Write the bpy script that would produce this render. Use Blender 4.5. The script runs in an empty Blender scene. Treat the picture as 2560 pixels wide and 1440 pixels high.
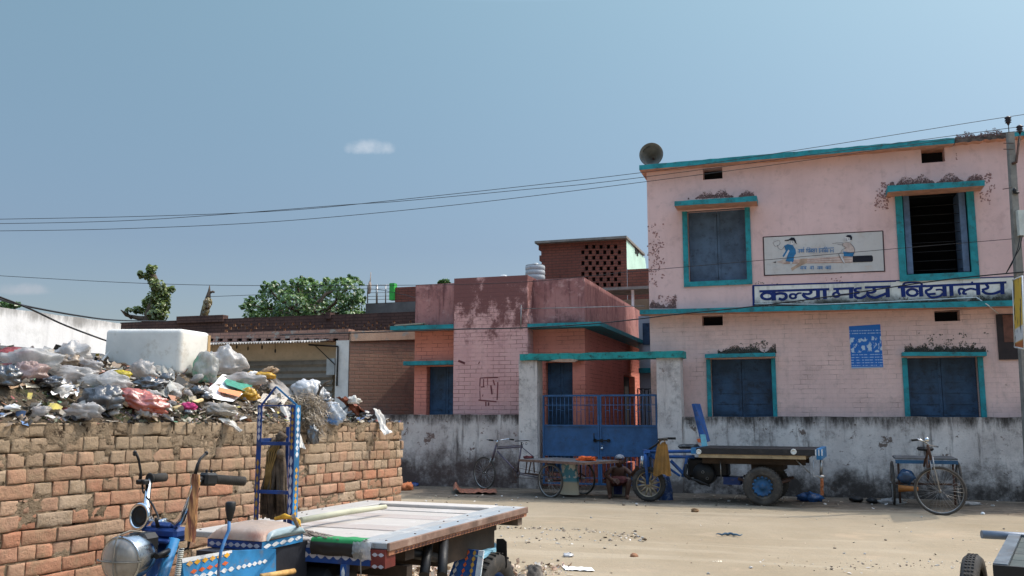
import bpy, bmesh, math, random
from math import sin, cos, tan, pi, atan2, sqrt, radians, exp
from mathutils import Vector, Matrix, noise as mnoise
V = Vector
R = random.Random(7)
scene = bpy.context.scene
col = scene.collection

# ------------------------------------------------------------------ camera
EYE = 1.45
FPX = 2250.0
TH = math.atan(310.0 / FPX)
CT, ST = cos(TH), sin(TH)
cam_d = bpy.data.cameras.new('camera')
cam = bpy.data.objects.new('camera', cam_d)
col.objects.link(cam)
cam_d.sensor_width = 36.0
cam_d.lens = FPX / 2560.0 * 36.0
cam_d.clip_start = 0.05
cam_d.clip_end = 3000
cam.location = (0, 0, EYE)
cam.rotation_euler = (pi / 2 + TH, 0, 0)
scene.camera = cam
CAMP = V((0, 0, EYE))

def ray(x, y):
    u = (x - 1280.0) / FPX
    v = (y - 720.0) / FPX
    return V((u, CT + v * ST, ST - v * CT))

def P(x, y, D):
    """point seen at photo pixel (x, y) at forward distance D"""
    r = ray(x, y)
    return CAMP + r * (D / r.y)

def Gz(x, y, z=0.0):
    r = ray(x, y)
    return CAMP + r * ((z - EYE) / r.z)

def onplane(x, y, p0, n):
    r = ray(x, y)
    return CAMP + r * ((p0 - CAMP).dot(n) / r.dot(n))

# ------------------------------------------------------------------ scene tree helpers
FRM = {}
def thing(name, label, cat, loc, rotz=0.0, group=None):
    o = bpy.data.objects.new(name, None)
    o.empty_display_size = 0.1
    col.objects.link(o)
    o.location = loc
    o.rotation_euler = (0, 0, rotz)
    FRM[o] = Matrix.Translation(V(loc)) @ Matrix.Rotation(rotz, 4, 'Z')
    tag(o, label, cat, group)
    return o

def tag(o, label=None, cat=None, group=None, kind=None, category=None):
    cat = cat or category
    if label: o['label'] = label
    if cat: o['category'] = cat
    if group: o['group'] = group
    if kind: o['kind'] = kind
    return o

class MB:
    def __init__(s):
        s.v = []; s.f = []; s.c = []; s.m = []; s.s = []
    def add(s, vs, fs, c=None, mi=0, sm=False):
        b = len(s.v)
        s.v.extend(V(p) for p in vs)
        for f in fs:
            s.f.append([b + i for i in f]); s.c.append(c); s.m.append(mi); s.s.append(sm)
        return s
    def quad(s, a, b, c_, d, c=None, mi=0):
        return s.add([a, b, c_, d], [(0, 1, 2, 3)], c, mi)
    def poly(s, pts, c=None, mi=0):
        return s.add(pts, [tuple(range(len(pts)))], c, mi)
    def box(s, o, ax, ay, az, c=None, mi=0):
        """box from corner o along the three edge vectors"""
        o = V(o); ax = V(ax); ay = V(ay); az = V(az)
        vs = [o, o + ax, o + ax + ay, o + ay, o + az, o + ax + az, o + ax + ay + az, o + ay + az]
        return s.add(vs, [(0, 3, 2, 1), (4, 5, 6, 7), (0, 1, 5, 4), (1, 2, 6, 5), (2, 3, 7, 6), (3, 0, 4, 7)], c, mi)
    def cbox(s, cen, sx, sy, sz, rot=None, c=None, mi=0, bev=0.0):
        rot = rot or Matrix.Identity(3)
        cen = V(cen)
        if bev <= 0:
            ax, ay, az = rot @ V((sx, 0, 0)), rot @ V((0, sy, 0)), rot @ V((0, 0, sz))
            return s.box(cen - (ax + ay + az) * 0.5, ax, ay, az, c, mi)
        hx, hy, hz = sx / 2, sy / 2, sz / 2
        b = min(bev, hx * .95, hy * .95, hz * .95)
        vs = []; idx = {}
        for ix in (-1, 1):
            for iy in (-1, 1):
                for iz in (-1, 1):
                    for k in range(3):
                        q = [ix * hx, iy * hy, iz * hz]
                        for j in range(3):
                            if j != k: q[j] -= (ix, iy, iz)[j] * b
                        idx[(ix, iy, iz, k)] = len(vs)
                        vs.append(cen + rot @ V(q))
        fs = []
        I = idx
        for sg in (-1, 1):
            fs.append([I[(sg, -1, -1, 0)], I[(sg, 1, -1, 0)], I[(sg, 1, 1, 0)], I[(sg, -1, 1, 0)]][::sg])
            fs.append([I[(-1, sg, -1, 1)], I[(-1, sg, 1, 1)], I[(1, sg, 1, 1)], I[(1, sg, -1, 1)]][::sg])
            fs.append([I[(-1, -1, sg, 2)], I[(1, -1, sg, 2)], I[(1, 1, sg, 2)], I[(-1, 1, sg, 2)]][::sg])
        for a in (-1, 1):
            for b2 in (-1, 1):
                fs.append([I[(a, b2, -1, 0)], I[(a, b2, -1, 1)], I[(a, b2, 1, 1)], I[(a, b2, 1, 0)]])
                fs.append([I[(a, -1, b2, 0)], I[(a, -1, b2, 2)], I[(a, 1, b2, 2)], I[(a, 1, b2, 0)]])
                fs.append([I[(-1, a, b2, 1)], I[(-1, a, b2, 2)], I[(1, a, b2, 2)], I[(1, a, b2, 1)]])
        for ix in (-1, 1):
            for iy in (-1, 1):
                for iz in (-1, 1):
                    fs.append([I[(ix, iy, iz, k)] for k in range(3)])
        return s.add(vs, fs, c, mi)
    def tube(s, pts, r, n=8, c=None, mi=0, caps=True, closed=False):
        pts = [V(p) for p in pts]
        k = len(pts)
        rr = r if isinstance(r, (list, tuple)) else [r] * k
        vs = []
        prev = None
        for i, p in enumerate(pts):
            if closed: t = pts[(i + 1) % k] - pts[i - 1]
            elif i == 0: t = pts[1] - p
            elif i == k - 1: t = p - pts[i - 1]
            else: t = (pts[i + 1] - p).normalized() + (p - pts[i - 1]).normalized()
            if t.length < 1e-9: t = V((0, 0, 1))
            t.normalize()
            if prev is None:
                a = V((0, 0, 1)) if abs(t.z) < .9 else V((1, 0, 0))
            else: a = prev
            x = a - t * a.dot(t)
            if x.length < 1e-6: x = t.orthogonal()
            x.normalize(); y = t.cross(x); prev = x
            for j in range(n):
                an = 2 * pi * j / n
                vs.append(p + (x * cos(an) + y * sin(an)) * rr[i])
        fs = []
        for i in range(k if closed else k - 1):
            a0 = i * n; b0 = ((i + 1) % k) * n
            for j in range(n):
                fs.append((a0 + j, a0 + (j + 1) % n, b0 + (j + 1) % n, b0 + j))
        s.add(vs, fs, c, mi, True)
        if caps and not closed:
            b = len(s.v) - len(vs)
            s.f.append([b + j for j in range(n)][::-1]); s.c.append(c); s.m.append(mi); s.s.append(False)
            s.f.append([b + (k - 1) * n + j for j in range(n)]); s.c.append(c); s.m.append(mi); s.s.append(False)
        return s
    def lathe(s, cen, axis, prof, n=24, c=None, mi=0, sm=True):
        """prof: list of (radius, height along axis)"""
        cen = V(cen); ax = V(axis).normalized()
        x = ax.orthogonal().normalized(); y = ax.cross(x)
        vs = []; fs = []
        for (r, h) in prof:
            for j in range(n):
                a = 2 * pi * j / n
                vs.append(cen + ax * h + (x * cos(a) + y * sin(a)) * max(r, 1e-4))
        for i in range(len(prof) - 1):
            for j in range(n):
                fs.append((i * n + j, i * n + (j + 1) % n, (i + 1) * n + (j + 1) % n, (i + 1) * n + j))
        return s.add(vs, fs, c, mi, sm)
    def torus(s, cen, axis, Rr, r, n=36, m=8, c=None, mi=0):
        cen = V(cen); ax = V(axis).normalized()
        x = ax.orthogonal().normalized(); y = ax.cross(x)
        return s.tube([cen + (x * cos(2 * pi * j / n) + y * sin(2 * pi * j / n)) * Rr for j in range(n)], r, m, c, mi, closed=True)
    def prism(s, pts, ex, c=None, mi=0):
        pts = [V(p) for p in pts]; ex = V(ex); n = len(pts)
        vs = pts + [p + ex for p in pts]
        fs = [tuple(range(n))[::-1], tuple(range(n, 2 * n))]
        fs += [(i, (i + 1) % n, n + (i + 1) % n, n + i) for i in range(n)]
        return s.add(vs, fs, c, mi)
    def blob(s, cen, rx, ry, rz, rot=None, nu=14, nv=9, amp=.15, fr=2.0, seed=0, c=None, mi=0, sm=True, flat=None):
        rot = rot or Matrix.Identity(3); cen = V(cen)
        off = V((seed * 3.17, seed * 1.31, seed * 7.7))
        vs = []; fs = []
        for i in range(nv + 1):
            ph = pi * i / nv
            for j in range(nu):
                a = 2 * pi * j / nu
                d = V((sin(ph) * cos(a), sin(ph) * sin(a), cos(ph)))
                k = 1 + amp * mnoise.noise(d * fr + off) + amp * .6 * mnoise.noise(d * fr * 2.7 + off)
                q = V((d.x * rx * k, d.y * ry * k, d.z * rz * k))
                if flat is not None and q.z < -flat * rz: q.z = -flat * rz
                vs.append(cen + rot @ q)
        for i in range(nv):
            for j in range(nu):
                fs.append((i * nu + j, (i + 1) * nu + j, (i + 1) * nu + (j + 1) % nu, i * nu + (j + 1) % nu))
        return s.add(vs, fs, c, mi, sm)
    def grid(s, fn, nu, nv, c=None, mi=0, sm=True):
        vs = [fn(i / nu, j / nv) for j in range(nv + 1) for i in range(nu + 1)]
        w = nu + 1
        fs = [(j * w + i, j * w + i + 1, (j + 1) * w + i + 1, (j + 1) * w + i) for j in range(nv) for i in range(nu)]
        return s.add(vs, fs, c, mi, sm)
    def jitter(s, a, fr=9.0, seed=0):
        o = V((seed * 5.1, seed * 2.3, seed))
        for p in s.v:
            p += mnoise.noise_vector(p * fr + o) * a
        return s
    def build(s, name, mats, parent=None, loc=None, rotz=0.0, **tags):
        if not isinstance(mats, (list, tuple)): mats = [mats]
        me = bpy.data.meshes.new(name)
        if parent is not None:
            fm = FRM[parent]
        else:
            if loc is None:
                zs = min((p.z for p in s.v), default=0); k = max(1, len(s.v))
                loc = V((sum(p.x for p in s.v) / k, sum(p.y for p in s.v) / k, zs))
            fm = Matrix.Translation(V(loc)) @ Matrix.Rotation(rotz, 4, 'Z')
        inv = fm.inverted()
        me.from_pydata([inv @ p for p in s.v], [], s.f)
        me.update()
        for m in mats: me.materials.append(m)
        me.polygons.foreach_set('material_index', s.m)
        me.polygons.foreach_set('use_smooth', s.s)
        if any(c is not None for c in s.c):
            at = me.color_attributes.new('Col', 'FLOAT_COLOR', 'CORNER')
            buf = []
            for f, c in zip(s.f, s.c):
                c = c or (1, 1, 1)
                buf.extend([c[0], c[1], c[2], 1.0] * len(f))
            at.data.foreach_set('color', buf)
        me.update()
        o = bpy.data.objects.new(name, me)
        col.objects.link(o)
        FRM[o] = fm
        if parent is not None:
            o.parent = parent
        else:
            o.location = loc; o.rotation_euler = (0, 0, rotz)
        if tags: tag(o, **tags)
        return o

# ------------------------------------------------------------------ materials
class Mat:
    def __init__(s, name, vec='Object'):
        s.m = bpy.data.materials.new(name); s.m.use_nodes = True
        s.t = s.m.node_tree; s.t.nodes.clear()
        s.tc = s.n('ShaderNodeTexCoord')
        s.vec = s.tc.outputs[vec]
    def n(s, typ, **kw):
        nd = s.t.nodes.new(typ)
        for k, v in kw.items(): setattr(nd, k, v)
        return nd
    def l(s, a, b): s.t.links.new(a, b)
    def put(s, sock, val):
        if hasattr(val, 'is_linked') or isinstance(val, bpy.types.NodeSocket): s.l(val, sock)
        elif isinstance(val, (tuple, list)) and len(val) == 3 and sock.type == 'RGBA': sock.default_value = (*val, 1)
        else: sock.default_value = val
    def mapv(s, sc=(1, 1, 1), off=(0, 0, 0), vec=None):
        m = s.n('ShaderNodeMapping')
        s.l(vec or s.vec, m.inputs['Vector'])
        m.inputs['Scale'].default_value = sc; m.inputs['Location'].default_value = off
        return m.outputs[0]
    def noise(s, scale=5, detail=4, rough=.55, sc=None, off=(0, 0, 0), dist=0.0):
        nd = s.n('ShaderNodeTexNoise')
        nd.inputs['Scale'].default_value = scale; nd.inputs['Detail'].default_value = detail
        nd.inputs['Roughness'].default_value = rough; nd.inputs['Distortion'].default_value = dist
        s.l(s.mapv(sc or (1, 1, 1), off), nd.inputs['Vector'])
        return nd.outputs['Fac']
    def vor(s, scale=5, feat='F1', out='Distance', sc=None):
        nd = s.n('ShaderNodeTexVoronoi', feature=feat)
        nd.inputs['Scale'].default_value = scale
        s.l(s.mapv(sc or (1, 1, 1)), nd.inputs['Vector'])
        return nd.outputs[out]
    def rng(s, f, a, b, lo=0.0, hi=1.0):
        nd = s.n('ShaderNodeMapRange', interpolation_type='SMOOTHSTEP')
        s.put(nd.inputs[0], f)
        nd.inputs[1].default_value = a; nd.inputs[2].default_value = b
        nd.inputs[3].default_value = lo; nd.inputs[4].default_value = hi
        return nd.outputs[0]
    def math(s, op, a, b=0.0):
        nd = s.n('ShaderNodeMath', operation=op, use_clamp=False)
        s.put(nd.inputs[0], a); s.put(nd.inputs[1], b)
        return nd.outputs[0]
    def mix(s, a, b, f, blend='MIX'):
        nd = s.n('ShaderNodeMix', data_type='RGBA', blend_type=blend)
        s.put(nd.inputs[0], f); s.put(nd.inputs[6], a); s.put(nd.inputs[7], b)
        return nd.outputs[2]
    def xyz(s):
        nd = s.n('ShaderNodeSeparateXYZ'); s.l(s.vec, nd.inputs[0])
        return nd.outputs
    def comb(s, x, y, z=0.0):
        nd = s.n('ShaderNodeCombineXYZ')
        s.put(nd.inputs[0], x); s.put(nd.inputs[1], y); s.put(nd.inputs[2], z)
        return nd.outputs[0]
    def col(s):
        return s.n('ShaderNodeVertexColor', layer_name='Col').outputs[0]
    def bricks(s, w=.24, h=.083, mort=.006, off=.5, warp=0.0):
        """1 on the mortar lines; object x+y runs along the wall, z up"""
        x, y, z = s.xyz()
        u = s.math('ADD', x, y)
        if warp:
            nz = s.math('MULTIPLY', s.math('SUBTRACT', s.noise(3, 2), .5), warp)
            z = s.math('ADD', z, nz)
        bt = s.n('ShaderNodeTexBrick')
        s.l(s.comb(u, z), bt.inputs['Vector'])
        bt.offset = off
        bt.inputs['Scale'].default_value = 1
        bt.inputs['Mortar Size'].default_value = mort
        bt.inputs['Mortar Smooth'].default_value = .3
        bt.inputs['Brick Width'].default_value = w
        bt.inputs['Row Height'].default_value = h
        bt.inputs['Color1'].default_value = (0, 0, 0, 1); bt.inputs['Color2'].default_value = (1, 1, 1, 1)
        return bt.outputs['Fac'], bt.outputs['Color']
    def out(s, color, rough=.85, metal=0.0, bump=None, bstr=.4, bdist=.01, spec=.3, alpha=None, trans=None, coat=0.0):
        b = s.n('ShaderNodeBsdfPrincipled')
        s.put(b.inputs['Base Color'], color)
        s.put(b.inputs['Roughness'], rough); s.put(b.inputs['Metallic'], metal)
        b.inputs['Specular IOR Level'].default_value = spec
        if coat: b.inputs['Coat Weight'].default_value = coat
        if trans: b.inputs['Transmission Weight'].default_value = trans
        if alpha is not None: s.put(b.inputs['Alpha'], alpha)
        if bump is not None:
            bn = s.n('ShaderNodeBump')
            bn.inputs['Strength'].default_value = bstr; bn.inputs['Distance'].default_value = bdist
            s.put(bn.inputs['Height'], bump); s.l(bn.outputs[0], b.inputs['Normal'])
        o = s.n('ShaderNodeOutputMaterial'); s.l(b.outputs[0], o.inputs[0])
        s.b = b
        return s.m

def plain(name, c, rough=.7, metal=0.0, var=.25, sc=6, dirt=None, damt=.5, bump=.25, spec=.3, coat=0.0, dsc=9.0):
    """a painted or bare surface with soft tone variation and blotchy dirt"""
    m = Mat(name)
    n1 = m.noise(sc, 5, .6)
    c2 = tuple(max(0, x * (1 - var)) for x in c); c1 = tuple(min(1, x * (1 + var * .6)) for x in c)
    k = m.mix(c2, c1, m.rng(n1, .3, .7))
    if dirt:
        k = m.mix(k, dirt, m.math('MULTIPLY', m.rng(m.noise(dsc, 6, .7, off=(3, 1, 2)), .5, .72), damt))
    return m.out(k, m.rng(n1, .2, .8, max(.05, rough - .12), min(1, rough + .12)), metal, m.noise(sc * 8, 3), bump, .004, spec, coat=coat)

def wallmat(name, base, base2, lines=None, line_w=.005, bw=.24, bh=.085, stain=(.08, .06, .055), stain_amt=.6, peel=None, peel_lo=.62,
            top=None, bottom=None, streak=.5, top_iso=False, mould=0.0, top_c=None, bot_c=None, bumps=.4, linemask=(.45, .6), rough=.9, topsoft=.35, warp=.015):
    """weathered plaster or painted brick: blotches, runs of dirt, peeled spots, worn joints"""
    m = Mat(name)
    k = m.mix(base, base2, m.rng(m.noise(1.3, 5, .6), .3, .7))
    k = m.mix(k, tuple(x * .8 for x in base), m.rng(m.noise(7, 5, .65, off=(4, 2, 9)), .5, .75))
    h = m.noise(30, 4, .6)
    if lines is not None:
        f, cc = m.bricks(bw, bh, line_w, warp=warp)
        msk = m.math('MULTIPLY', f, m.rng(m.noise(2.2, 4, .65, off=(1, 5, 3)), linemask[0], linemask[1]))
        k = m.mix(k, lines, m.math('MULTIPLY', msk, .85))
        h = m.math('SUBTRACT', m.math('MULTIPLY', h, .3), m.math('MULTIPLY', f, 1.0))
    x, y, z = m.xyz()
    if streak:
        st = m.rng(m.noise(3.0, 6, .7, sc=(2.2, 2.2, .22), off=(7, 7, 1)), .5, .72)
        k = m.mix(k, stain, m.math('MULTIPLY', st, streak * stain_amt))
    bl = m.rng(m.noise(2.6, 7, .72, off=(9, 3, 5)), .54, .7)
    k = m.mix(k, stain, m.math('MULTIPLY', bl, stain_amt * .55))
    if mould:
        mo = m.rng(m.noise(1.5, 10, .80, off=(5, 6, 2)), .50, .64)
        k = m.mix(k, tuple(x * 1.25 for x in stain), m.math('MULTIPLY', mo, mould))
        m3 = m.rng(m.noise(9, 9, .82, off=(1, 2, 7)), .56, .64)
        k = m.mix(k, stain, m.math('MULTIPLY', m3, mould))
    if peel:
        pl = m.rng(m.noise(3.4, 8, .7, off=(2, 8, 4)), peel_lo, peel_lo + (.10 if top_iso is None else .035))
        k = m.mix(k, peel, pl)
    if top is not None:
        g = m.rng(z, top - topsoft, top)
        nz = m.rng(m.math('ADD', m.math('MULTIPLY', m.noise(2.6, 9, .78, sc=(1, 1, .85) if top_iso else (1.5, 1.5, .4)), 1.7), m.math('MULTIPLY', g, .42)), .86 if not top_iso else .98, 1.42 if not top_iso else 1.22)
        k = m.mix(k, top_c or stain, m.math('MULTIPLY', nz, m.rng(g, 0, .35)))
    if bottom is not None:
        b0, b1 = bottom
        g = m.rng(z, b1, b0)
        nz = m.rng(m.math('ADD', m.math('MULTIPLY', m.noise(1.6, 9, .74, off=(6, 1, 1)), 1.7), m.math('MULTIPLY', g, .52)), .86, 1.45)
        k = m.mix(k, bot_c or stain, nz)
    return m.out(k, rough, 0, h, bumps, .01, .2)
# ------------------------------------------------------------------ world and sun
SUN = V((.713, .252, 1.0)).normalized()
SUN_EL = math.asin(SUN.z)
SUN_AZ = atan2(SUN.x, SUN.y)
w = bpy.data.worlds.new('World'); scene.world = w; w.use_nodes = True
wt = w.node_tree; wt.nodes.clear()
def wn(t, **k):
    n = wt.nodes.new(t)
    for a, b in k.items(): setattr(n, a, b)
    return n
sky = wn('ShaderNodeTexSky', sky_type='NISHITA')
sky.sun_disc = False
sky.sun_elevation = SUN_EL; sky.sun_rotation = SUN_AZ
sky.air_density = 1.0; sky.dust_density = 1.2; sky.ozone_density = 1.0; sky.altitude = 0
bg = wn('ShaderNodeBackground'); wo = wn('ShaderNodeOutputWorld')
bg.inputs['Strength'].default_value = 0.15
geo = wn('ShaderNodeNewGeometry')
tcw = wn('ShaderNodeTexCoord')
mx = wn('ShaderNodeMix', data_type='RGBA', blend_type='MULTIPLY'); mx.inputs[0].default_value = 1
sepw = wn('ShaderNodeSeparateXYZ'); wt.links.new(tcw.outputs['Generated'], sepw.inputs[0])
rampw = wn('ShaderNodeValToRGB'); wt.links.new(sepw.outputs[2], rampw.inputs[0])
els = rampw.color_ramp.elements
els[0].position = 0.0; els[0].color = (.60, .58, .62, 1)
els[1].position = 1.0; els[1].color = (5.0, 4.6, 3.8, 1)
for pos_, c_ in ((.18, (.69, .69, .69)), (.43, (1.10, 1.17, .94)), (.53, (4.1, 3.9, 3.2))):  # sky above the frame is boosted to fill the shaded walls
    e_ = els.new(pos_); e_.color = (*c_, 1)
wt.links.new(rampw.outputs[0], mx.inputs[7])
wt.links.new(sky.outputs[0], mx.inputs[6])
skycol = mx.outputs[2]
def cloud(skycol, px, py, hw, hh, dens, tint):
    d = ray(px, py).normalized()
    rt = V((1, 0, 0)); up = d.cross(rt) * -1; up = rt.cross(d).normalized()
    def dot(v):
        n = wn('ShaderNodeVectorMath', operation='DOT_PRODUCT')
        wt.links.new(tcw.outputs['Generated'], n.inputs[0]); n.inputs[1].default_value = v
        return n.outputs['Value']
    def mth(op, a, b):
        n = wn('ShaderNodeMath', operation=op)
        for i, q in enumerate((a, b)):
            if isinstance(q, (int, float)): n.inputs[i].default_value = q
            else: wt.links.new(q, n.inputs[i])
        return n.outputs[0]
    u = mth('DIVIDE', mth('SUBTRACT', dot(rt), d.dot(rt)), hw / FPX)
    v0 = mth('DIVIDE', dot(up), hh / FPX)
    # flat-bottomed puff: squeeze the underside
    v = mth('ADD', v0, mth('MULTIPLY', mth('MINIMUM', v0, 0.0), .9))
    r2 = mth('ADD', mth('MULTIPLY', u, u), mth('MULTIPLY', v, v))
    nz = wn('ShaderNodeTexNoise'); nz.inputs['Scale'].default_value = 55; nz.inputs['Detail'].default_value = 7; nz.inputs['Roughness'].default_value = .6
    wt.links.new(tcw.outputs['Generated'], nz.inputs['Vector'])
    f = mth('SUBTRACT', mth('ADD', mth('MULTIPLY', nz.outputs['Fac'], 2.0), -.25), r2)
    mr = wn('ShaderNodeMapRange', interpolation_type='SMOOTHSTEP')
    wt.links.new(f, mr.inputs[0])
    mr.inputs[1].default_value = -.3; mr.inputs[2].default_value = 1.25; mr.inputs[3].default_value = 0; mr.inputs[4].default_value = dens
    m2 = wn('ShaderNodeMix', data_type='RGBA')
    wt.links.new(mr.outputs[0], m2.inputs[0]); wt.links.new(skycol, m2.inputs[6]); m2.inputs[7].default_value = (*tint, 1)
    return m2.outputs[2]
skycol = cloud(skycol, 925, 374, 68, 28, .5, (5.6, 5.8, 6.2))
skycol = cloud(skycol, 60, 728, 55, 22, .35, (4.6, 4.4, 4.7))
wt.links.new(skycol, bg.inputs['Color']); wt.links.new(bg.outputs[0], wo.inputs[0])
sl = bpy.data.lights.new('sun', 'SUN'); sl.energy = 2.7; sl.angle = radians(.5); sl.color = (1, .95, .87)
so = bpy.data.objects.new('sun', sl); col.objects.link(so)
so.location = (30, 10, 40)
so.rotation_euler = SUN.to_track_quat('Z', 'Y').to_euler()
scene.view_settings.view_transform = 'Standard'; scene.view_settings.look = 'None'; scene.view_settings.exposure = 0
scene.render.engine = 'CYCLES'
scene.cycles.max_bounces = 8; scene.cycles.transparent_max_bounces = 12
scene.cycles.use_denoising = True

# ------------------------------------------------------------------ facade frame
PHI = radians(18)
T = V((cos(PHI), -sin(PHI), 0)); NF = V((-sin(PHI), -cos(PHI), 0)); UP = V((0, 0, 1))
W0 = Gz(2000, 1240)
def PW(x, y, off=0.0): return onplane(x, y, W0 + NF * off, NF)
def UW(p): return (p - W0).dot(T)
def LP(u, off, z): return W0 * 1.0 + T * u + NF * off + UP * z
def rpx(xl, yt, xr, yb, off):
    """pixel rectangle (edges taken through its middle) -> (u0, u1, z0, z1) on the facade plane"""
    xm, ym = (xl + xr) / 2, (yt + yb) / 2
    return UW(PW(xl, ym, off)), UW(PW(xr, ym, off)), PW(xm, yb, off).z, PW(xm, yt, off).z

def facewall(mb, off, rect, holes, mi=0, mih=1, back=True, org=None, tt=None, nn=None, rev=None):
    """flat wall in a vertical plane with real openings; hole = (u0,u1,z0,z1,depth)"""
    u0, u1, z0, z1 = rect
    L = (lambda u, o, z: LP(u, o, z)) if org is None else (lambda u, o, z: V(org) + tt * u + nn * o + UP * z)
    us = sorted({u0, u1, *[min(max(h[0], u0), u1) for h in holes], *[min(max(h[1], u0), u1) for h in holes]})
    zs = sorted({z0, z1, *[min(max(h[2], z0), z1) for h in holes], *[min(max(h[3], z0), z1) for h in holes]})
    for j in range(len(zs) - 1):
        run = None
        for i in range(len(us) - 1):
            uc, zc = (us[i] + us[i + 1]) / 2, (zs[j] + zs[j + 1]) / 2
            inh = any(h[0] < uc < h[1] and h[2] < zc < h[3] for h in holes)
            if not inh:
                run = us[i] if run is None else run
            if run is not None and (inh or i == len(us) - 2):
                e = us[i] if inh else us[i + 1]
                mb.quad(L(run, off, zs[j]), L(e, off, zs[j]), L(e, off, zs[j + 1]), L(run, off, zs[j + 1]), mi=mi)
                run = None
    for (a, b, c, d, dp) in holes:
        mi_, mi = mi, (mih if dp > 1 else (rev if rev is not None else mi))  # deep openings get near-black sides, room shade put into the colour
        mb.quad(L(a, off, c), L(a, off - dp, c), L(a, off - dp, d), L(a, off, d), mi=mi)
        mb.quad(L(b, off, c), L(b, off, d), L(b, off - dp, d), L(b, off - dp, c), mi=mi)
        mb.quad(L(a, off, d), L(a, off - dp, d), L(b, off - dp, d), L(b, off, d), mi=mi)
        mb.quad(L(a, off, c), L(b, off, c), L(b, off - dp, c), L(a, off - dp, c), mi=mi)
        mi = mi_
        if back:
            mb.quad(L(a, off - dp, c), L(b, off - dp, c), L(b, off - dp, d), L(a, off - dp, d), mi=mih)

def slab4(mb, pts, back, mi=0):
    """front face through four world points, extruded by the vector back"""
    return mb.prism(pts, back, mi=mi)

def bxl(mb, u0, u1, o0, o1, z0, z1, mi=0):
    """box in facade coordinates"""
    return mb.box(LP(u0, o0, z0), T * (u1 - u0), NF * (o1 - o0), UP * (z1 - z0), mi=mi)

def ragged(mb, u0, u1, off, z, zt, n, seed, hmin=.0, hmax=.12, mi=0):
    pass

# ------------------------------------------------------------------ shared materials
TEAL = plain('teal_paint', (.018, .235, .268), .6, var=.3, sc=5, dirt=(.03, .05, .045), damt=.75)
TEALM = plain('teal_paint_mossy', (.02, .26, .25), .7, var=.3, sc=5, dirt=(.02, .03, .025), damt=1.0, dsc=14)
BLUEG = plain('blue_gate_paint', (.035, .10, .22), .5, var=.25, sc=4, dirt=(.03, .03, .035), damt=.5)
SHUT = plain('dark_blue_shutter', (.032, .07, .13), .55, var=.45, sc=3, dirt=(.012, .014, .018), damt=.7)
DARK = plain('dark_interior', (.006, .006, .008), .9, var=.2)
BLACKM = plain('black_metal', (.012, .012, .013), .5, var=.3)
RUBBER = plain('tyre_rubber', (.035, .032, .029), .85, var=.4, sc=9, dirt=(.16, .13, .1), damt=.5)
CHROME = plain('chrome', (.62, .64, .66), .16, 1.0, var=.12, sc=8, bump=.05)
STEEL = plain('dull_steel', (.33, .32, .31), .42, .85, var=.35, dirt=(.12, .07, .045), damt=.6)
RUST = plain('rusty_iron', (.10, .055, .04), .8, .2, var=.4, dirt=(.03, .025, .025))
CONC = plain('concrete_grey', (.22, .21, .19), .9, var=.3, sc=4, dirt=(.1, .09, .08))
WHITEP = plain('white_paint', (.72, .72, .7), .7, var=.15, sc=5, dirt=(.35, .3, .25), damt=.5)
PAINTB = plain('bright_blue_paint', (.018, .08, .27), .5, var=.4, sc=5, dirt=(.10, .085, .075), damt=.75, dsc=13)
PAINTBD = plain('deep_blue_paint', (.012, .045, .18), .55, var=.4, sc=5, dirt=(.08, .07, .065), damt=.7, dsc=13)
PAINTSK = plain('sky_blue_paint', (.028, .185, .40), .5, var=.4, sc=5, dirt=(.16, .15, .14), damt=.75, dsc=13)
WHITEM = plain('white_motif_paint', (.64, .66, .68), .6, var=.2, dirt=(.12, .2, .32), damt=.8, dsc=30)
YELM = plain('yellow_motif_paint', (.66, .34, .03), .6, var=.3, dirt=(.1, .2, .35), damt=.7, dsc=30)
ORGM = plain('orange_motif_paint', (.55, .11, .03), .6, var=.25)
WOODD = plain('dark_timber', (.05, .035, .026), .85, var=.4, sc=5, dirt=(.02, .016, .014))

# ------------------------------------------------------------------ ground
mg = Mat('sandy_road')
x_, y_, z_ = mg.xyz()
c0 = mg.mix((.27, .214, .143), (.335, .272, .192), mg.rng(mg.noise(.35, 6, .62), .32, .68))
c0 = mg.mix(c0, (.42, .315, .215), mg.math('MULTIPLY', mg.rng(mg.noise(.8, 6, .7, off=(4, 1, 0)), .55, .7), .55))
c0 = mg.mix(c0, (.34, .255, .175), mg.math('MULTIPLY', mg.rng(mg.noise(14, 6, .7, sc=(1, 2.2, 1)), .56, .75), .35))
c0 = mg.mix(c0, (.54, .45, .34), mg.math('MULTIPLY', mg.rng(mg.noise(3.2, 8, .75, sc=(1, 3, 1), off=(2, 7, 0)), .6, .75), .35))
peb = mg.rng(mg.vor(38), .0, .16, 1, 0)
pm = mg.math('MULTIPLY', peb, mg.rng(mg.noise(2.1, 3, .6, off=(5, 5, 0)), .5, .62))
c0 = mg.mix(c0, (.27, .20, .14), mg.math('MULTIPLY', pm, .7))
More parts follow.
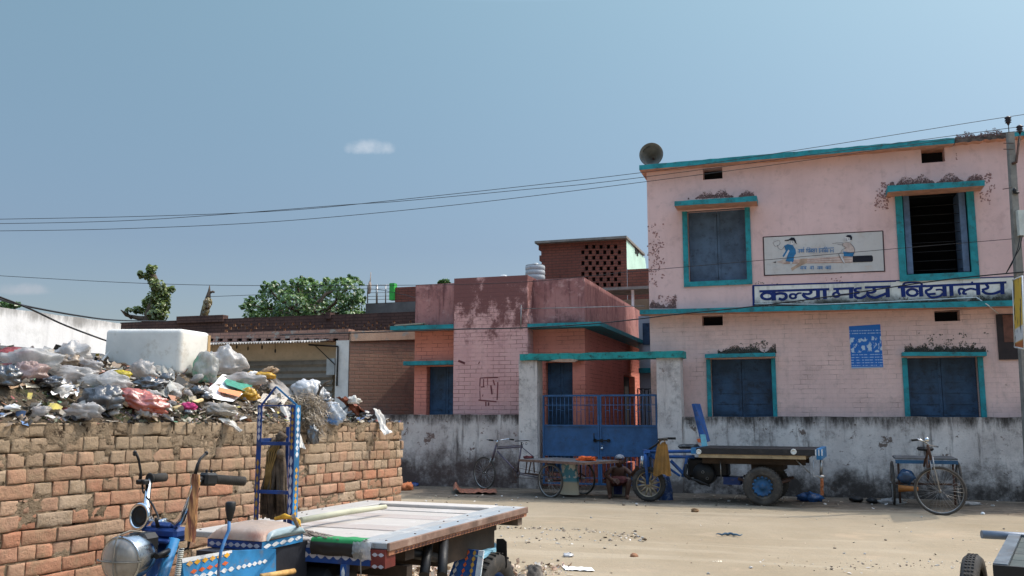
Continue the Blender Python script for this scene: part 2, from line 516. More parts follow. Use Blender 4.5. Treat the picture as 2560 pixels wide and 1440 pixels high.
# trodden, darker earth along the walls, its colour deepened to match their shadow
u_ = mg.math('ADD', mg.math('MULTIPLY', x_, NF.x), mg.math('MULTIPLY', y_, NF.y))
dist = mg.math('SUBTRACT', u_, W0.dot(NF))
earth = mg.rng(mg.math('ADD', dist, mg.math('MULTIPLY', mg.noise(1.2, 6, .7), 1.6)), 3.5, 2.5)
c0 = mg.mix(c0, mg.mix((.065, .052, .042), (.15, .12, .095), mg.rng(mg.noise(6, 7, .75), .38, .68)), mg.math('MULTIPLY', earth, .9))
hb = mg.math('ADD', mg.math('MULTIPLY', mg.noise(2.5, 6, .65), 1.0), mg.math('MULTIPLY', mg.noise(40, 4, .7), .12))
tt_ = mg.math('ADD', mg.math('MULTIPLY', x_, T.x), mg.math('MULTIPLY', y_, T.y))
trk = mg.n('ShaderNodeTexNoise'); trk.inputs['Scale'].default_value = 1.0; trk.inputs['Detail'].default_value = 5; trk.inputs['Roughness'].default_value = .6
mg.l(mg.comb(mg.math('MULTIPLY', tt_, .22), mg.math('MULTIPLY', dist, 2.6)), trk.inputs['Vector'])
c0 = mg.mix(c0, (.30, .235, .16), mg.math('MULTIPLY', mg.rng(trk.outputs['Fac'], .52, .66), .35))
c0 = mg.mix(c0, (.41, .34, .25), mg.math('MULTIPLY', mg.rng(trk.outputs['Fac'], .47, .34), .35))
hb = mg.math('ADD', hb, mg.math('MULTIPLY', trk.outputs['Fac'], .8))
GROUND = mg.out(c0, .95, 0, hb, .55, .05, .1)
gb = MB()
def gh(x, y):
    return .022 * mnoise.noise(V((x * .5, y * .5, 3))) + .012 * mnoise.noise(V((x * 1.7, y * 1.7, 1))) + .006 * mnoise.noise(V((x * 5, y * 5, 2)))
def ghe(x, y):
    e = min(1, max(0, (40 - max(abs(x), abs(y - 14))) / 6))
    return gh(x, y) * e
N_ = 150
gx = [-26 + 52 * i / N_ for i in range(N_ + 1)]; gy = [-2 + 34 * j / 140 for j in range(141)]
gb.add([V((x, y, gh(x, y) * min(1, (26 - abs(x)) / 3, (y + 2) / 2, (32 - y) / 3))) for y in gy for x in gx],
       [(j * (N_ + 1) + i, j * (N_ + 1) + i + 1, (j + 1) * (N_ + 1) + i + 1, (j + 1) * (N_ + 1) + i) for j in range(140) for i in range(N_)], sm=True)
B_ = 900
for (a, b, c, d) in ((-B_, -B_, B_, -2), (-B_, 32, B_, B_), (-B_, -2, -26, 32), (26, -2, B_, 32)):
    gb.quad((a, b, 0), (c, b, 0), (c, d, 0), (a, d, 0))
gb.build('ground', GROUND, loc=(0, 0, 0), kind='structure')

# ------------------------------------------------------------------ compound walls
ztop = PW(2050, 1042).z
zb_l = PW(1130, 1036.5).z
WHT = (.50, .47, .47)
PLW = wallmat('whitewash_wall', (.68, .62, .575), (.50, .445, .415), stain=(.085, .072, .066), stain_amt=1.0, streak=1.0, mould=.62, peel=(.16, .12, .10), peel_lo=.60,
              top=ztop, topsoft=.32, top_c=(.045, .038, .034), bottom=(.05, .85), bot_c=(.055, .046, .041), bumps=.6)
PLW2 = wallmat('stained_wall', (.62, .56, .52), (.43, .36, .335), stain=(.07, .056, .052), stain_amt=1.0, streak=1.0, mould=.62, peel=(.17, .115, .10), peel_lo=.59,
               top=zb_l, topsoft=.3, top_c=(.045, .035, .032), bottom=(.25, 1.05), bot_c=(.08, .056, .05), bumps=.6)
def wallstrip(u0, u1, zt, name, label, m, seed):
    mb = MB()
    n = 60
    def zz(u): return zt + .012 * mnoise.noise(V((u * 2.3, seed, 0))) + .006 * mnoise.noise(V((u * 9, seed, 4)))
    us = [u0 + (u1 - u0) * i / n for i in range(n + 1)]
    for a, b in zip(us, us[1:]):
        nn = 10
        mb.quad(LP(a, 0, -.1), LP(b, 0, -.1), LP(b, 0, zz(b)), LP(a, 0, zz(a)))
        mb.quad(LP(a, 0, zz(a)), LP(b, 0, zz(b)), LP(b, -.24, zz(b)), LP(a, -.24, zz(a)))
        mb.quad(LP(a, -.24, zz(a)), LP(b, -.24, zz(b)), LP(b, -.24, -.1), LP(a, -.24, -.1))
    mb.quad(LP(u0, 0, -.1), LP(u0, 0, zz(u0)), LP(u0, -.24, zz(u0)), LP(u0, -.24, -.1))
    mb.quad(LP(u1, 0, -.1), LP(u1, -.24, -.1), LP(u1, -.24, zz(u1)), LP(u1, 0, zz(u1)))
    return mb.build(name, m, loc=LP(u0, 0, 0), rotz=-PHI, label=label, category='wall')
ugl = UW(PW(1297, 1060, .04)); ugr = UW(PW(1703, 1000, .04))
wallstrip(UW(PW(700, 1040)), ugl - .003, zb_l, 'boundary_wall', 'dark stained low plaster wall left of the gateway, behind the pedal cart', PLW2, 1.5)
wallstrip(ugr + .003, UW(PW(2900, 1040)), ztop, 'boundary_wall', 'long peeling whitewashed low wall under the school windows, right of the gateway', PLW, 7.5)

# ------------------------------------------------------------------ gateway
GATEM = wallmat('gateway_plaster', (.66, .60, .555), (.53, .465, .435), stain=(.12, .10, .095), stain_amt=.9, streak=.8, mould=.5, peel=(.27, .22, .2), peel_lo=.61, bottom=(.0, .5), bot_c=(.12, .1, .09), bumps=.55)
gw = thing('gateway', 'whitewashed gateway with two square pillars under a mossy teal lintel', 'gateway', LP(ugl, 0, 0), -PHI)
zl_b = PW(1500, 898, .04).z; zl_t = PW(1500, 881.5, .04).z
uL1 = UW(PW(1343, 1050, .04)); uR0 = UW(PW(1644, 1050, .04))
for (a, b, nm) in ((ugl, uL1, 'pillar'), (uR0, ugr, 'pillar')):
    mb = MB()
    n = 14
    for i in range(n):
        z0, z1 = -.05 + (zl_b + .05) * i / n, -.05 + (zl_b + .05) * (i + 1) / n
        def e(z): return .012 * mnoise.noise(V((a * 3, z * 3, 1)))
        for (p, q) in (((a, .04), (b, .04)), ((b, .04), (b, -.34)), ((b, -.34), (a, -.34)), ((a, -.34), (a, .04))):
            mb.quad(LP(p[0] + e(z0), p[1], z0), LP(q[0] + e(z0), q[1], z0), LP(q[0] + e(z1), q[1], z1), LP(p[0] + e(z1), p[1], z1))
    mb.build('pillar', GATEM, gw)
mb = MB()
n = 26
ll0, ll1 = UW(PW(1299, 890, .1)), UW(PW(1708, 890, .1))
def le(u, k): return .014 * mnoise.noise(V((u * 3.2, k, 2))) + .008 * mnoise.noise(V((u * 11, k, 2)))
us = [ll0 + (ll1 - ll0) * i / n for i in range(n + 1)]
for a, b in zip(us, us[1:]):
    A = [LP(u, o, z + le(u, k)) for u in (a, b) for (o, z, k) in ((.1, zl_b, 1), (.1, zl_t, 5), (-.36, zl_t, 5), (-.36, zl_b, 1))]
    for k in range(4):
        j = (k + 1) % 4
        mb.quad(A[k], A[4 + k], A[4 + j], A[j])
mb.poly([LP(ll0, o, z) for (o, z) in ((.1, zl_b), (.1, zl_t), (-.36, zl_t), (-.36, zl_b))])
mb.poly([LP(ll1, o, z) for (o, z) in ((.1, zl_b), (-.36, zl_b), (-.36, zl_t), (.1, zl_t))])
mb.build('lintel', TEALM, gw)
# broken edge of bare plaster under the lintel
mb = MB()
pts = [(1372, 903), (1395, 898), (1425, 897), (1446, 900), (1438, 905), (1405, 905)]
mb.prism([PW(x, y, .106) for x, y in pts], NF * -.05)
mb.build('broken_plaster', plain('bare_plaster', (.33, .22, .16), .9, var=.4, sc=14), gw)

# gate: two leaves of blue sheet and bars
g_off = -.12
gt = thing('metal_gate', 'blue metal double gate with upright bars above a sheet panel, bolted shut', 'gate', LP(uL1, g_off, 0), -PHI)
ga, gm, gbx = UW(PW(1357, 1060, g_off)), UW(PW(1499, 1060, g_off)), UW(PW(1644, 1060, g_off))
zg_t, zg_m, zg_p, zg_b = PW(1499, 987, g_off).z, PW(1499, 1064, g_off).z, PW(1499, 1139, g_off).z, .09
for side, (a, b) in enumerate(((ga, gm - .004), (gm + .004, gbx))):
    mb = MB()
    for (u, v) in ((a, a + .035), (b - .035, b)):
        bxl(mb, u, v, g_off - .02, g_off + .02, zg_b, zg_t)
    for z in (zg_t - .03, zg_m - .02, zg_p - .015, zg_b):
        bxl(mb, a + .035, b - .035, g_off - .017, g_off + .017, z, z + .035)
    fr = mb.build('leaf_frame', BLUEG, gt)
    mb = MB(); bxl(mb, a + .036, b - .036, g_off - .003, g_off + .003, zg_p + .02, zg_m - .02)
    mb.build('sheet_panel', BLUEG, fr)
    mb = MB()
    nb = 13
    for i in range(1, nb):
        u = a + .035 + (b - a - .07) * i / nb
        mb.tube([LP(u, g_off, zg_m + .015), LP(u, g_off, zg_t - .03)], .0065, 6)
    for i in (1, 3, 4, 6, 8, 9, 11):
        u = a + .035 + (b - a - .07) * (i + .5) / nb
        mb.tube([LP(u - .04, g_off, zg_m + .3 - .02 * (i % 3)), LP(u + .04, g_off, zg_m + .3 - .02 * (i % 3))], .005, 5)
    bxl(mb, a + .035, b - .035, g_off - .006, g_off + .006, zg_t - .2, zg_t - .185)
    mb.build('bars', BLUEG, fr)
    mb = MB()
    for i in range(1, nb):
        u = a + .035 + (b - a - .07) * i / nb; mb.tube([LP(u, g_off, zg_b + .035), LP(u, g_off, zg_p - .015)], .0065, 6)
    bxl(mb, a + .035, b - .035, g_off - .006, g_off + .006, zg_b + .12, zg_b + .135)
    mb.build('bars', BLUEG, fr)
mb = MB()
pz = PW(1500, 1101, g_off).z
mb.tube([LP(UW(PW(1484, 1101, g_off)), g_off + .035, pz), LP(UW(PW(1527, 1101, g_off)), g_off + .035, pz)], .012, 8)
for x in (1488, 1505, 1522): bxl(mb, UW(PW(x - 3, 1101, g_off)), UW(PW(x + 3, 1101, g_off)), g_off + .004, g_off + .04, pz - .03, pz + .03)
mb.tube([LP(UW(PW(1487, 1101, g_off)), g_off + .05, pz), LP(UW(PW(1486, 1085, g_off)), g_off + .05, PW(1486, 1083, g_off).z)], .01, 8)
mb.build('bolt', BLACKM, gt)
mb = MB()
q = PW(1505, 1121, g_off + .05)
mb.lathe(q, NF, [(.001, .02), (.018, .018), (.026, .005), (.026, -.01), (.001, -.012)], 14)
mb.tube([q + UP * .02 + T * -.014, q + UP * .05 + T * -.014, q + UP * .05 + T * .014, q + UP * .02 + T * .014], .004, 6)
tag(mb.build('padlock', CHROME, gt), 'shiny round padlock')
# ------------------------------------------------------------------ school building
OS = -.6
PINK_U = wallmat('pink_limewash', (.70, .485, .46), (.62, .425, .405), stain=(.20, .10, .095), stain_amt=.35, streak=.35, peel=(.30, .12, .115), peel_lo=.70, bumps=.25, rough=.92)
PINK_G = wallmat('pink_painted_brick', (.74, .52, .465), (.64, .445, .405), lines=(.20, .13, .11), line_w=.004, bw=.25, bh=.085, linemask=(.47, .66), stain=(.24, .18, .155), stain_amt=.55, streak=.45, mould=.28,
                 peel=(.35, .22, .18), peel_lo=.70, bumps=.5)
UNDER = plain('peach_soffit', (.60, .30, .20), .9, var=.2)
MOSS = plain('black_moss', (.055, .05, .04), .95, var=.5, sc=20)
MOSSR = plain('dried_moss', (.17, .095, .088), .95, var=.5, sc=20)
uS0 = UW(PW(1622, 700, OS)); uS1 = UW(PW(2960, 700, OS))
zc = PW(1900, 768, OS + .3).z      # lower canopy line
zroof = PW(1900, 392, OS).z
sb = thing('school_building', 'pink two storey school with teal window frames and a blue lettered name band', 'building', LP(uS0, OS, 0), -PHI)
vUL = rpx(1757, 419, 1806, 448, OS); vUR = rpx(2303, 368, 2362, 406, OS)
wUL = rpx(1720, 524, 1865, 702, OS); wUR = rpx(2260, 476, 2422, 684, OS)
vGL = rpx(1755, 789, 1807, 814, OS); vGR = rpx(2336, 776, 2400, 803, OS)
wGL = rpx(1778, 897, 1931, 1060, OS); wGR = rpx(2272, 893, 2449, 1064, OS)
wGL = (wGL[0], wGL[1], 1.0, wGL[3]); wGR = (wGR[0], wGR[1], 1.0, wGR[3])
zsplit = PW(2000, 768, OS).z - .02
# upper wall with a roof line that rises to the left, in two pieces either side of the sheet edge
zrl = PW(1630, 412, OS).z; zrr = PW(2540, 340, OS).z
def zr(u): return zrl + (zrr - zrl) * (u - uS0) / (UW(PW(2540, 340, OS)) - uS0)
ztopw = min(zr(uS0), zr(uS1)) - .03
mb = MB(); facewall(mb, OS, (uS0, uS1, zsplit, max(zr(uS0), zr(uS1)) - .06), [(*vUL, .3), (*vUR, .3), (*wUL, .22), (*wUR, 1.6)], back=True)
for (a, b) in ((uS0, 0),):
    mb.quad(LP(uS0, OS, zsplit), LP(uS0, OS, zrl), LP(uS0, OS - 6, zrl), LP(uS0, OS - 6, zsplit))
mb.quad(LP(uS1, OS, zsplit), LP(uS1, OS - 6, zsplit), LP(uS1, OS - 6, zrl), LP(uS1, OS, zrl))
mb.quad(LP(uS0, OS - 6, zsplit), LP(uS0, OS - 6, zrl), LP(uS1, OS - 6, zrl), LP(uS1, OS - 6, zsplit))
mb.build('upper_wall', [PINK_U, DARK], sb)
mb = MB(); facewall(mb, OS, (uS0, uS1, -.1, zsplit), [(*vGL, .3), (*vGR, .3), (*wGL, .3), (*wGR, .3)], back=True)
mb.quad(LP(uS0, OS, -.1), LP(uS0, OS, zsplit), LP(uS0, OS - 6, zsplit), LP(uS0, OS - 6, -.1))
mb.quad(LP(uS1, OS, -.1), LP(uS1, OS - 6, -.1), LP(uS1, OS - 6, zsplit), LP(uS1, OS, zsplit))
mb.quad(LP(uS0, OS - 6, -.1), LP(uS0, OS - 6, zsplit), LP(uS1, OS - 6, zsplit), LP(uS1, OS - 6, -.1))
mb.build('lower_wall', [PINK_G, DARK], sb)

def band(mb, pT, pB, off, depth, n=24, mi=0, miu=1, amp=.008, seed=0):
    """a projecting ledge: top and bottom pixel lines at the front face, then back to the wall"""
    (xa, yta, xb, ytb), (yba, ybb) = pT, pB
    A = []
    for i in range(n + 1):
        f = i / n; x = xa + (xb - xa) * f
        t = PW(x, yta + (ytb - yta) * f, off); b = PW(x, yba + (ybb - yba) * f, off)
        t = t + UP * amp * mnoise.noise(V((x * .05, seed, 0))) * 1.5; b = b + UP * amp * mnoise.noise(V((x * .07, seed, 5)))
        A.append((t, b))
    bk = NF * -depth
    for (t0, b0), (t1, b1) in zip(A, A[1:]):
        mb.quad(b0, b1, t1, t0, mi=mi)
        mb.quad(t0, t1, t1 + bk, t0 + bk, mi=mi)
        mb.quad(b0 + bk, b1 + bk, b1, b0, mi=miu)
    t, b = A[0]; mb.quad(b, t, t + bk, b + bk, mi=mi)
    t, b = A[-1]; mb.quad(t, b, b + bk, t + bk, mi=mi)
ro = OS + .24
mb = MB(); band(mb, (1598, 413, 2386, 344), (425, 358), ro, 6.2, 40)
mb.build('roof_edge', [TEAL, UNDER], sb)
mb = MB(); band(mb, (2388, 347, 2528, 333), (357, 344), ro - .05, 6.1, 30, amp=.03, seed=3)
tag(mb.build('roof_edge', [plain('broken_concrete', (.10, .08, .07), .95, var=.6, sc=18), UNDER], sb), 'broken bare stretch of roof edge')
mb = MB(); band(mb, (2530, 331, 2900, 297), (342, 309), ro, 6.2, 8)
mb.build('roof_edge', [TEAL, UNDER], sb)
co = OS + .3
mb = MB(); band(mb, (1599, 774.5, 2900, 741), (786, 757), co, .3, 50, amp=.005)
mb.build('canopy', [TEAL, UNDER], sb)
# dirt and moss tufts that sit on the ledges
def tufts(mb, pxa, pya, pxb, pyb, off, n, h, seed, spread=.1, mi=0):
    rr = random.Random(seed)
    for i in range(n * 26):
        f = rr.random(); x = pxa + (pxb - pxa) * f; y = pya + (pyb - pya) * f
        dn = mnoise.noise(V((x * .028, seed, 1))) * 1.1 + .5 + .3 * mnoise.noise(V((x * .11, seed, 4)))
        if dn < .03: continue
        k = rr.random() ** 1.7
        onwall = rr.random() < .93
        o = OS + .004 + .002 * rr.random() if onwall else off - rr.uniform(.0, spread)
        hh = h * dn * k * (1.9 if onwall else .55)
        p = PW(x, y, off) if not onwall else PW(x, y, OS)
        p = V((p.x, p.y, p.z + hh + (0 if not onwall else -.01)))
        if onwall: p = W0 + T * (p - W0).dot(T) + NF * o + UP * p.z - UP * W0.z
        else: p = p - NF * rr.uniform(0, spread)
        z_ = rr.uniform(.003, .009) * (1.25 - .7 * k); w_ = z_ * rr.uniform(.5, 1.6)
        an = rr.uniform(-.6, .6); e1 = (T * cos(an) + UP * sin(an)) * w_; e2 = (UP * cos(an) - T * sin(an)) * z_ * 1.3
        if not onwall: e2 = (e2 + NF * z_ * rr.uniform(-.8, .8))
        mb.add([p - e1 - e2 * .7, p + e1 * .8 - e2, p + e1 + e2 * .6, p - e1 * .4 + e2], [(0, 1, 2, 3)], mi=mi)
def window(rect, fw, hood, hood_off, strips=('l', 'r', 'b'), proud=.03):
    u0, u1, z0, z1 = rect
    fr = MB()
    if 'l' in strips: bxl(fr, u0 - fw, u0, OS - .05, OS + proud, z0 - (fw if 'b' in strips else 0), z1)
    if 'r' in strips: bxl(fr, u1, u1 + fw, OS - .05, OS + proud, z0 - (fw if 'b' in strips else 0), z1)
    if 'b' in strips: bxl(fr, u0, u1, OS - .05, OS + proud, z0 - fw, z0)
    bxl(fr, u0 - fw, u1 + fw, OS - .06, OS - .001, z1, z1 + .02)
    f = fr.build('window', TEAL, sb)
    hb = MB(); band(hb, *hood, OS + hood_off, hood_off - .001, 10, amp=.006, seed=u0)
    h = hb.build('hood', [TEAL, UNDER], f)
    return f
def shutters(rect, off, parent, m=SHUT, rows=6, ld=.012):
    u0, u1, z0, z1 = rect
    um = (u0 + u1) / 2
    for a, b in ((u0 + .01, um - .004), (um + .004, u1 - .01)):
        mb = MB(); bxl(mb, a, b, off - .03, off, z0, z1)
        for (p, q) in ((a, a + .05), (b - .05, b)): bxl(mb, p, q, off + .001, off + ld, z0, z1)
        for k in range(rows + 1):
            z = z0 + (z1 - z0 - .04) * k / rows
            bxl(mb, a + .05, b - .05, off + .001, off + ld * .9, z, z + .04)
        mb.build('shutter', m, parent)
SHUTU = plain('grey_blue_shutter', (.07, .11, .17), .6, var=.4, sc=2.5, dirt=(.02, .022, .03), damt=.6)
fUL = window(wUL, .095, ((1686, 503, 1892, 489.5), (515, 503)), .42)
shutters(wUL, OS - .17, fUL, SHUTU, 1)
fUR = window(wUR, .12, ((2219, 464, 2462, 450.5), (480, 464)), .42)
# the two leaves stand open into the dark room
for u, sg in ((wUR[0] + .02, 1), (wUR[1] - .02, -1)):
    mb = MB()
    mb.box(LP(u, OS - .03, wUR[2] + .02), T * (.1 * sg), NF * -.62, UP * (wUR[3] - wUR[2] - .05))
    tag(mb.build('shutter', plain('faded_blue_leaf', (.10, .15, .24), .6, var=.3), fUR), 'leaf standing open')
mb = MB()
for k in range(9):
    z = wUR[2] + (wUR[3] - wUR[2]) * (k + .5) / 9
    mb.tube([LP(wUR[0], OS - .12, z), LP(wUR[1], OS - .12, z)], .006, 5)
mb.build('window_bars', BLACKM, fUR)
fGL = window(wGL, .075, ((1762, 885, 1938, 881.5), (895, 891)), .2, ('l', 'r'))
shutters(wGL, OS - .2, fGL, SHUT, 7)
fGR = window(wGR, .085, ((2256, 880, 2467, 880), (890, 890)), .2, ('l', 'r'))
shutters(wGR, OS - .2, fGR, SHUT, 7)
mb = MB()
tufts(mb, 1720, 496, 1885, 488, OS + .38, 70, .085, 3)
tufts(mb, 2225, 462, 2455, 450, OS + .38, 90, .1, 4)
tufts(mb, 2225, 470, 2235, 465, OS + .05, 20, .16, 5, .02)
tufts(mb, 1625, 768, 1690, 768, OS + .2, 60, .14, 8)
tufts(mb, 2390, 347, 2525, 334, ro - .02, 60, .1, 9)
tag(mb.build('dry_moss', MOSSR, sb), kind='stuff')
mb = MB()
tufts(mb, 1795, 882, 1940, 880, OS + .17, 110, .11, 6)
tufts(mb, 2262, 878, 2464, 878, OS + .17, 130, .1, 7)
tufts(mb, 1890, 771, 2500, 752, OS + .24, 300, .07, 11)
tag(mb.build('dark_moss', MOSS, sb), kind='stuff')
def flakes(mb, x0, y0, x1, y1, n, sz, seed, thr=.0):
    rr = random.Random(seed)
    for i in range(n):
        x = rr.uniform(x0, x1); y = rr.uniform(y0, y1)
        fx = min(x - x0, x1 - x) / (x1 - x0) * 2; fy = min(y - y0, y1 - y) / (y1 - y0) * 2
        if mnoise.noise(V((x * .05, y * .05, seed))) + .5 * mnoise.noise(V((x * .16, y * .16, seed))) + min(fx, fy) * .7 < thr + .3: continue
        p = PW(x, y, OS + .002 + .003 * rr.random()); s_ = sz * rr.uniform(.5, 1.4); an = rr.uniform(0, 6.28)
        e1 = (T * cos(an) + UP * sin(an)) * s_; e2 = (UP * cos(an) - T * sin(an)) * s_ * rr.uniform(.4, 1)
        mb.add([p - e1 - e2 * .7, p + e1 * .8 - e2, p + e1 + e2 * .6, p - e1 * .4 + e2], [(0, 1, 2, 3)])
mb = MB()
for q_ in ((1618, 555, 1662, 720, 420, .014, 1, -.1), (2185, 455, 2228, 530, 260, .014, 2, -.1), (2440, 430, 2490, 475, 160, .014, 3, .0), (2450, 470, 2480, 520, 90, .012, 4, .0), (2390, 380, 2440, 400, 60, .012, 5, .1), (2060, 692, 2110, 706, 60, .012, 6, .0), (1640, 735, 1700, 768, 200, .014, 7, .0)): flakes(mb, *q_)
tag(mb.build('peeling_paint', plain('peeled_red', (.29, .155, .145), .95, var=.35), sb), kind='stuff')
mb = MB()
for q_ in ((2290, 832, 2470, 882, 700, .011, 8, .05), (1840, 848, 1950, 885, 420, .011, 9, .05), (1770, 868, 1935, 884, 260, .010, 10, .1), (1930, 738, 2500, 768, 700, .012, 11, .15), (1885, 700, 1990, 716, 60, .01, 12, .1)): flakes(mb, *q_)
tag(mb.build('wall_mould', plain('grey_green_mould', (.12, .11, .09), .95, var=.4), sb), kind='stuff')
# stains running above the hoods: thin flakes proud of the wall
def decal(mb, pts, off, mi=0, c=None):
    mb.poly([PW(x, y, off) for x, y in pts], c=c, mi=mi)
# blackboard at the right
mb = MB()
r = rpx(2493, 785, 2556, 899, OS)
bxl(mb, r[0], r[1], OS, OS + .03, r[2], r[3])
nb = mb.build('notice_board', plain('dark_board', (.035, .026, .026), .8, var=.3), sb)
mb = MB(); bxl(mb, r[0] + .1, r[1] + .02, OS + .031, OS + .035, r[2] + .3, r[3] - .02)
mb.build('board_panel', plain('brown_board', (.16, .07, .05), .8, var=.4), nb)
# blue poster, printed picture and lines
r = rpx(2126, 813, 2205.5, 921, OS)
mp = Mat('poster_print')
x, y, z = mp.xyz()
pc = mp.mix((.015, .11, .40), (.03, .16, .47), mp.noise(6, 3))
ph = r[3] - r[2]; z0p = r[2]
def zb(a, b):
    return mp.math('MULTIPLY', mp.rng(z, z0p + ph * a - .004, z0p + ph * a + .004), mp.rng(z, z0p + ph * b + .004, z0p + ph * b - .004))
blob_ = mp.rng(mp.noise(14, 5, .6, sc=(1.0, 1, .7)), .5, .56)
pc = mp.mix(pc, (.45, .55, .66), mp.math('MULTIPLY', blob_, zb(.37, .74)))
ln = mp.rng(mp.math('SINE', mp.math('MULTIPLY', z, 2 * pi / (ph * .062))), .35, .6)
tx = mp.math('MULTIPLY', ln, mp.rng(mp.noise(26, 2, .5, sc=(1.6, 1, .2)), .42, .5))
pc = mp.mix(pc, (.35, .48, .66), mp.math('MULTIPLY', mp.math('MULTIPLY', tx, zb(.04, .34)), .8))
pc = mp.mix(pc, (.36, .50, .68), mp.math('MULTIPLY', mp.math('MULTIPLY', tx, zb(.77, .9)), .85))
pc = mp.mix(pc, (.30, .40, .55), zb(.0, .035))
POSTER = mp.out(pc, .6, spec=.2)
mb = MB()
mb.quad(LP(r[0], OS + .006, r[2]), LP(r[1], OS + .006, r[2] + .012), LP(r[1] - .012, OS + .006, r[3] + .01), LP(r[0] - .008, OS + .006, r[3] - .012))
mb.build('poster', POSTER, loc=LP(r[0], OS, 0), rotz=-PHI, label='blue printed poster with pale figures pasted between the two lower school windows', category='poster')
# white conduit along the canopy
mb = MB(); mb.tube([PW(1886, 759, OS + .1), PW(2050, 761, OS + .12), PW(2200, 755, OS + .12), PW(2330, 749, OS + .12), PW(2441, 743, OS + .12), PW(2470, 763, OS + .34), PW(2496, 784, OS + .05)], .009, 6)
mb.build('conduit', WHITEP, sb)

# ---- painted name band and mural
SIGNW = wallmat('sign_whitewash', (.74, .71, .66), (.62, .59, .53), stain=(.09, .085, .07), stain_amt=.9, streak=.5, bottom=(PW(2150, 762, OS).z, PW(2150, 728, OS).z), bot_c=(.05, .05, .04), bumps=.2)
SIGNB = plain('sign_blue_paint', (.008, .022, .13), .7, var=.3, sc=8)
mb = MB()
o1 = OS + .004
mb.poly([PW(1882, 713, o1), PW(1882, 770, o1), PW(2537, 756, o1), PW(2537, 692, o1)][::-1])
sg = mb.build('name_band', SIGNW, sb)
def stroke(mb, pts, w, off, f, mi=0, n=1):
    """flat painted stroke; pts in picture units, f maps them to the wall"""
    ps = [V((x, y, 0)) for x, y in pts]
    if len(ps) > 2:                       # smooth
        q = []
        for i in range(len(ps) - 1):
            p0 = ps[max(i - 1, 0)]; p1 = ps[i]; p2 = ps[i + 1]; p3 = ps[min(i + 2, len(ps) - 1)]
            for k in range(5):
                t = k / 5
                q.append(.5 * ((2 * p1) + (p2 - p0) * t + (2 * p0 - 5 * p1 + 4 * p2 - p3) * t * t + (3 * p1 - p0 - 3 * p2 + p3) * t ** 3))
        q.append(ps[-1]); ps = q
    L, Rr = [], []
    for i, p in enumerate(ps):
        t = (ps[min(i + 1, len(ps) - 1)] - ps[max(i - 1, 0)])
        t = t.normalized() if t.length > 1e-6 else V((1, 0, 0))
        nrm = V((-t.y, t.x, 0))
        ww = w * (.78 + .30 * abs(t.y)) if len(pts) > 2 else w * 1.08
        L.append(p + nrm * ww / 2); Rr.append(p - nrm * ww / 2)
    vs = [f(p.x, p.y, off) for p in L + Rr]; k = len(ps)
    mb.add(vs, [(i, k + i, k + i + 1, i + 1) for i in range(k - 1)], mi=mi)
def oval(cx, cy, rx, ry, a0=0, a1=360, n=12):
    return [(cx + rx * cos(radians(a0 + (a1 - a0) * i / n)), cy + ry * sin(radians(a0 + (a1 - a0) * i / n))) for i in range(n + 1)]
fa = lambda x, y, o: PW(1870 + x / 6.262, 560 + y / 6.262, o)     # picture units of the left half
fb = lambda x, y, o: PW(1840 + x / 3.556, 680 + y / 3.556, o)     # picture units of the right half
LET = MB()
cnt = [0]
def S(pts, w, f=fa):
    cnt[0] += 1
    w = w * 1.28 if w > 11 else w
    stroke(LET, pts, w, o1 + .002 + .00045 * (cnt[0] % 9), f)
S([(70, 965), (2317, 895)], 16); S([(82, 965), (90, 1300)], 26); S([(147, 120), (2470, 42)], 9, fb)
S([(178, 1055), (1272, 1020)], 26)
S([(398, 1045), (405, 1198)], 52); S(oval(300, 1128, 88, 50, 0, 360), 36); S([(425, 1098), (510, 1085), (585, 1100), (595, 1150), (545, 1182), (480, 1168)], 38)
S(oval(705, 1130, 48, 34), 30); S([(745, 1112), (790, 1085), (840, 1082)], 26)
S([(965, 1035), (990, 1065), (950, 1095), (850, 1090)], 34); S([(858, 1095), (890, 1140), (960, 1170), (1030, 1165), (1085, 1140)], 38); S([(1095, 1035), (1098, 1182)], 46)
S([(1200, 1028), (1206, 1176)], 44)
S([(1335, 1018), (1662, 1004)], 26); S([(1402, 1015), (1398, 1090)], 36); S(oval(1382, 1108, 46, 34), 30); S([(1425, 1112), (1500, 1104), (1590, 1098)], 28); S([(1612, 1010), (1616, 1166)], 48)
S([(1780, 1002), (1700, 1012), (1672, 1045), (1745, 1070)], 34); S([(1745, 1072), (1680, 1095), (1690, 1145), (1770, 1158), (1850, 1120)], 36)
S([(1828, 994), (2232, 978)], 26); S([(1960, 998), (1992, 1045), (1930, 1075), (1850, 1070)], 34); S([(1858, 1082), (1900, 1130), (1990, 1152), (2085, 1120), (2160, 1088)], 38); S([(2184, 990), (2190, 1146)], 48)
# second word, right half
S([(1438, 136), (1692, 124)], 15, fb); S([(1482, 130), (1490, 222)], 28, fb); S([(1484, 128), (1500, 100), (1570, 92), (1640, 98), (1655, 125)], 16, fb)
S(oval(1568, 182, 46, 30), 20, fb); S([(1641, 126), (1648, 218)], 27, fb)
S([(1688, 126), (2405, 92)], 15, fb); S([(1745, 125), (1728, 150), (1690, 168), (1705, 196), (1775, 192)], 19, fb); S([(1700, 200), (1740, 226), (1810, 215), (1840, 190)], 17, fb); S([(1775, 160), (1815, 155), (1842, 165)], 15, fb); S([(1852, 120), (1857, 216)], 27, fb)
S([(1912, 116), (1918, 212)], 26, fb)
S([(2052, 195), (2020, 190), (2030, 160), (1992, 150), (1982, 175), (1996, 202)], 18, fb); S([(2032, 165), (2085, 148), (2135, 158)], 17, fb); S([(2150, 106), (2156, 204)], 27, fb)
S([(2222, 106), (2240, 140), (2185, 160)], 19, fb); S([(2188, 165), (2225, 190), (2290, 192), (2352, 170)], 20, fb); S([(2366, 98), (2370, 198)], 27, fb)
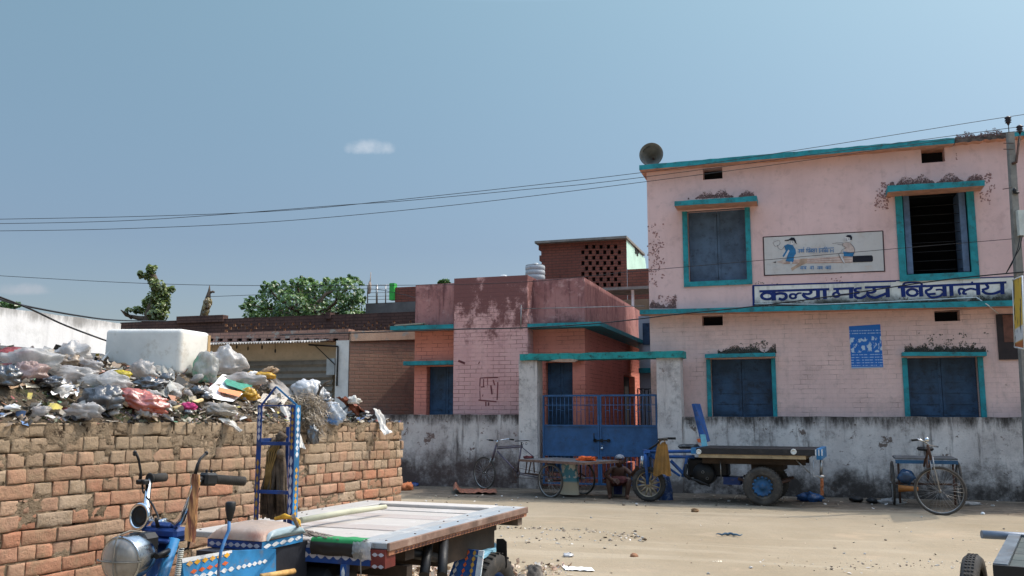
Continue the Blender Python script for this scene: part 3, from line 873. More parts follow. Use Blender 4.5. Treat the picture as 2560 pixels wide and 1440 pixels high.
S([(2098, 85), (2100, 98)], 14, fb)
LET.build('lettering', SIGNB, sg)
# mural: two children on a pencil
o2 = OS + .004
mb = MB(); mb.poly([PW(1908, 592, o2), PW(1911, 688, o2), PW(2212, 677, o2), PW(2206, 578, o2)][::-1])
MURW = wallmat('mural_whitewash', (.56, .53, .51), (.50, .47, .45), stain=(.28, .15, .08), stain_amt=.35, streak=.3, bumps=.15)
mu = mb.build('mural', MURW, sb)
MC = {k: plain('mural_' + k, c, .8, var=.25, sc=9) for k, c in dict(line=(.05, .025, .03), blue=(.03, .16, .33), black=(.012, .012, .02), skin=(.50, .40, .34), white=(.56, .53, .52), cream=(.54, .42, .37), rust=(.38, .20, .15), stain=(.42, .29, .21), text=(.05, .17, .36)).items()}
keys = list(MC)
MU = MB(); mc = [0]
def MP(pts, k):
    mc[0] += 1
    MU.poly([fa(x, y, o2 + .002 + .0004 * mc[0]) for x, y in pts][::-1], mi=keys.index(k))
def MS(pts, w_, k):
    mc[0] += 1
    stroke(MU, pts, w_, o2 + .002 + .0004 * mc[0], fa, keys.index(k))
for a, b, ww in (((238, 205), (2110, 108), 13), ((238, 205), (258, 805), 17), ((250, 805), (2150, 738), 15), ((2110, 108), (2140, 740), 17)): MS([a, b], ww, 'line')
MP([(440, 590), (560, 560), (1640, 490), (1640, 600), (560, 625)], 'cream'); MS([(540, 585), (1630, 515)], 7, 'rust'); MS([(560, 615), (1630, 598)], 8, 'rust'); MS([(560, 600), (1630, 555)], 6, 'rust')
MP([(820, 545), (930, 540), (920, 610), (850, 640), (740, 700), (690, 735), (670, 690), (740, 650), (800, 610)], 'stain'); MP([(1640, 500), (1935, 490), (1955, 510), (1955, 575), (1940, 590), (1640, 600)], 'black'); MP([(385, 598), (440, 585), (435, 608)], 'black')
MP([(565, 340), (620, 315), (700, 330), (745, 400), (752, 460), (720, 510), (715, 580), (700, 600), (590, 580), (610, 520), (640, 420), (610, 440), (560, 520), (540, 500), (590, 420)], 'blue')
MP([(632, 400), (650, 420), (590, 540), (560, 560), (555, 530)], 'white'); MP(oval(682, 285, 48, 42), 'white')
MP([(572, 252), (640, 240), (680, 210), (725, 215), (748, 260), (764, 320), (735, 290), (715, 262), (650, 258), (620, 265), (575, 264)], 'black')
for ex in (660, 700): MP(oval(ex, 282, 7, 9, n=8), 'black')
MS([(655, 300), (668, 305)], 5, 'line')
MS([(570, 350), (530, 400), (480, 380), (460, 330)], 5, 'line'); MS([(390, 290), (430, 350), (500, 310), (480, 255), (390, 290)], 4, 'line'); MP([(530, 560), (580, 550), (600, 600), (540, 610)], 'skin'); MP([(655, 590), (690, 590), (690, 640), (665, 640)], 'white')
MP([(1480, 300), (1560, 290), (1620, 310), (1668, 390), (1665, 440), (1500, 440), (1520, 370)], 'cream'); MP([(1492, 430), (1665, 448), (1640, 510), (1490, 505)], 'blue')
MP(oval(1562, 232, 62, 56), 'white'); MP([(1525, 195), (1560, 170), (1610, 172), (1632, 205), (1625, 250), (1600, 250), (1598, 215), (1550, 205)], 'black')
for ex in (1540, 1578): MP(oval(ex, 236, 7, 8, n=8), 'black')
MS([(1530, 262), (1555, 262)], 7, 'line')
MS([(1490, 295), (1400, 296), (1320, 305)], 6, 'line'); MS([(1480, 325), (1400, 318)], 4, 'line'); MP([(1420, 460), (1490, 440), (1500, 500), (1480, 510), (1515, 610), (1490, 610), (1440, 500)], 'white'); MS([(1490, 440), (1425, 460), (1430, 500), (1500, 615)], 5, 'line'); MS([(1600, 300), (1660, 370), (1668, 440), (1650, 470)], 5, 'line'); MS([(1490, 300), (1480, 340), (1540, 370), (1480, 400), (1455, 440)], 5, 'line')
# सर्व शिक्षा अभियान
def txt(w_):
    k = 'text'
    for b in (((780, 402), (882, 396)), ((905, 396), (1078, 388)), ((1105, 388), (1345, 372))): MS(b, 9, k)
    for x in (838, 872, 965, 1000, 1040, 1072, 1165, 1215, 1250, 1290, 1335): MS([(x, 392), (x + 1, 446)], 9, k)
    MS([(795, 402), (812, 420), (795, 440), (812, 452)], 10, k); MS([(812, 425), (838, 424)], 8, k); MS(oval(860, 422, 12, 10), 8, k); MS([(870, 390), (866, 370), (880, 362)], 6, k)
    MS([(920, 392), (922, 448)], 9, k); MS([(920, 390), (935, 366), (965, 372), (965, 390)], 7, k); MS([(945, 400), (938, 420), (952, 432), (945, 446)], 9, k)
    MS(oval(985, 425, 11, 12), 8, k); MS([(1010, 400), (1030, 415), (1012, 432), (1035, 446)], 9, k)
    MS([(1110, 398), (1128, 408), (1112, 424), (1130, 436), (1112, 450)], 9, k); MS([(1130, 424), (1163, 420)], 8, k)
    MS([(1188, 390), (1190, 446)], 9, k); MS([(1188, 386), (1200, 362), (1230, 366), (1232, 386)], 7, k); MS([(1200, 410), (1190, 425), (1213, 428)], 8, k)
    MS([(1232, 395), (1238, 412), (1226, 420), (1236, 436), (1250, 432)], 8, k); MS(oval(1312, 418, 10, 8), 7, k)
txt(9)
for b in (((820, 668), (920, 664)), ((970, 662), (1030, 660)), ((1085, 668), (1170, 664)), ((1215, 662), (1300, 656))): MS(b, 8, 'text')
for x in (850, 905, 1000, 1024, 1120, 1160, 1240, 1270, 1292): MS([(x, 664), (x + 1, 712)], 9, 'text')
for x, y in ((832, 692), (885, 690), (985, 690), (1100, 692), (1142, 690), (1226, 688), (1256, 690)): MS(oval(x, y, 12, 10, n=8), 8, 'text')
MS([(1830, 662), (1940, 656)], 10, 'skin'); MS([(1860, 690), (1905, 686)], 7, 'skin')
MU.build('painted_figures', [MC[k] for k in keys], mu)
# loudspeaker on the roof corner
lc = PW(1628, 386, OS + .1)
ls = thing('loudspeaker', 'large grey horn loudspeaker on the left corner of the school roof', 'loudspeaker', PW(1640, 412, OS + .1), -PHI)
hx = V((-.28, -.93, -.05)).normalized()
HORN = plain('grey_horn', (.21, .20, .18), .6, .2, var=.3, dirt=(.09, .08, .07))
mb = MB()
mb.lathe(lc, hx, [(.225, .0), (.232, .012), (.222, .006), (.17, -.09), (.11, -.19), (.06, -.27), (.035, -.30), (.001, -.30)], 40)
h = mb.build('horn', HORN, ls)
mb = MB(); mb.torus(lc, hx, .228, .009, 40, 6); mb.build('rim', BLACKM, h)
mb = MB(); mb.lathe(lc, hx, [(.05, -.26), (.05, -.36), (.09, -.37), (.09, -.47), (.001, -.48)], 20); mb.build('driver', HORN, ls)
mb = MB(); mb.tube([lc + hx * -.3, lc + hx * -.3 + UP * -.2], .02, 8); mb.build('bracket', RUST, ls)
mb = MB()
rt = hx.cross(UP).normalized()
if rt.x < 0: rt = -rt
u2 = rt.cross(hx).normalized()
if u2.z < 0: u2 = -u2
for k, (a, l) in enumerate(((108, 3), (122, 3), (136, 3), (150, 3))):
    d = rt * cos(radians(a)) + u2 * sin(radians(a)); e = rt * -sin(radians(a)) + u2 * cos(radians(a))
    c_ = lc + d * .185 - hx * .055
    mb.tube([c_ - d * .02 - e * .012, c_ + d * .02 - e * .012 + hx * .01], .004, 5); mb.tube([c_ - d * .02 + e * .012, c_ + d * .02 + e * .012 + hx * .01], .004, 5); mb.tube([c_ - e * .012, c_ + e * .012], .004, 5)
mb.build('lettering', BLACKM, h)
# ------------------------------------------------------------------ pink annex
OA = -.62; OR = -1.02
za_m = PW(1226, 692, OA).z
PINK_A = wallmat('annex_pink_brick', (.68, .40, .37), (.57, .31, .29), lines=(.17, .08, .07), line_w=.005, bw=.25, bh=.083, linemask=(.40, .56), stain=(.16, .055, .055), stain_amt=.5, streak=.3,
                 peel=(.25, .10, .09), peel_lo=.70, top=za_m, topsoft=2.1, top_iso=True, top_c=(.19, .083, .078), bumps=.6)
ORANGE = wallmat('annex_orange_brick', (.70, .26, .19), (.62, .225, .17), lines=(.22, .07, .05), line_w=.005, bw=.25, bh=.083, linemask=(.42, .58), stain=(.2, .07, .06), stain_amt=.3, streak=.2, bumps=.5)
MAROON = wallmat('maroon_parapet', (.46, .225, .205), (.33, .145, .135), stain=(.07, .025, .03), stain_amt=.8, streak=.9, peel=(.47, .26, .24), peel_lo=.55, top_iso=None, mould=.4, bottom=(3.0, 3.5), bot_c=(.05, .028, .03), bumps=.5)
um0, um1 = UW(PW(1134, 860, OA)), UW(PW(1319, 860, OA))
ul0 = UW(PW(1037, 860, OR)); ur1 = UW(PW(1462, 860, OR))
zl_t2 = PW(1085, 710, OR).z; zr_t = PW(1400, 696, OR).z
an = thing('annex_building', 'low stained pink annex with maroon parapets and teal ledges behind the gateway', 'building', LP(um0, OA, 0), -PHI)
mb = MB()
for (a, b) in (((um0, OA), (um1, OA)), ((um1, OA), (um1, -5)), ((um1, -5), (um0, -5)), ((um0, -5), (um0, OA))):
    mb.quad(LP(*a, -.1), LP(*b, -.1), LP(*b, za_m), LP(*a, za_m))
mb.quad(LP(um0, OA, za_m), LP(um1, OA, za_m), LP(um1, -5, za_m), LP(um0, -5, za_m))
mb.build('front_bay', PINK_A, an)
zch_r = PW(1416, 806, OR + .45).z; zch_l = PW(1085, 812, OR + .45).z
# recessed left part
dl = rpx(1066, 916, 1140, 1060, OR)
dl = (dl[0], um0 + .02, .4, dl[3])
mb = MB(); facewall(mb, OR, (ul0, um0, -.1, zch_l), [(dl[0], um0 - .001, dl[2], dl[3], .25)])
mb.quad(LP(ul0, OR, -.1), LP(ul0, OR, zch_l), LP(ul0, -5, zch_l), LP(ul0, -5, -.1))
mb.build('left_wall', [ORANGE, DARK], an)
mb = MB()
mb.box(LP(ul0, -5, zch_l), T * (um0 - ul0), NF * (5 + OR), UP * (zl_t2 - zch_l))
mb.build('parapet', MAROON, an)
dr = rpx(1364, 906, 1432, 1060, OR); dr = (dr[0], dr[1], .25, dr[3])
mb = MB(); facewall(mb, OR, (um1, ur1, -.1, zch_r), [(*dr, .2)])
side_end = onplane(1605, 850, LP(ur1, OR, 0), T)
LS = (side_end - LP(ur1, OR, 0)).dot(-NF)
s_holes = []
q0 = onplane(1560, 1000, LP(ur1, OR, 0), T); q1 = onplane(1588, 1000, LP(ur1, OR, 0), T)
s0, s1 = (q0 - LP(ur1, OR, 0)).dot(-NF), (q1 - LP(ur1, OR, 0)).dot(-NF)
dz = onplane(1574, 940, LP(ur1, OR, 0), T).z
facewall(mb, 0, (0, LS, -.1, zch_r), [(s0, s1, .2, dz, .15)], org=LP(ur1, OR, 0), tt=-NF, nn=T)
mb.build('right_wall', [ORANGE, DARK], an)
mb = MB(); mb.box(LP(um1 + .001, OR - LS, zch_r), T * (ur1 - um1), NF * LS, UP * (zr_t - zch_r))
mb.build('parapet', MAROON, an)
# ledges
mb = MB()
ht = .085
lx = UW(PW(975, 815, OR + .45))
bxl(mb, lx, um0 - .002, OR + .001, OR + .45, zch_l - ht, zch_l)
mb.build('ledge', TEALM if False else TEAL, an)
mb = MB()
for k in range(3):
    mb.box(LP(lx + .02 + .03 * k, OR + .12 + .1 * k, zch_l + .005 + .02 * (k == 1)), T * (.72 - .05 * k) + UP * .02, NF * .09, UP * .022)
mb.build('plank', plain('grey_plank', (.32, .26, .2), .85, var=.35, sc=3), loc=LP(lx + .1, OR + .3, zch_l), label='loose weathered planks lying on the left ledge of the pink annex', category='planks')
mb = MB()
bxl(mb, um1 + .002, ur1 + .42, OR + .001, OR + .42, zch_r - ht, zch_r)
mb.box(LP(ur1 + .001, OR - LS - .3, zch_r - ht), T * .419, NF * (LS + .3), UP * ht)
mb.build('ledge', TEAL, an)
zlow = PW(1070, 902, OR + .22).z
mb = MB(); bxl(mb, UW(PW(1008, 905, OR + .22)), um0 - .002, OR + .001, OR + .22, zlow - .085, zlow); mb.build('ledge', TEAL, an)
mb = MB(); bxl(mb, dr[0] + .02, ur1 - .01, OR + .001, OR + .14, dr[3] + .02, dr[3] + .07); mb.build('ledge', CONC, an)
shutters((dl[0], um0 - .01, dl[2], dl[3]), OR - .18, an, SHUT, 9)
shutters(dr, OR - .16, an, SHUT, 9)
# faded scribble on the front bay
SCR = plain('faded_maroon_paint', (.17, .05, .055), .9, var=.4)
mb = MB(); o3 = OA + .003
fz = lambda x, y, o: PW(960 + x / 3.556, 820 + y / 3.556, o)
sc_ = [0]
def SS(pts, w_):
    sc_[0] += 1; stroke(mb, pts, w_, o3 + .0004 * (sc_[0] % 8), fz)
for a in (([(855, 445), (1015, 440)], 8), ([(855, 445), (852, 520)], 8), ([(852, 560), (855, 635)], 6), ([(1012, 480), (1005, 640)], 9), ([(840, 640), (1000, 655)], 10), ([(905, 655), (905, 695)], 10), ([(930, 660), (930, 692)], 10),
          ([(885, 455), (885, 525)], 8), ([(920, 450), (922, 510)], 6), ([(950, 510), (960, 590)], 12), ([(970, 460), (985, 510)], 9), ([(860, 525), (895, 522)], 8), ([(880, 590), (875, 610)], 6), ([(852, 520), (852, 560)], 3)): SS(*a)
mb.build('scribble', SCR, an)
for a in (([(660, 290), (720, 315)], 18), ([(840, 320), (850, 300)], 8)):
    mb = MB(); SS(*a); mb.build('paint_smear', SCR, an)
mb = MB(); mb.tube([PW(1303, 762, OA + .06), PW(1302, 822, OA + .06)], .011, 6); mb.tube([PW(1303, 772, OA + .06), PW(1612, 765, OA + .1)], .008, 5)
mb.build('service_pipe', STEEL, an)
# narrow yard beyond the gate: lit end wall and an iron grille
yw = PW(1600, 1000, -7.2)
mb = MB(); bxl(mb, UW(yw) - .9, UW(yw) + 3.2, -7.6, -7.2, -.1, 1.9)
mb.build('yard_wall', PINK_A, loc=LP(UW(yw), -7.4, 0), rotz=-PHI, label='sunlit pink yard wall seen through the gate bars beyond the annex', category='wall')
mb = MB()
a, b = UW(PW(1594, 1000, -3.4)), UW(PW(1640, 1000, -3.4))
zt_ = PW(1615, 972, -3.4).z
for i in range(6):
    u = a + (b - a) * i / 5; mb.tube([LP(u, -3.4, 0), LP(u, -3.4, zt_)], .01, 6)
for z in (zt_, zt_ - .14, .5, .1): mb.tube([LP(a, -3.4, z), LP(b, -3.4, z)], .01, 6)
for i in range(3):
    u = a + (b - a) * (i + .5) / 3
    mb.torus(LP(u, -3.4, zt_ - .07), NF, .055, .006, 16, 5)
mb.build('iron_grille', BLACKM, loc=LP(a, -3.4, 0), rotz=-PHI, label='dark wrought iron grille with rings seen through the gate', category='grille')
# ------------------------------------------------------------------ buildings behind
BRK_R = wallmat('red_back_brick', (.235, .085, .06), (.17, .06, .045), lines=(.10, .055, .045), line_w=.012, bw=.25, bh=.085, linemask=(.2, .35), stain=(.05, .025, .022), stain_amt=.6, streak=.4, bumps=.6)
def OFFD(x, y, D): return (P(x, y, D) - W0).dot(NF)
ob = OFFD(1460, 660, 27)
tw = thing('brick_tower', 'red brick roof room with a pierced lattice and pale mint side behind the annex', 'building', LP(UW(PW(1460, 700, ob)), ob, 0), -PHI)
u0, u1 = UW(PW(1354, 650, ob)), UW(PW(1567, 650, ob)); zt = PW(1460, 605, ob).z; zb_ = PW(1460, 800, ob).z
holes = []
for r_ in range(9):
    for c_ in range(6):
        x = 1453 + c_ * 18.2 + (9 if r_ % 2 == 0 else 0); y = 612 + r_ * 13.5
        if x > 1545: continue
        a = rpx(x, y, x + 8.2, y + 10, ob); holes.append((*a, .16))
mb = MB(); facewall(mb, ob, (u0, u1, zb_, zt), holes)
k = 14
for i in range(k):
    z = zb_ + (zt - zb_) * i / k; zz_ = zb_ + (zt - zb_) * (i + 1) / k
    e = (.07 if i % 2 else 0) + R.random() * .03
    mb.box(LP(u0 - e, ob - .3, z), T * (e + .001), NF * .299, UP * (zz_ - z))
mb.quad(LP(u0, ob, zb_), LP(u0, ob, zt), LP(u0, ob - 2, zt), LP(u0, ob - 2, zb_))
mb.build('front_wall', [BRK_R, DARK], tw)
MINT = plain('mint_limewash', (.50, .74, .62), .9, var=.12, sc=2, dirt=(.3, .4, .35), damt=.3)
org = LP(u1, ob, 0)
e1 = onplane(1612, 634, org, T); e2 = onplane(1620, 675, org, T); Ld = (e2 - org).dot(-NF)
zmb = onplane(1569, 673, org, T).z
mb = MB()
mb.quad(LP(u1, ob, zmb), LP(u1, ob - Ld, zmb), LP(u1, ob - Ld * .86, zt - .04), LP(u1, ob, zt))
mb.build('side_wall', MINT, tw)
mb = MB(); 
for (x, y) in ((1588, 632), (1592, 638), (1594, 631)):
    p = onplane(x, y, org + T * .01, T); mb.box(p, NF * -.22, T * .01, UP * .16)
mb.build('vent_slots', DARK, tw)
mb = MB(); bxl(mb, u0 - .15, u1 + .05, ob - 3, ob + .25, zt, zt + .07); mb.build('roof_sheet', CONC, tw)
mb = MB(); bxl(mb, u1 + .002, u1 + 5.5, ob - Ld, ob - .02, zb_ - 1, zmb - .02); 
mb.build('lower_wall', BRK_R, tw)
# slab and verandah of the house behind
ov = ob + 1.6
hv = thing('verandah_house', 'pale house with a thin roof slab and slim white post behind the annex', 'building', LP(UW(PW(1560, 740, ov)), ov, 0), -PHI)
mb = MB(); bxl(mb, UW(PW(1505, 720, ov)), UW(PW(1700, 720, ov)), ov - 1.2, ov, PW(1560, 724, ov).z, PW(1560, 717, ov).z); mb.build('roof_slab', CONC, hv)
mb = MB(); bxl(mb, UW(PW(1576, 740, ov)), UW(PW(1582, 740, ov)), ov - .25, ov - .15, 0, PW(1560, 724, ov).z); mb.build('post', WHITEP, hv)
mb = MB(); bxl(mb, UW(PW(1505, 720, ov)), UW(PW(1760, 720, ov)), ov - 3, ov - 1.3, 0, PW(1560, 735, ov).z)
mb.build('wall', plain('dim_cream_wall', (.34, .31, .25), .9, var=.2, sc=2), hv)
# bluish house end glimpsed between annex and school
oz = -5.5
bh_ = thing('narrow_house', 'pale blue and white house end showing between the annex and the school', 'building', LP(UW(PW(1615, 900, oz)), oz, 0), -PHI)
mb = MB(); bxl(mb, UW(PW(1598, 900, oz)), UW(PW(1660, 900, oz)), oz - .8, oz, 0, PW(1615, 790, oz).z); mb.build('wall', plain('pale_blue_wall', (.42, .46, .50), .9, var=.2, sc=2), bh_)
mb = MB(); bxl(mb, UW(PW(1607, 830, oz)), UW(PW(1640, 830, oz)), oz + .001, oz + .02, PW(1615, 862, oz).z, PW(1615, 808, oz).z); mb.build('window', SHUT, bh_)
mb = MB(); bxl(mb, UW(PW(1600, 930, oz)), UW(PW(1650, 930, oz)), oz + .001, oz + .2, PW(1615, 933, oz).z, PW(1615, 921, oz).z); mb.build('ledge', TEAL, bh_)
# water tank and rounded tank lid
TANK = plain('water_tank_plastic', (.42, .45, .47), .5, var=.12, sc=2, dirt=(.25, .25, .25), damt=.4)
tk = P(1338, 700, 25.5)
s_ = 25.5 / FPX
mb = MB()
pr = [(25 * s_, -.6)]
for i in range(7):
    h = -.55 + i * .14; pr += [(25 * s_, h), (25 * s_, h + .09), (24 * s_, h + .11), (24 * s_, h + .13)]
pr += [(24 * s_, .36), (16 * s_, .42), (8 * s_, .44), (8 * s_, .48), (.001, .48)]
mb.lathe(tk, UP, pr, 28)
mb.build('water_tank', TANK, label='pale grey ribbed plastic water tank beside the brick roof room', category='water tank')
mb = MB(); tk2 = P(1259, 700, 22)
mb.lathe(tk2, UP, [(.13, -.4), (.13, .0), (.12, .07), (.07, .12), (.001, .135)], 22)
mb.build('water_tank', TANK, label='small domed grey tank top peeping over the annex front bay', category='water tank')
# house with railings
og = OFFD(980, 740, 30)
rh = thing('railing_house', 'grey roof terrace with thin railings and a bright green post, left of the annex', 'building', LP(UW(PW(980, 760, og)), og, 0), -PHI)
mb = MB(); bxl(mb, UW(PW(914, 765, og)), UW(PW(1060, 765, og)), og - 4, og, 0, PW(980, 756, og).z); mb.build('terrace_wall', plain('grey_terrace', (.13, .125, .12), .9, var=.3, sc=2), rh)
mb = MB(); bxl(mb, UW(PW(986, 735, og)), UW(PW(1060, 735, og)), og - .4, og - .05, PW(1010, 757, og).z, PW(1010, 717, og).z); mb.build('brick_parapet', BRK_R, rh)
mb = MB(); bxl(mb, UW(PW(974, 735, og)), UW(PW(986, 735, og)), og - .2, og + .03, PW(980, 750, og).z, PW(980, 708, og).z); mb.build('green_post', plain('green_paint', (.05, .42, .07), .7, var=.2), rh)
mb = MB()
for x in (919, 942, 964): mb.tube([PW(x, 758, og), PW(x, 712, og)], .02 if x != 942 else .035, 6)
for y in (712, 722, 731, 740, 748): mb.tube([PW(918, y + 1, og), PW(975, y, og)], .01, 5)
mb.build('railing', STEEL, rh)
mb = MB(); mb.tube([PW(920, 735, og + .1), PW(926, 700, og + .1), PW(927, 680, og + .1)], [.03, .02, .008], 6); mb.blob(PW(924, 718, og + .1), .06, .06, .2, seed=4, amp=.4)
mb.build('rag_pole', plain('faded_rag', (.42, .33, .27), .9), label='thin pole with a faded rag tied on, at the end of the terrace railing', category='pole')
# ------------------------------------------------------------------ low brick house and shop
oh = OFFD(700, 800, 26)
lh = thing('low_brick_house', 'long low dark brick house with a pierced parapet behind the shop', 'building', LP(UW(PW(700, 830, oh)), oh, 0), -PHI)
DKB = wallmat('dark_parapet_brick', (.115, .065, .052), (.075, .043, .038), lines=(.05, .03, .026), line_w=.012, bw=.25, bh=.085, linemask=(.2, .4), stain=(.02, .016, .016), stain_amt=.8, streak=.5, bumps=.6)
u0, u1 = UW(PW(300, 815, oh)), UW(PW(1044, 800, oh))
zt = PW(660, 793, oh).z; zb_ = PW(660, 842, oh).z
holes = []
rr = random.Random(5)
for i in range(46):
    x = 562 + i * 10.5
    for j, y in enumerate((804, 811.5, 818)):
        if (i + j) % 2 or rr.random() < .25 or 812 < x < 830: continue
        yy = y + 6 - (x - 560) * .019
        wd = rr.choice((3.4, 4.2, 5.5)) if x > 640 else rr.choice((5, 6.5, 7))
        holes.append((*rpx(x, yy, x + wd, yy + 6.3, oh), .14))
mb = MB(); facewall(mb, oh, (u0, u1, zb_, zt), holes, back=False, rev=1)
mb.quad(LP(u0, oh, zt), LP(u1, oh, zt), LP(u1, oh - .13, zt), LP(u0, oh - .13, zt))
mb.quad(LP(u0, oh, zb_), LP(u0, oh, zt), LP(u0, oh - .13, zt), LP(u0, oh - .13, zb_))
inner = MB()
facewall(mb, oh - .13, (u0, u1, zb_, zt), [(h[0], h[1], h[2], h[3], .001) for h in holes], back=False)
mb.build('parapet', [DKB, plain('sunlit_brick_reveal', (.55, .36, .24), .9, var=.4, sc=9)], lh)  # reveals coloured pale so the pierced holes read as sunlit
for (a, b, t_) in ((444, 560, 794.5), (816, 828, 786)):
    mb = MB(); r = rpx(a, t_, b, t_ + 12, oh); bxl(mb, r[0], r[1], oh - .2, oh + .06, r[2], r[3] + .06); mb.build('parapet_pier', DKB, lh)
mb = MB(); bxl(mb, u0, u1, oh - 4.5, oh - .2, 0, zb_ - .01); bxl(mb, u0, u1, oh - .199, oh - .002, 0, zb_ - .011); mb.build('wall', DKB, lh)
# shop
op = -1.75
sh_ = thing('shop', 'small brick shop with a corrugated awning edge, cream shutter and white pillar', 'shop', LP(UW(PW(700, 900, op)), op, 0), -PHI)
BRK_S = wallmat('shop_band_brick', (.34, .20, .15), (.27, .15, .12), lines=(.15, .10, .085), line_w=.01, bw=.24, bh=.08, linemask=(.2, .4), stain=(.09, .06, .05), stain_amt=.6, streak=.4, peel=(.3, .27, .24), peel_lo=.58, bumps=.6)
u0, u1 = UW(PW(380, 840, op)), UW(PW(871, 840, op))
zt = PW(700, 827.5, op).z; zm = PW(700, 855, op).z
holes = []
for i in range(24):
    x = 400 + i * 24
    if x > 850: break
    holes.append((*rpx(x, 846, x + 13, 853, op), .1))
mb = MB(); facewall(mb, op, (u0, u1, zm, zt), holes)
mb.quad(LP(u0, op, zt), LP(u1, op, zt), LP(u1, op - 3, zt), LP(u0, op - 3, zt))
mb.quad(LP(u1, op, zm), LP(u1, op - .3, zm), LP(u1, op - .3, zt), LP(u1, op, zt))
mb.quad(LP(u0, op, zm), LP(u1, op, zm), LP(u1, op - 3, zm), LP(u0, op - 3, zm))
mb.build('brick_band', [BRK_S, DARK], sh_)
# corrugated sheet edge
mb = MB()
xs = [375 + i * (805 - 375) / 220 for i in range(221)]
zc_ = PW(650, 856.5, op + .35).z
def corr(u, o): return LP(u, o, zc_ + .022 * sin(u * 2 * pi / .075) + (.35 - (o - op)) * .12)
ua, ub = UW(PW(375, 857, op + .35)), UW(PW(803, 857, op + .35))
nn_ = 360
vs = []
for o in (op + .35, op + .01): vs += [corr(ua + (ub - ua) * i / nn_, o) for i in range(nn_ + 1)]
vs2 = [p - UP * .012 for p in vs[:nn_ + 1]]
mb.add(vs + vs2, [(i, i + 1, nn_ + 2 + i, nn_ + 1 + i) for i in range(nn_)] + [(i, i + 1, 2 * nn_ + 3 + i, 2 * nn_ + 2 + i) for i in range(nn_)], sm=True)
mb.build('corrugated_sheet', plain('galvanised_sheet', (.62, .63, .64), .35, .6, var=.2, sc=5), sh_)
CREAM = plain('cream_plaster', (.50, .41, .30), .9, var=.15, sc=2, dirt=(.25, .2, .15), damt=.4)
ob2 = op - .35
mb = MB(); bxl(mb, u0, u1 - .3, ob2 - .1, ob2, 0, zm - .002); mb.build('back_wall', CREAM, sh_)
mb = MB()
zs_t = PW(720, 902, ob2 + .08).z
ua, ub = UW(PW(560, 930, ob2 + .08)), UW(PW(832, 930, ob2 + .08))
k = 6
for i in range(k):
    z1 = zs_t - i * .155; z0 = z1 - .155
    mb.quad(LP(ua, ob2 + .05, z0), LP(ub, ob2 + .05, z0), LP(ub, ob2 + .11, z0 + .06), LP(ua, ob2 + .11, z0 + .06))
    mb.quad(LP(ua, ob2 + .11, z0 + .06), LP(ub, ob2 + .11, z0 + .06), LP(ub, ob2 + .05, z1), LP(ua, ob2 + .05, z1))
mb.build('roller_shutter', plain('beige_shutter', (.25, .23, .20), .6, .1, var=.2, sc=2, dirt=(.1, .08, .06)), sh_)
mb = MB(); r = rpx(838, 900, 870, 1000, op); bxl(mb, r[0], r[1], op - .35, op - .001, 0, zm - .002); mb.build('pillar', plain('white_pillar', (.68, .66, .62), .9, var=.12, sc=3, dirt=(.35, .33, .3), damt=.3), sh_)
mb = MB(); r = rpx(816, 896, 836, 937, op + .02); bxl(mb, r[0], r[1], op - .1, op + .02, r[2], r[3]); mb.build('meter_box', plain('meter_box_grey', (.36, .38, .38), .5, var=.2, sc=5), sh_)
mb = MB()
fr_ = lambda x, y: PW(x, y, op + .04)
for a, b, w_ in (((772, 862), (845, 866), .02), ((845, 866), (842, 965), .02), ((788, 864), (838, 912), .012)): mb.tube([fr_(*a), fr_(*b)], w_, 6)
mb.build('bracket', BLACKM, sh_)
for x, l in ((620, 8), (688, 14), (592, 4), (655, 5)):
    mb = MB(); mb.tube([fr_(x, 860), fr_(x, 862 + l)], .006, 5); mb.blob(fr_(x, 863 + l), .02, .02, .05, seed=x); mb.build('hanging_bulb', BLACKM, sh_)
# brick side wall with a lit end, turned a little to the sun
Cn = PW(873, 940, op); al = radians(34)
T2 = V((cos(al), sin(al), 0)); N2 = V((sin(al), -cos(al), 0))
BRK_L = wallmat('orange_side_brick', (.31, .175, .125), (.24, .135, .10), lines=(.22, .15, .11), line_w=.014, bw=.24, bh=.082, linemask=(.1, .25), stain=(.10, .07, .06), stain_amt=.6, streak=.3, mould=.45, bottom=(.6, 2.2), bot_c=(.17, .155, .145), bumps=1.0)
zt2 = onplane(950, 829, Cn, N2).z; zm2 = onplane(950, 853, Cn, N2).z
bw = thing('brick_side_wall', 'bare orange brick side wall with a plaster beam between the shop and the annex', 'wall', V((Cn.x, Cn.y, 0)), al)
mb = MB()
o_ = V((Cn.x, Cn.y, 0))
zq = [onplane(x_q, y_q, Cn, N2) for x_q, y_q in ((873, 854.5), (1037, 850), (873, 829), (1037, 827))]
Lq = (zq[1] - zq[0]).dot(T2)
zmf = lambda a: zq[0].z + (zq[1].z - zq[0].z) * a / Lq
ztf = lambda a: zq[2].z + (zq[3].z - zq[2].z) * a / Lq
mb.prism([o_, o_ + T2 * (Lq + .15), o_ + T2 * (Lq + .15) + UP * zmf(Lq + .15), o_ + UP * zmf(0)], N2 * -.25); mb.build('brick_face', BRK_L, bw)
mb = MB()
n_ = 22
for i in range(n_):
    a = (Lq + .15) * i / n_; hh = .02 * mnoise.noise(V((i * .7, 2, 2))) + (0 if a < 1.2 else -.05 * abs(mnoise.noise(V((i * 1.3, 8, 2)))))
    mb.box(o_ + T2 * a - N2 * .3 + UP * (zmf(a) + .015), T2 * ((Lq + .15) / n_), N2 * (.36), UP * (ztf(a) - zmf(a) + hh))
mb.build('beam', wallmat('rough_beam', (.42, .29, .21), (.34, .22, .16), stain=(.16, .1, .08), stain_amt=.5, peel=(.26, .24, .22), peel_lo=.56, bumps=.8), bw)
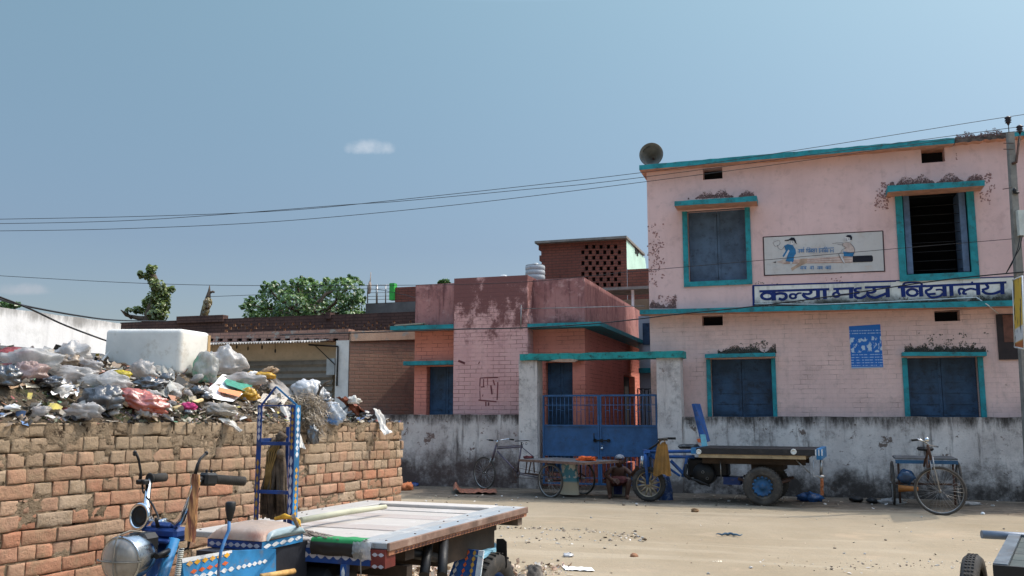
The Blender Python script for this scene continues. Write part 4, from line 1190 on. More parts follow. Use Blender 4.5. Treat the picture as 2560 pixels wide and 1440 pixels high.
# far left white wall
o0 = P(0, 800, 10.0); o0.z = 0
aw = radians(17.5); TW = V((sin(aw), cos(aw), 0)); NWv = V((cos(aw), -sin(aw), 0))
zt = onplane(100, 782, o0, NWv).z
ww = thing('white_building', 'sunlit white plastered building with a long plain side at the far left', 'building', o0, 0)
WPL = wallmat('white_plaster', (.80, .79, .78), (.72, .71, .71), stain=(.30, .29, .29), stain_amt=.5, streak=.5, top=zt, topsoft=.18, top_c=(.3, .29, .28), bumps=.25)
mb = MB()
n_ = 40
za = onplane(0, 768, o0, NWv).z; zb2 = onplane(300, 808, o0, NWv).z; L0 = (onplane(300, 808, o0, NWv) - o0).dot(TW)
zz = lambda s: za + (zb2 - za) * s / L0 + .012 * mnoise.noise(V((s * 3, 1, 1)))
for i in range(n_):
    a, b = -1.5 + (L0 + 1.52) * i / n_, -1.5 + (L0 + 1.52) * (i + 1) / n_
    mb.quad(o0 + TW * a, o0 + TW * b, o0 + TW * b + UP * zz(b), o0 + TW * a + UP * zz(a))
    mb.quad(o0 + TW * a + UP * zz(a), o0 + TW * b + UP * zz(b), o0 + TW * b + UP * zz(b) - NWv * 3, o0 + TW * a + UP * zz(a) - NWv * 3)
mb.build('side_wall', WPL, ww)
zA = onplane(60, 868, o0, NWv).z
mb = MB(); mb.add([o0 + TW * -1.5 + UP * zA, o0 + TW * min(3.1, L0 * .85) + UP * zA, o0 + TW * min(3.1, L0 * .85) + UP * (zA - .14) + NWv * .35, o0 + TW * -1.5 + UP * (zA - .14) + NWv * .35] + [o0 + TW * -1.5 + UP * (zA - .03), o0 + TW * min(3.1, L0 * .85) + UP * (zA - .03), o0 + TW * min(3.1, L0 * .85) + UP * (zA - .17) + NWv * .35, o0 + TW * -1.5 + UP * (zA - .17) + NWv * .35], [(0, 1, 2, 3), (7, 6, 5, 4), (3, 2, 6, 7), (1, 5, 6, 2)])
mb.build('awning', plain('dark_sheet', (.045, .05, .056), .6, var=.3), ww)

# ------------------------------------------------------------------ trees
def leafmat(name, c1, c2):
    m = Mat(name)
    k = m.mix(c1, c2, m.col())
    b = m.n('ShaderNodeBsdfDiffuse'); m.put(b.inputs[0], k)
    t = m.n('ShaderNodeBsdfTranslucent'); m.put(t.inputs[0], k)
    g = m.n('ShaderNodeBsdfGlossy'); g.inputs['Roughness'].default_value = .4; g.inputs[0].default_value = (1, 1, 1, 1)
    a = m.n('ShaderNodeMixShader'); a.inputs[0].default_value = .35; m.l(b.outputs[0], a.inputs[1]); m.l(t.outputs[0], a.inputs[2])
    a2 = m.n('ShaderNodeMixShader'); a2.inputs[0].default_value = .06; m.l(a.outputs[0], a2.inputs[1]); m.l(g.outputs[0], a2.inputs[2])
    o = m.n('ShaderNodeOutputMaterial'); m.l(a2.outputs[0], o.inputs[0])
    return m.m
LEAF = leafmat('broad_leaf', (.03, .085, .02), (.20, .33, .09))
LEAFY = leafmat('ivy_leaf', (.05, .09, .02), (.26, .32, .09))
BARK = plain('bark', (.10, .075, .055), .95, var=.4, sc=7, bump=.8)
def leaves(mb, cen, rx, ry, rz, n, size, rr, shell=.55):
    for i in range(n):
        d = V((rr.gauss(0, 1), rr.gauss(0, 1), rr.gauss(0, 1))).normalized()
        k = rr.uniform(shell, 1.0) ** .6
        p = cen + V((d.x * rx, d.y * ry, d.z * rz)) * k
        nrm = (d + V((rr.uniform(-.9, .9), rr.uniform(-.9, .9), rr.uniform(-.2, 1.1)))).normalized()
        a = nrm.orthogonal().normalized(); b = nrm.cross(a)
        an_ = rr.uniform(0, 6.28); a, b = a * cos(an_) + b * sin(an_), b * cos(an_) - a * sin(an_)
        s = size * rr.uniform(.6, 1.3); wd = s * .38
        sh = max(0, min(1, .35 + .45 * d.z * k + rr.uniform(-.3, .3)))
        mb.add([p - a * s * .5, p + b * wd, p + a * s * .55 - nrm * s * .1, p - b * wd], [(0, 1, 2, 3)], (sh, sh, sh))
def limb(mb, a, b, r0, r1, rr, k=5, wob=.08):
    a, b = V(a), V(b); L = (b - a).length
    pts = [a.lerp(b, i / k) + V((rr.uniform(-1, 1), rr.uniform(-1, 1), rr.uniform(-.5, .5))) * (L * wob if 0 < i < k else 0) for i in range(k + 1)]
    mb.tube(pts, [r0 + (r1 - r0) * i / k for i in range(k + 1)], 7)
rr = random.Random(21)
D = 31.0
base = P(760, 820, D); base.z = 0
tr = thing('leafy_tree', 'broad dark green tree rising behind the pierced brick parapet', 'tree', base)
tm = MB(); lm = MB()
hub = P(762, 800, D); limb(tm, base, hub, .3, .22, rr)
clumps = [(650, 775, 40, 30), (690, 745, 38, 32), (730, 765, 45, 40), (755, 722, 32, 26), (790, 735, 42, 36), (830, 760, 45, 38), (868, 725, 36, 30), (880, 765, 34, 34), (700, 790, 60, 26), (800, 790, 70, 26), (640, 795, 34, 20), (880, 795, 30, 22), (760, 760, 50, 40), (866, 702, 14, 12), (745, 705, 16, 12), (672, 720, 16, 14), (828, 715, 22, 18), (712, 720, 18, 14), (900, 745, 12, 14), (625, 760, 12, 14)]
for (x, y, a, b) in clumps:
    c = P(x, y, D + rr.uniform(-1.2, 1.2)); s_ = D / FPX
    limb(tm, hub, c, .09, .02, rr)
    leaves(lm, c, a * s_, a * s_, b * s_, int(a * b * .22) + 16, .13, rr)
    for _ in range(7):
        t_ = rr.uniform(0, 6.28); e_ = P(x + a * 1.05 * cos(t_), y + b * 1.05 * sin(t_) - 2, D + rr.uniform(-1, 1)); leaves(lm, e_, a * s_ * .26, a * s_ * .26, b * s_ * .26, 22, .12, rr, .2)
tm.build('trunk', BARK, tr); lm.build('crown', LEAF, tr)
# creeper grown tree stump
D = 28.0
base = P(375, 860, D); base.z = 0
tr = thing('creeper_tree', 'crooked trunk smothered in bright creeper, behind the white foam box', 'tree', base)
tm = MB(); lm = MB()
spine = [(372, 900), (374, 800), (388, 745), (392, 715), (384, 690), (372, 672), (372, 666)]
tm.tube([base] + [P(x, y, D) for x, y in spine], [.23, .22, .2, .17, .13, .09, .06, .03], 8)
tm.tube([P(372, 800, D), P(345, 795, D), P(315, 788, D), P(305, 778, D)], [.12, .07, .045, .02], 6)
tm.tube([P(330, 795, D), P(312, 782, D - .2), P(302, 775, D - .2)], [.06, .04, .015], 6)
for (x, y, a, b) in [(395, 785, 34, 20), (400, 765, 28, 18), (385, 745, 26, 18), (408, 735, 24, 22), (395, 715, 24, 16), (372, 775, 22, 20), (362, 690, 20, 8), (378, 676, 15, 12), (350, 684, 10, 8), (345, 775, 16, 10), (415, 760, 16, 24), (430, 722, 10, 8), (380, 702, 12, 10), (365, 755, 14, 12), (374, 668, 8, 6), (388, 668, 6, 5), (322, 775, 12, 5)]:
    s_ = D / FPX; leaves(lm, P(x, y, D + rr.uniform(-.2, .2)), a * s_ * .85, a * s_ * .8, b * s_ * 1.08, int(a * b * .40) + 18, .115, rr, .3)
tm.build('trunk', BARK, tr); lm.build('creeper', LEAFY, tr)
# dry bound stump
D = 28.2
base = P(508, 860, D); base.z = 0
st = thing('bound_stump', 'thin dead tree stump bound with dry creeper above the brick parapet', 'stump', base)
tm = MB(); tm.tube([base] + [P(x, y, D) for x, y in ((508, 800), (514, 770), (520, 745), (523, 728), (524, 714))], [.16, .145, .12, .09, .045, .012], 8)
tm.tube([P(522, 733, D), P(532, 729, D), P(536, 731, D)], [.045, .037, .03], 6)
tm.build('trunk', BARK, st)
lm = MB()
rr2 = random.Random(3)
for i in range(60):
    f = rr2.random(); x = 507 + 14 * f; y = 798 - 50 * f
    p = P(x + rr2.uniform(-6, 7), y, D - .1 + rr2.uniform(-.1, .1)); g = rr2.uniform(.05, .9)
    lm.blob(p, .06, .06, .10, seed=i, amp=.5, nu=6, nv=4, c=(g, g, g), sm=False)
lm.build('dry_creeper', leafmat('dry_creeper', (.16, .11, .06), (.34, .28, .12)), st)
for (x, y, a, b, D, lab) in ((20, 762, 26, 9, 40, 'dark treetop just showing over the white building'), (1105, 702, 16, 7, 40, 'faint green treetop peeping over the left part of the annex')):
    base = P(x, y, D); base.z = 0
    tr = thing('treetop', lab, 'tree', base)
    tm = MB(); tm.tube([base, P(x, y + 4, D)], [.3, .1], 6); tm.build('trunk', BARK, tr)
    lm = MB()
    for k in range(4): leaves(lm, P(x + rr.uniform(-.6, .6) * a, y + rr.uniform(-.3, .8) * b, D), a * .6 * D / FPX, a * .6 * D / FPX, b * .7 * D / FPX, 70, .25, rr)
    lm.build('crown', LEAF, tr)

# ------------------------------------------------------------------ utility pole, board, wires
Dp = 14.4
pole_pts = [(2524, 330), (2531, 500), (2540, 640), (2548, 720), (2556, 1000)]
pbase = P(2584, 1300, Dp); pbase.z = 0
up_ = thing('utility_pole', 'slim grey concrete utility pole with dark insulators at the right edge', 'pole', pbase)
ptop = P(2525, 331, Dp)
mb = MB()
n_ = 12
for i in range(n_):
    f0, f1 = i / n_, (i + 1) / n_
    A = pbase.lerp(ptop, f0); Bv = pbase.lerp(ptop, f1); w0 = .066 - .016 * f0; w1 = .066 - .016 * f1
    q = []
    for (cc, ww_) in ((A, w0), (Bv, w1)):
        q += [cc + V((-ww_, -ww_ * .8, 0)), cc + V((ww_, -ww_ * .8, 0)), cc + V((ww_, ww_ * .8, 0)), cc + V((-ww_, ww_ * .8, 0))]
    mb.add(q, [(0, 1, 5, 4), (1, 2, 6, 5), (2, 3, 7, 6), (3, 0, 4, 7)])
mb.poly(q[4:])
mb.build('pole', CONC, up_)
PORC = plain('brown_porcelain', (.025, .014, .016), .3, var=.2)
def insul(c, s=1.0):
    mb = MB()
    mb.lathe(c, UP, [(.012 * s, -.09 * s), (.03 * s, -.05 * s), (.05 * s, -.045 * s), (.03 * s, -.03 * s), (.055 * s, -.01 * s), (.035 * s, .01 * s), (.055 * s, .03 * s), (.04 * s, .05 * s), (.02 * s, .065 * s), (.001, .07 * s)], 16)
    mb.tube([c - UP * .2 * s, c - UP * .08 * s], .008, 6)
    mb.build('insulator', PORC, up_)
insul(P(2520, 300, Dp)); insul(P(2549, 322, Dp))
mb = MB(); mb.tube([P(2531, 409, Dp - .06), P(2541, 405, Dp - .06), P(2549, 340, Dp - .06)], .022, 6)
for y in (358, 373): mb.tube([P(2509, y, Dp - .08), P(2534, y, Dp - .08)], .007, 5)
mb.build('bracket', RUST, up_)
mb = MB(); mb.tube([P(2507, 473, Dp - .08), P(2530, 469, Dp - .08)], .007, 5); mb.build('step_rod', RUST, up_)
mb = MB(); mb.blob(P(2537, 477, Dp - .07), .03, .03, .05, seed=2); mb.blob(P(2541, 482, Dp - .07), .05, .03, .02, seed=5); mb.build('clamp', BLACKM, up_)
pb = P(2545, 525, Dp - .12); 
mb = MB(); mb.box(V((pb.x, pb.y, P(2545, 588, Dp - .12).z)), V((.4, 0, 0)), V((0, .16, 0)), UP * (pb.z - P(2545, 588, Dp - .12).z)); mb.build('junction_box', plain('box_grey', (.50, .52, .48), .6, var=.15), up_)
mb = MB()
for d in (0, 5): mb.tube([P(2556 - d, 588, Dp - .1), P(2550 - d, 620, Dp - .13), P(2530, 655 + d, Dp - .12), P(2516, 682, Dp - .1)], .008, 5)
mb.build('service_cable', BLACKM, up_)
# hanging sign board, seen nearly edge on
Ds = 13.7
sbn = thing('sign_board', 'yellow and white printed board in a thin pale frame at the right edge', 'sign', P(2550, 780, Ds))
A = [P(2532, 700, Ds + .35), P(2556, 690, Ds - .55), P(2560.5, 872, Ds - .55), P(2537, 868, Ds + .35)]
mb = MB(); mb.poly(A[::-1]); nrm_ = (A[1] - A[0]).cross(A[3] - A[0]).normalized()
ms = Mat('board_print')
x, y, z = ms.xyz()
kk = ms.mix((.60, .36, .03), (.68, .45, .06), ms.noise(5, 3))
kk = ms.mix(kk, (.62, .62, .60), ms.math('MULTIPLY', ms.rng(z, -.46, -.44), ms.rng(z, -.22, -.26)))
kk = ms.mix(kk, (.45, .13, .03), ms.math('MULTIPLY', ms.rng(z, -.62, -.58), ms.rng(z, -.44, -.48)))
kk = ms.mix(kk, (.03, .03, .035), ms.rng(ms.noise(5, 3, .6, sc=(1, 1, .5), off=(1, 2, 2)), .56, .6))
mb.build('board_face', ms.out(kk, .6), sbn)
mb = MB()
for i in range(4): mb.tube([A[i], A[(i + 1) % 4]], .012, 6)
mb.build('frame', WHITEP, sbn)
WIRE = plain('wire_black', (.012, .012, .014), .6)
def wire(px, Ds_, r, lab, sag=0):
    pts = [P(x, y, d) for (x, y), d in zip(px, Ds_)]
    q = []
    for i in range(len(pts) - 1):
        p0 = pts[max(i - 1, 0)]; p1 = pts[i]; p2 = pts[i + 1]; p3 = pts[min(i + 2, len(pts) - 1)]
        for k in range(8):
            t = k / 8
            q.append(.5 * ((2 * p1) + (p2 - p0) * t + (2 * p0 - 5 * p1 + 4 * p2 - p3) * t * t + (3 * p1 - p0 - 3 * p2 + p3) * t ** 3))
    q.append(pts[-1])
    mb = MB(); mb.tube(q, r, 5); mb.build('overhead_wire', WIRE, label=lab, category='wire')
wire([(-60, 549), (350, 541), (700, 527), (1000, 499), (1600, 432), (2040, 368), (2520, 292), (2700, 270)], [15, 15, 15, 15, 14.8, 14.6, Dp, 14.2], .005, 'uppermost overhead wire, running to the top insulator of the pole')
wire([(-60, 560), (350, 550), (850, 513), (1000, 503), (1300, 475), (1600, 444), (2540, 318), (2700, 300)], [15, 15, 15, 15, 14.8, 14.6, Dp, 14.2], .005, 'middle overhead wire crossing the top one and ending at the side insulator')
wire([(-60, 578), (300, 572), (700, 553), (1150, 511), (1600, 456), (2000, 403), (2400, 345), (2700, 312)], [15, 15, 15, 15, 14.8, 14.6, 14.4, 14.2], .005, 'lowest of the three main overhead wires crossing the school wall')
wire([(-60, 686), (350, 708), (700, 714), (1250, 708), (1625, 675), (2200, 625), (2545, 596)], [16, 16, 16, 16, 15.6, 15, Dp], .005, 'thin grey wire low across the sky behind the treetops and mural')
wire([(-40, 735), (50, 762), (200, 790), (300, 801), (420, 803)], [11, 12, 14, 18, 24], .014, 'thick black cable dropping to the dark brick parapet at left')
wire([(-40, 728), (70, 770), (160, 812), (255, 848), (300, 862)], [8.5, 9, 9.6, 10.4, 10.6], .010, 'black cable slanting down behind the white foam box')
wire([(700, 838), (960, 830), (1150, 823), (1300, 820), (1500, 808), (1700, 785), (1850, 770), (2050, 745), (2250, 715), (2400, 695), (2560, 680)], [15.6, 15.6, 15.8, 15.8, 15.7, 15.5, 15.3, 15.1, 14.9, 14.7, 14.3], .011, 'black cable strung across the annex front and the lettered school band')
wire([(515, 742), (760, 732), (918, 722), (1000, 735), (1040, 745)], [28, 28, 29, 29, 28], .008, 'thin washing line between the bound stump and the terrace railing')
# ------------------------------------------------------------------ brick enclosure in the foreground
wA = P(0, 1056, 4.35); wE = P(1008, 1055, 7.65)
zwA, zwE = wA.z, wE.z
WA = V((wA.x, wA.y, 0)); WE = V((wE.x, wE.y, 0))
WD = (WE - WA).normalized(); WL = (WE - WA).length
WN = V((WD.y, -WD.x, 0))            # faces the camera and the sun
WB = -WN
aWD = atan2(WD.y, WD.x)
def wtop(s): return zwA + (zwE - zwA) * s / WL
mbk = Mat('brick_faces')
cc = mbk.col()
k = mbk.mix(cc, (.30, .215, .135), mbk.math('MULTIPLY', mbk.rng(mbk.noise(5, 9, .75), .44, .66), .8))
k = mbk.mix(k, (.17, .12, .08), mbk.math('MULTIPLY', mbk.rng(mbk.noise(22, 6, .75, off=(3, 3, 3)), .56, .72), .8))
k = mbk.mix(k, (.52, .42, .30), mbk.math('MULTIPLY', mbk.rng(mbk.noise(6, 8, .75, off=(8, 1, 2)), .60, .72), .6))
BRICKF = mbk.out(k, .93, 0, mbk.math('ADD', mbk.noise(28, 6, .7), mbk.math('MULTIPLY', mbk.noise(90, 3, .7), .35)), .9, .012, .15)
mm = Mat('mud_mortar')
k = mm.mix((.24, .175, .115), (.35, .265, .18), mm.rng(mm.noise(7, 6, .7), .35, .65))
k = mm.mix(k, (.05, .033, .022), mm.rng(mm.noise(16, 6, .75, off=(2, 2, 2)), .52, .62))
MUDM = mm.out(k, .97, 0, mm.noise(35, 6, .75), 1.0, .03, .1)
en = thing('brick_enclosure', 'rough sunlit brick enclosure wall holding back the rubbish heap', 'wall', WA, aWD)
rr = random.Random(11)
mb = MB()
S0, S1 = -1.7, WL
PITCH = .0745
def wl(s, o, z): return WA + WD * s + WN * o + UP * z
rot = Matrix.Rotation(aWD, 3, 'Z')
row = 0; 
nrow = 20
for r_ in range(nrow):
    s = S0 - rr.random() * .2
    stretcher_row = rr.random() < .5
    while s < S1:
        L = (.212 if rr.random() < (.58 if stretcher_row else .25) else .102) * rr.uniform(.93, 1.06)
        e = min(s + L, S1 + rr.uniform(-.022, .02))
        if e - s < .04: break
        zt = wtop((s + e) / 2) - r_ * PITCH
        h = PITCH - .0062 * rr.uniform(.5, 1.6)
        gapx = .007 * rr.uniform(.35, 1.6)
        pr = rr.uniform(-.005, .006)
        depth_ = .1
        wob = .007 * mnoise.noise(V((s * .9, r_ * .7, 5)))
        c = wl((s + e) / 2, pr - depth_ / 2, zt - PITCH / 2 + wob)
        f = r_ / 15
        base = rr.choice(((.47, .215, .13), (.48, .24, .15), (.43, .195, .12), (.48, .275, .185), (.43, .28, .19), (.46, .34, .245), (.46, .235, .155), (.40, .21, .14)))
        tan_ = (.33, .245, .165)
        am = max(0, min(1, 1.15 - r_ * .20 + rr.uniform(-.2, .25)))
        if c.dot(WD) is not None and (s > 2.6): am *= .8
        am = max(am, rr.uniform(0, .45))
        colr = tuple(a * (1 - am) + b * am for a, b in zip(base, tan_))
        g = rr.uniform(.82, 1.12); colr = tuple(x * g for x in colr)
        W2, H2 = (e - s - gapx) / 2, h / 2
        AX = ([-1, -.95, -.7, -.4, -.1, .2, .5, .75, .95, 1] if L > .15 else [-1, -.92, -.5, 0, .5, .92, 1]); AY = [-1, -.90, -.4, .1, .5, .90, 1]
        nu, nv = len(AX) - 1, len(AY) - 1
        tilt = rr.uniform(-.03, .03)
        chipf = rr.choice((.3, .6, 1, 1.8))
        vs = []
        for b_ in AY:
            for a_ in AX:
                q = c + WD * (a_ * W2) + UP * (b_ * H2 + a_ * W2 * tilt)
                n3 = mnoise.noise_vector(q * 24 + V((r_ * 3.3, s * 7, 1)))
                ed = 1.0 if max(abs(a_), abs(b_)) == 1 else 0.0
                o = depth_ / 2 + .0030 * n3.x + .0022 * mnoise.noise(q * 60) - ed * .0024
                ch = max(0, mnoise.noise(q * 17 + V((9, r_, 2))) - .12) * (abs(a_ * b_) ** 2 + ed) * chipf
                q = q + WN * (o - ch * .022)
                if ed: q += WD * n3.y * .0035 + UP * n3.z * .0035
                vs.append(q)
        w_ = nu + 1
        fs = [(j * w_ + i, j * w_ + i + 1, (j + 1) * w_ + i + 1, (j + 1) * w_ + i) for j in range(nv) for i in range(nu)]
        rim = [i for i in range(nu + 1)] + [j * w_ + nu for j in range(1, nv + 1)] + [nv * w_ + i for i in range(nu - 1, -1, -1)] + [j * w_ for j in range(nv - 1, 0, -1)]
        k0_ = len(vs)
        for i in rim: vs.append(vs[i] - WN * .05)
        m_ = len(rim)
        fs += [(rim[i], k0_ + i, k0_ + (i + 1) % m_, rim[(i + 1) % m_]) for i in range(m_)]
        mb.add(vs, fs, colr, sm=False)
        for i in range(len(mb.s) - len(fs), len(mb.s) - m_): mb.s[i] = True
        s = e
mb.build('brickwork', BRICKF, en)
mb = MB()
def fm(i, j):
    s = S0 + (S1 - .03 - S0) * i; z = -.1 + (wtop(s) - .004 + .1) * j
    hole = max(0, mnoise.noise(V((s * 8, z * 12, 21))) - .10)
    return wl(s, -.0048 + .0048 * mnoise.noise(V((s * 4, z * 6, 2))) + .004 * mnoise.noise(V((s * 25, z * 30, 9))) + max(0, min(.006, (z - wtop(s) + .2) * .05)) - min(.026, hole * .16), z)
mb.grid(fm, 420, 130)
mb.quad(wl(S1 - .03, -.02, -.1), wl(S1 - .03, -.3, -.1), wl(S1 - .03, -.3, wtop(S1)), wl(S1 - .03, -.02, wtop(S1)))
mb.quad(wl(S0, -.016, wtop(S0)), wl(S1 - .03, -.016, wtop(S1)), wl(S1 - .03, -.3, wtop(S1)), wl(S0, -.3, wtop(S0)))
mb.quad(wl(S1 - .03, -.3, -.1), wl(S0, -.3, -.1), wl(S0, -.3, wtop(S0)), wl(S1 - .03, -.3, wtop(S1)))
mb.build('mortar', MUDM, en)
# return walls of the enclosure, out of sight behind
mb = MB(); mb.box(wl(S1 - .3, -.301, -.1), WD * .26, WB * 3.2, UP * (wtop(S1) - .05 + .1)); mb.build('return_wall', MUDM, en)

# ------------------------------------------------------------------ heap
def hh(s, q):
    a = max(0.0, min(1.0, (WL - s) / 1.5)); a = a * a * (3 - 2 * a)
    a = .10 + .90 * a
    z = wtop(max(0, min(WL, s))) - .01 + .50 * a * (1 - exp(-max(q, 0) / .75))
    z += (.07 * mnoise.noise(V((s * 1.7, q * 1.7, 4))) + .045 * mnoise.noise(V((s * 4.5, q * 4.5, 1)))) * min(1, q * 3 + .12) * (.4 + .6 * a)
    z -= .28 * max(0, q - 2.0)
    return z
def hp(s, q): return WA + WD * s + WB * q + UP * hh(s, q)
def hit(x, y, default=None):
    r = ray(x, y); d = 3.0
    while d < 13:
        p = CAMP + r * (d / r.y); v = p - WA; s = v.dot(WD); q = v.dot(WB)
        if q > .01 and p.z < hh(s, q) and s < WL + .1: return p, d
        d += .02
    # above the skyline: stand it on the crest along this sight line
    best = None; d = 4
    while d < 10:
        p = CAMP + r * (d / r.y); v = p - WA; s = v.dot(WD); q = v.dot(WB)
        if q > .05 and s < WL:
            g = p.z - hh(s, q)
            if best is None or g < best[0]: best = (g, p, d)
        d += .02
    return (best[1], best[2]) if best else (P(x, y, 6.5), 6.5)
mh = Mat('rubbish_earth')
k = mh.mix((.13, .10, .07), (.27, .205, .14), mh.rng(mh.noise(5, 7, .72), .35, .65))
k = mh.mix(k, (.04, .036, .033), mh.rng(mh.noise(9, 7, .75, off=(3, 1, 0)), .52, .60))
v1 = mh.vor(26, 'F1', 'Color')
k = mh.mix(k, mh.mix(v1, (.45, .42, .38), .78), mh.rng(mh.noise(13, 5, .7, off=(7, 7, 0)), .57, .62))
k = mh.mix(k, (.06, .085, .03), mh.math('MULTIPLY', mh.rng(mh.noise(3, 6, .75, off=(1, 9, 0)), .56, .66), .7))
HEAPM = mh.out(k, .95, 0, mh.noise(24, 8, .8), 1.0, .06, .15)
mb = MB()
mb.grid(lambda i, j: hp(S0 + (WL - .02 - S0) * i, -.0 + 3.4 * j), 150, 90)
hb_ = mb.build('heap_earth', HEAPM, loc=(WA.x, WA.y, 0), label='mound of dark rotted waste and soil behind the brick wall', category='rubbish heap', kind='stuff')

# materials for thrown-away things
def bagmat(name, c, clear=.35, wr=14, tint=None, gl=.05):
    m = Mat(name)
    n1 = m.noise(5, 5, .6, dist=1.2)
    kc = m.mix(tuple(x * .58 for x in c), c, m.rng(n1, .35, .65))
    if tint:
        kc = m.mix(kc, tint, m.math('MULTIPLY', m.rng(m.noise(7, 6, .75, off=(3, 2, 1)), .5, .6), .8))
    d = m.n('ShaderNodeBsdfDiffuse'); m.put(d.inputs[0], kc)
    t = m.n('ShaderNodeBsdfTranslucent'); m.put(t.inputs[0], kc)
    g = m.n('ShaderNodeBsdfGlossy'); g.inputs['Roughness'].default_value = .3; g.inputs[0].default_value = (1, 1, 1, 1)
    tr_ = m.n('ShaderNodeBsdfTransparent')
    bn = m.n('ShaderNodeBump'); bn.inputs['Strength'].default_value = .5; bn.inputs['Distance'].default_value = .015
    m.l(m.noise(wr, 5, .6, dist=2.5, sc=(1, 1, .6)), bn.inputs['Height'])
    for q in (d, t, g): m.l(bn.outputs[0], q.inputs['Normal'])
    def mx_(a, b, f):
        q = m.n('ShaderNodeMixShader'); m.put(q.inputs[0], f); m.l(a, q.inputs[1]); m.l(b, q.inputs[2]); return q.outputs[0]
    o = mx_(mx_(d.outputs[0], t.outputs[0], .35), g.outputs[0], gl)
    if clear: o = mx_(o, tr_.outputs[0], m.rng(m.noise(4, 4, .6, off=(9, 9, 1)), .3, .7, clear * .5, clear * 1.3))
    oo = m.n('ShaderNodeOutputMaterial'); m.l(o, oo.inputs[0])
    return m.m
CLEAR = bagmat('clear_plastic', (.70, .68, .65), .42)
CLEARG = bagmat('grey_clear_plastic', (.55, .53, .51), .32, tint=(.45, .38, .34))
CLEARW = bagmat('milky_plastic', (.74, .71, .68), .2, tint=(.55, .48, .44))
TANBAG = bagmat('tan_filled_plastic', (.55, .42, .30), .2, tint=(.6, .5, .4))
PINKBAG = bagmat('pink_filled_plastic', (.52, .36, .32), .2, tint=(.6, .45, .42))
BLKBAG = bagmat('black_plastic', (.02, .02, .023), 0, gl=.16)
DKGBAG = bagmat('dark_grey_plastic', (.10, .10, .105), .05, gl=.12)
REDBAG = bagmat('orange_red_plastic', (.72, .15, .08), .1, gl=.15)
REDPL = bagmat('dull_red_plastic', (.50, .10, .10), .1)
YELBAG = bagmat('yellow_plastic', (.78, .62, .03), .05)
AMBBAG = bagmat('amber_plastic', (.80, .47, .04), .05)
WHTBAG = bagmat('white_plastic', (.74, .74, .75), .02, gl=.1)
BEIGEB = bagmat('beige_plastic', (.50, .43, .34), .05, gl=.08)
BLUWHT = bagmat('blue_white_plastic', (.62, .66, .70), .1, tint=(.05, .25, .6))
PAPERW = plain('white_paper', (.76, .75, .74), .85, var=.12, sc=5, dirt=(.4, .36, .3), damt=.4)
CARD = plain('cardboard', (.36, .25, .16), .9, var=.25, sc=4, dirt=(.15, .1, .07))
GREYC = plain('grey_board', (.33, .30, .27), .9, var=.25, sc=4, dirt=(.15, .12, .1))
CLOTHB = plain('brown_red_cloth', (.20, .07, .045), .95, var=.4, sc=14)
CLOTHW = plain('soiled_white_cloth', (.62, .58, .52), .95, var=.2, sc=8, dirt=(.3, .24, .18))
CLOTHP = plain('magenta_cloth', (.48, .05, .17), .9, var=.4, sc=14)
FOAM = plain('white_foam', (.70, .67, .61), .8, var=.14, sc=3, dirt=(.36, .28, .18), damt=.85, bump=.35, dsc=5)
HEAPG = 'rubbish thrown on the heap'
def frm(x, y, D):
    r = ray(x, y).normalized(); rt = r.cross(UP).normalized(); up = rt.cross(r)
    return r, rt, up
def heapbag(name, label, cat, m, x, y, a, b, seed, amp=.35, fr=2.0, tilt=0, dep=None, knot=False, D=None, nu=40, nv=24):
    """crumpled bag whose middle shows at pixel (x, y), half sizes a x b photo pixels"""
    p, d = hit(x, y + b * .8)
    d = D or d - .05
    s_ = d / FPX; c = P(x, y, d)
    dp = (dep or (a + b) / 2 * .8) * s_
    rot = Matrix.Rotation(radians(tilt), 3, V((0, 1, 0)))
    mb = MB()
    mb.blob(c, a * s_ * 1.12, dp, b * s_ * 1.12, rot, nu, nv, amp, fr, seed, flat=.62)
    off = V((seed, 2 * seed, 3))
    for v in mb.v:
        e = mnoise.noise_vector(V((v.x * 9, v.y * 9, v.z * 15)) + off) * .42 + mnoise.noise_vector(v * 24 + off) * .15
        v += e * min(a, b) * s_ * .55
    if knot:
        k0 = c + rot @ V((a * s_ * .25, 0, b * s_ * .9))
        mb.tube([k0, k0 + V((.01, 0, .03)), k0 + V((.035, 0, .07))], [.022, .010, .03], 8)
    return mb.build(name, m, label=label, category=cat, group=None)
def heapsheet(name, label, cat, m, pts, amp=.02, seed=1, lift=.03, n=12, Ds=None, cols=None):
    """bent sheet given by its four photo corners, lying on or leaning over the heap"""
    C = []
    for i, (x, y) in enumerate(pts):
        if Ds: C.append(P(x, y, Ds[i]))
        else:
            p, d = hit(x, y); C.append(P(x, y, d - lift))
    mb = MB()
    nn = (C[1] - C[0]).cross(C[3] - C[0]); nn = nn.normalized() if nn.length > 0 else UP
    def f(i, j):
        p = (C[0] * (1 - i) + C[1] * i) * (1 - j) + (C[3] * (1 - i) + C[2] * i) * j
        return p + nn * amp * (mnoise.noise(V((i * 2.2, j * 2.2, seed))) + .5 * mnoise.noise(V((i * 6, j * 6, seed)))) + mnoise.noise_vector(V((i * 5, j * 5, seed + 3))) * amp * .3
    mb.grid(f, n, n)
    return mb.build(name, m, label=label, category=cat)

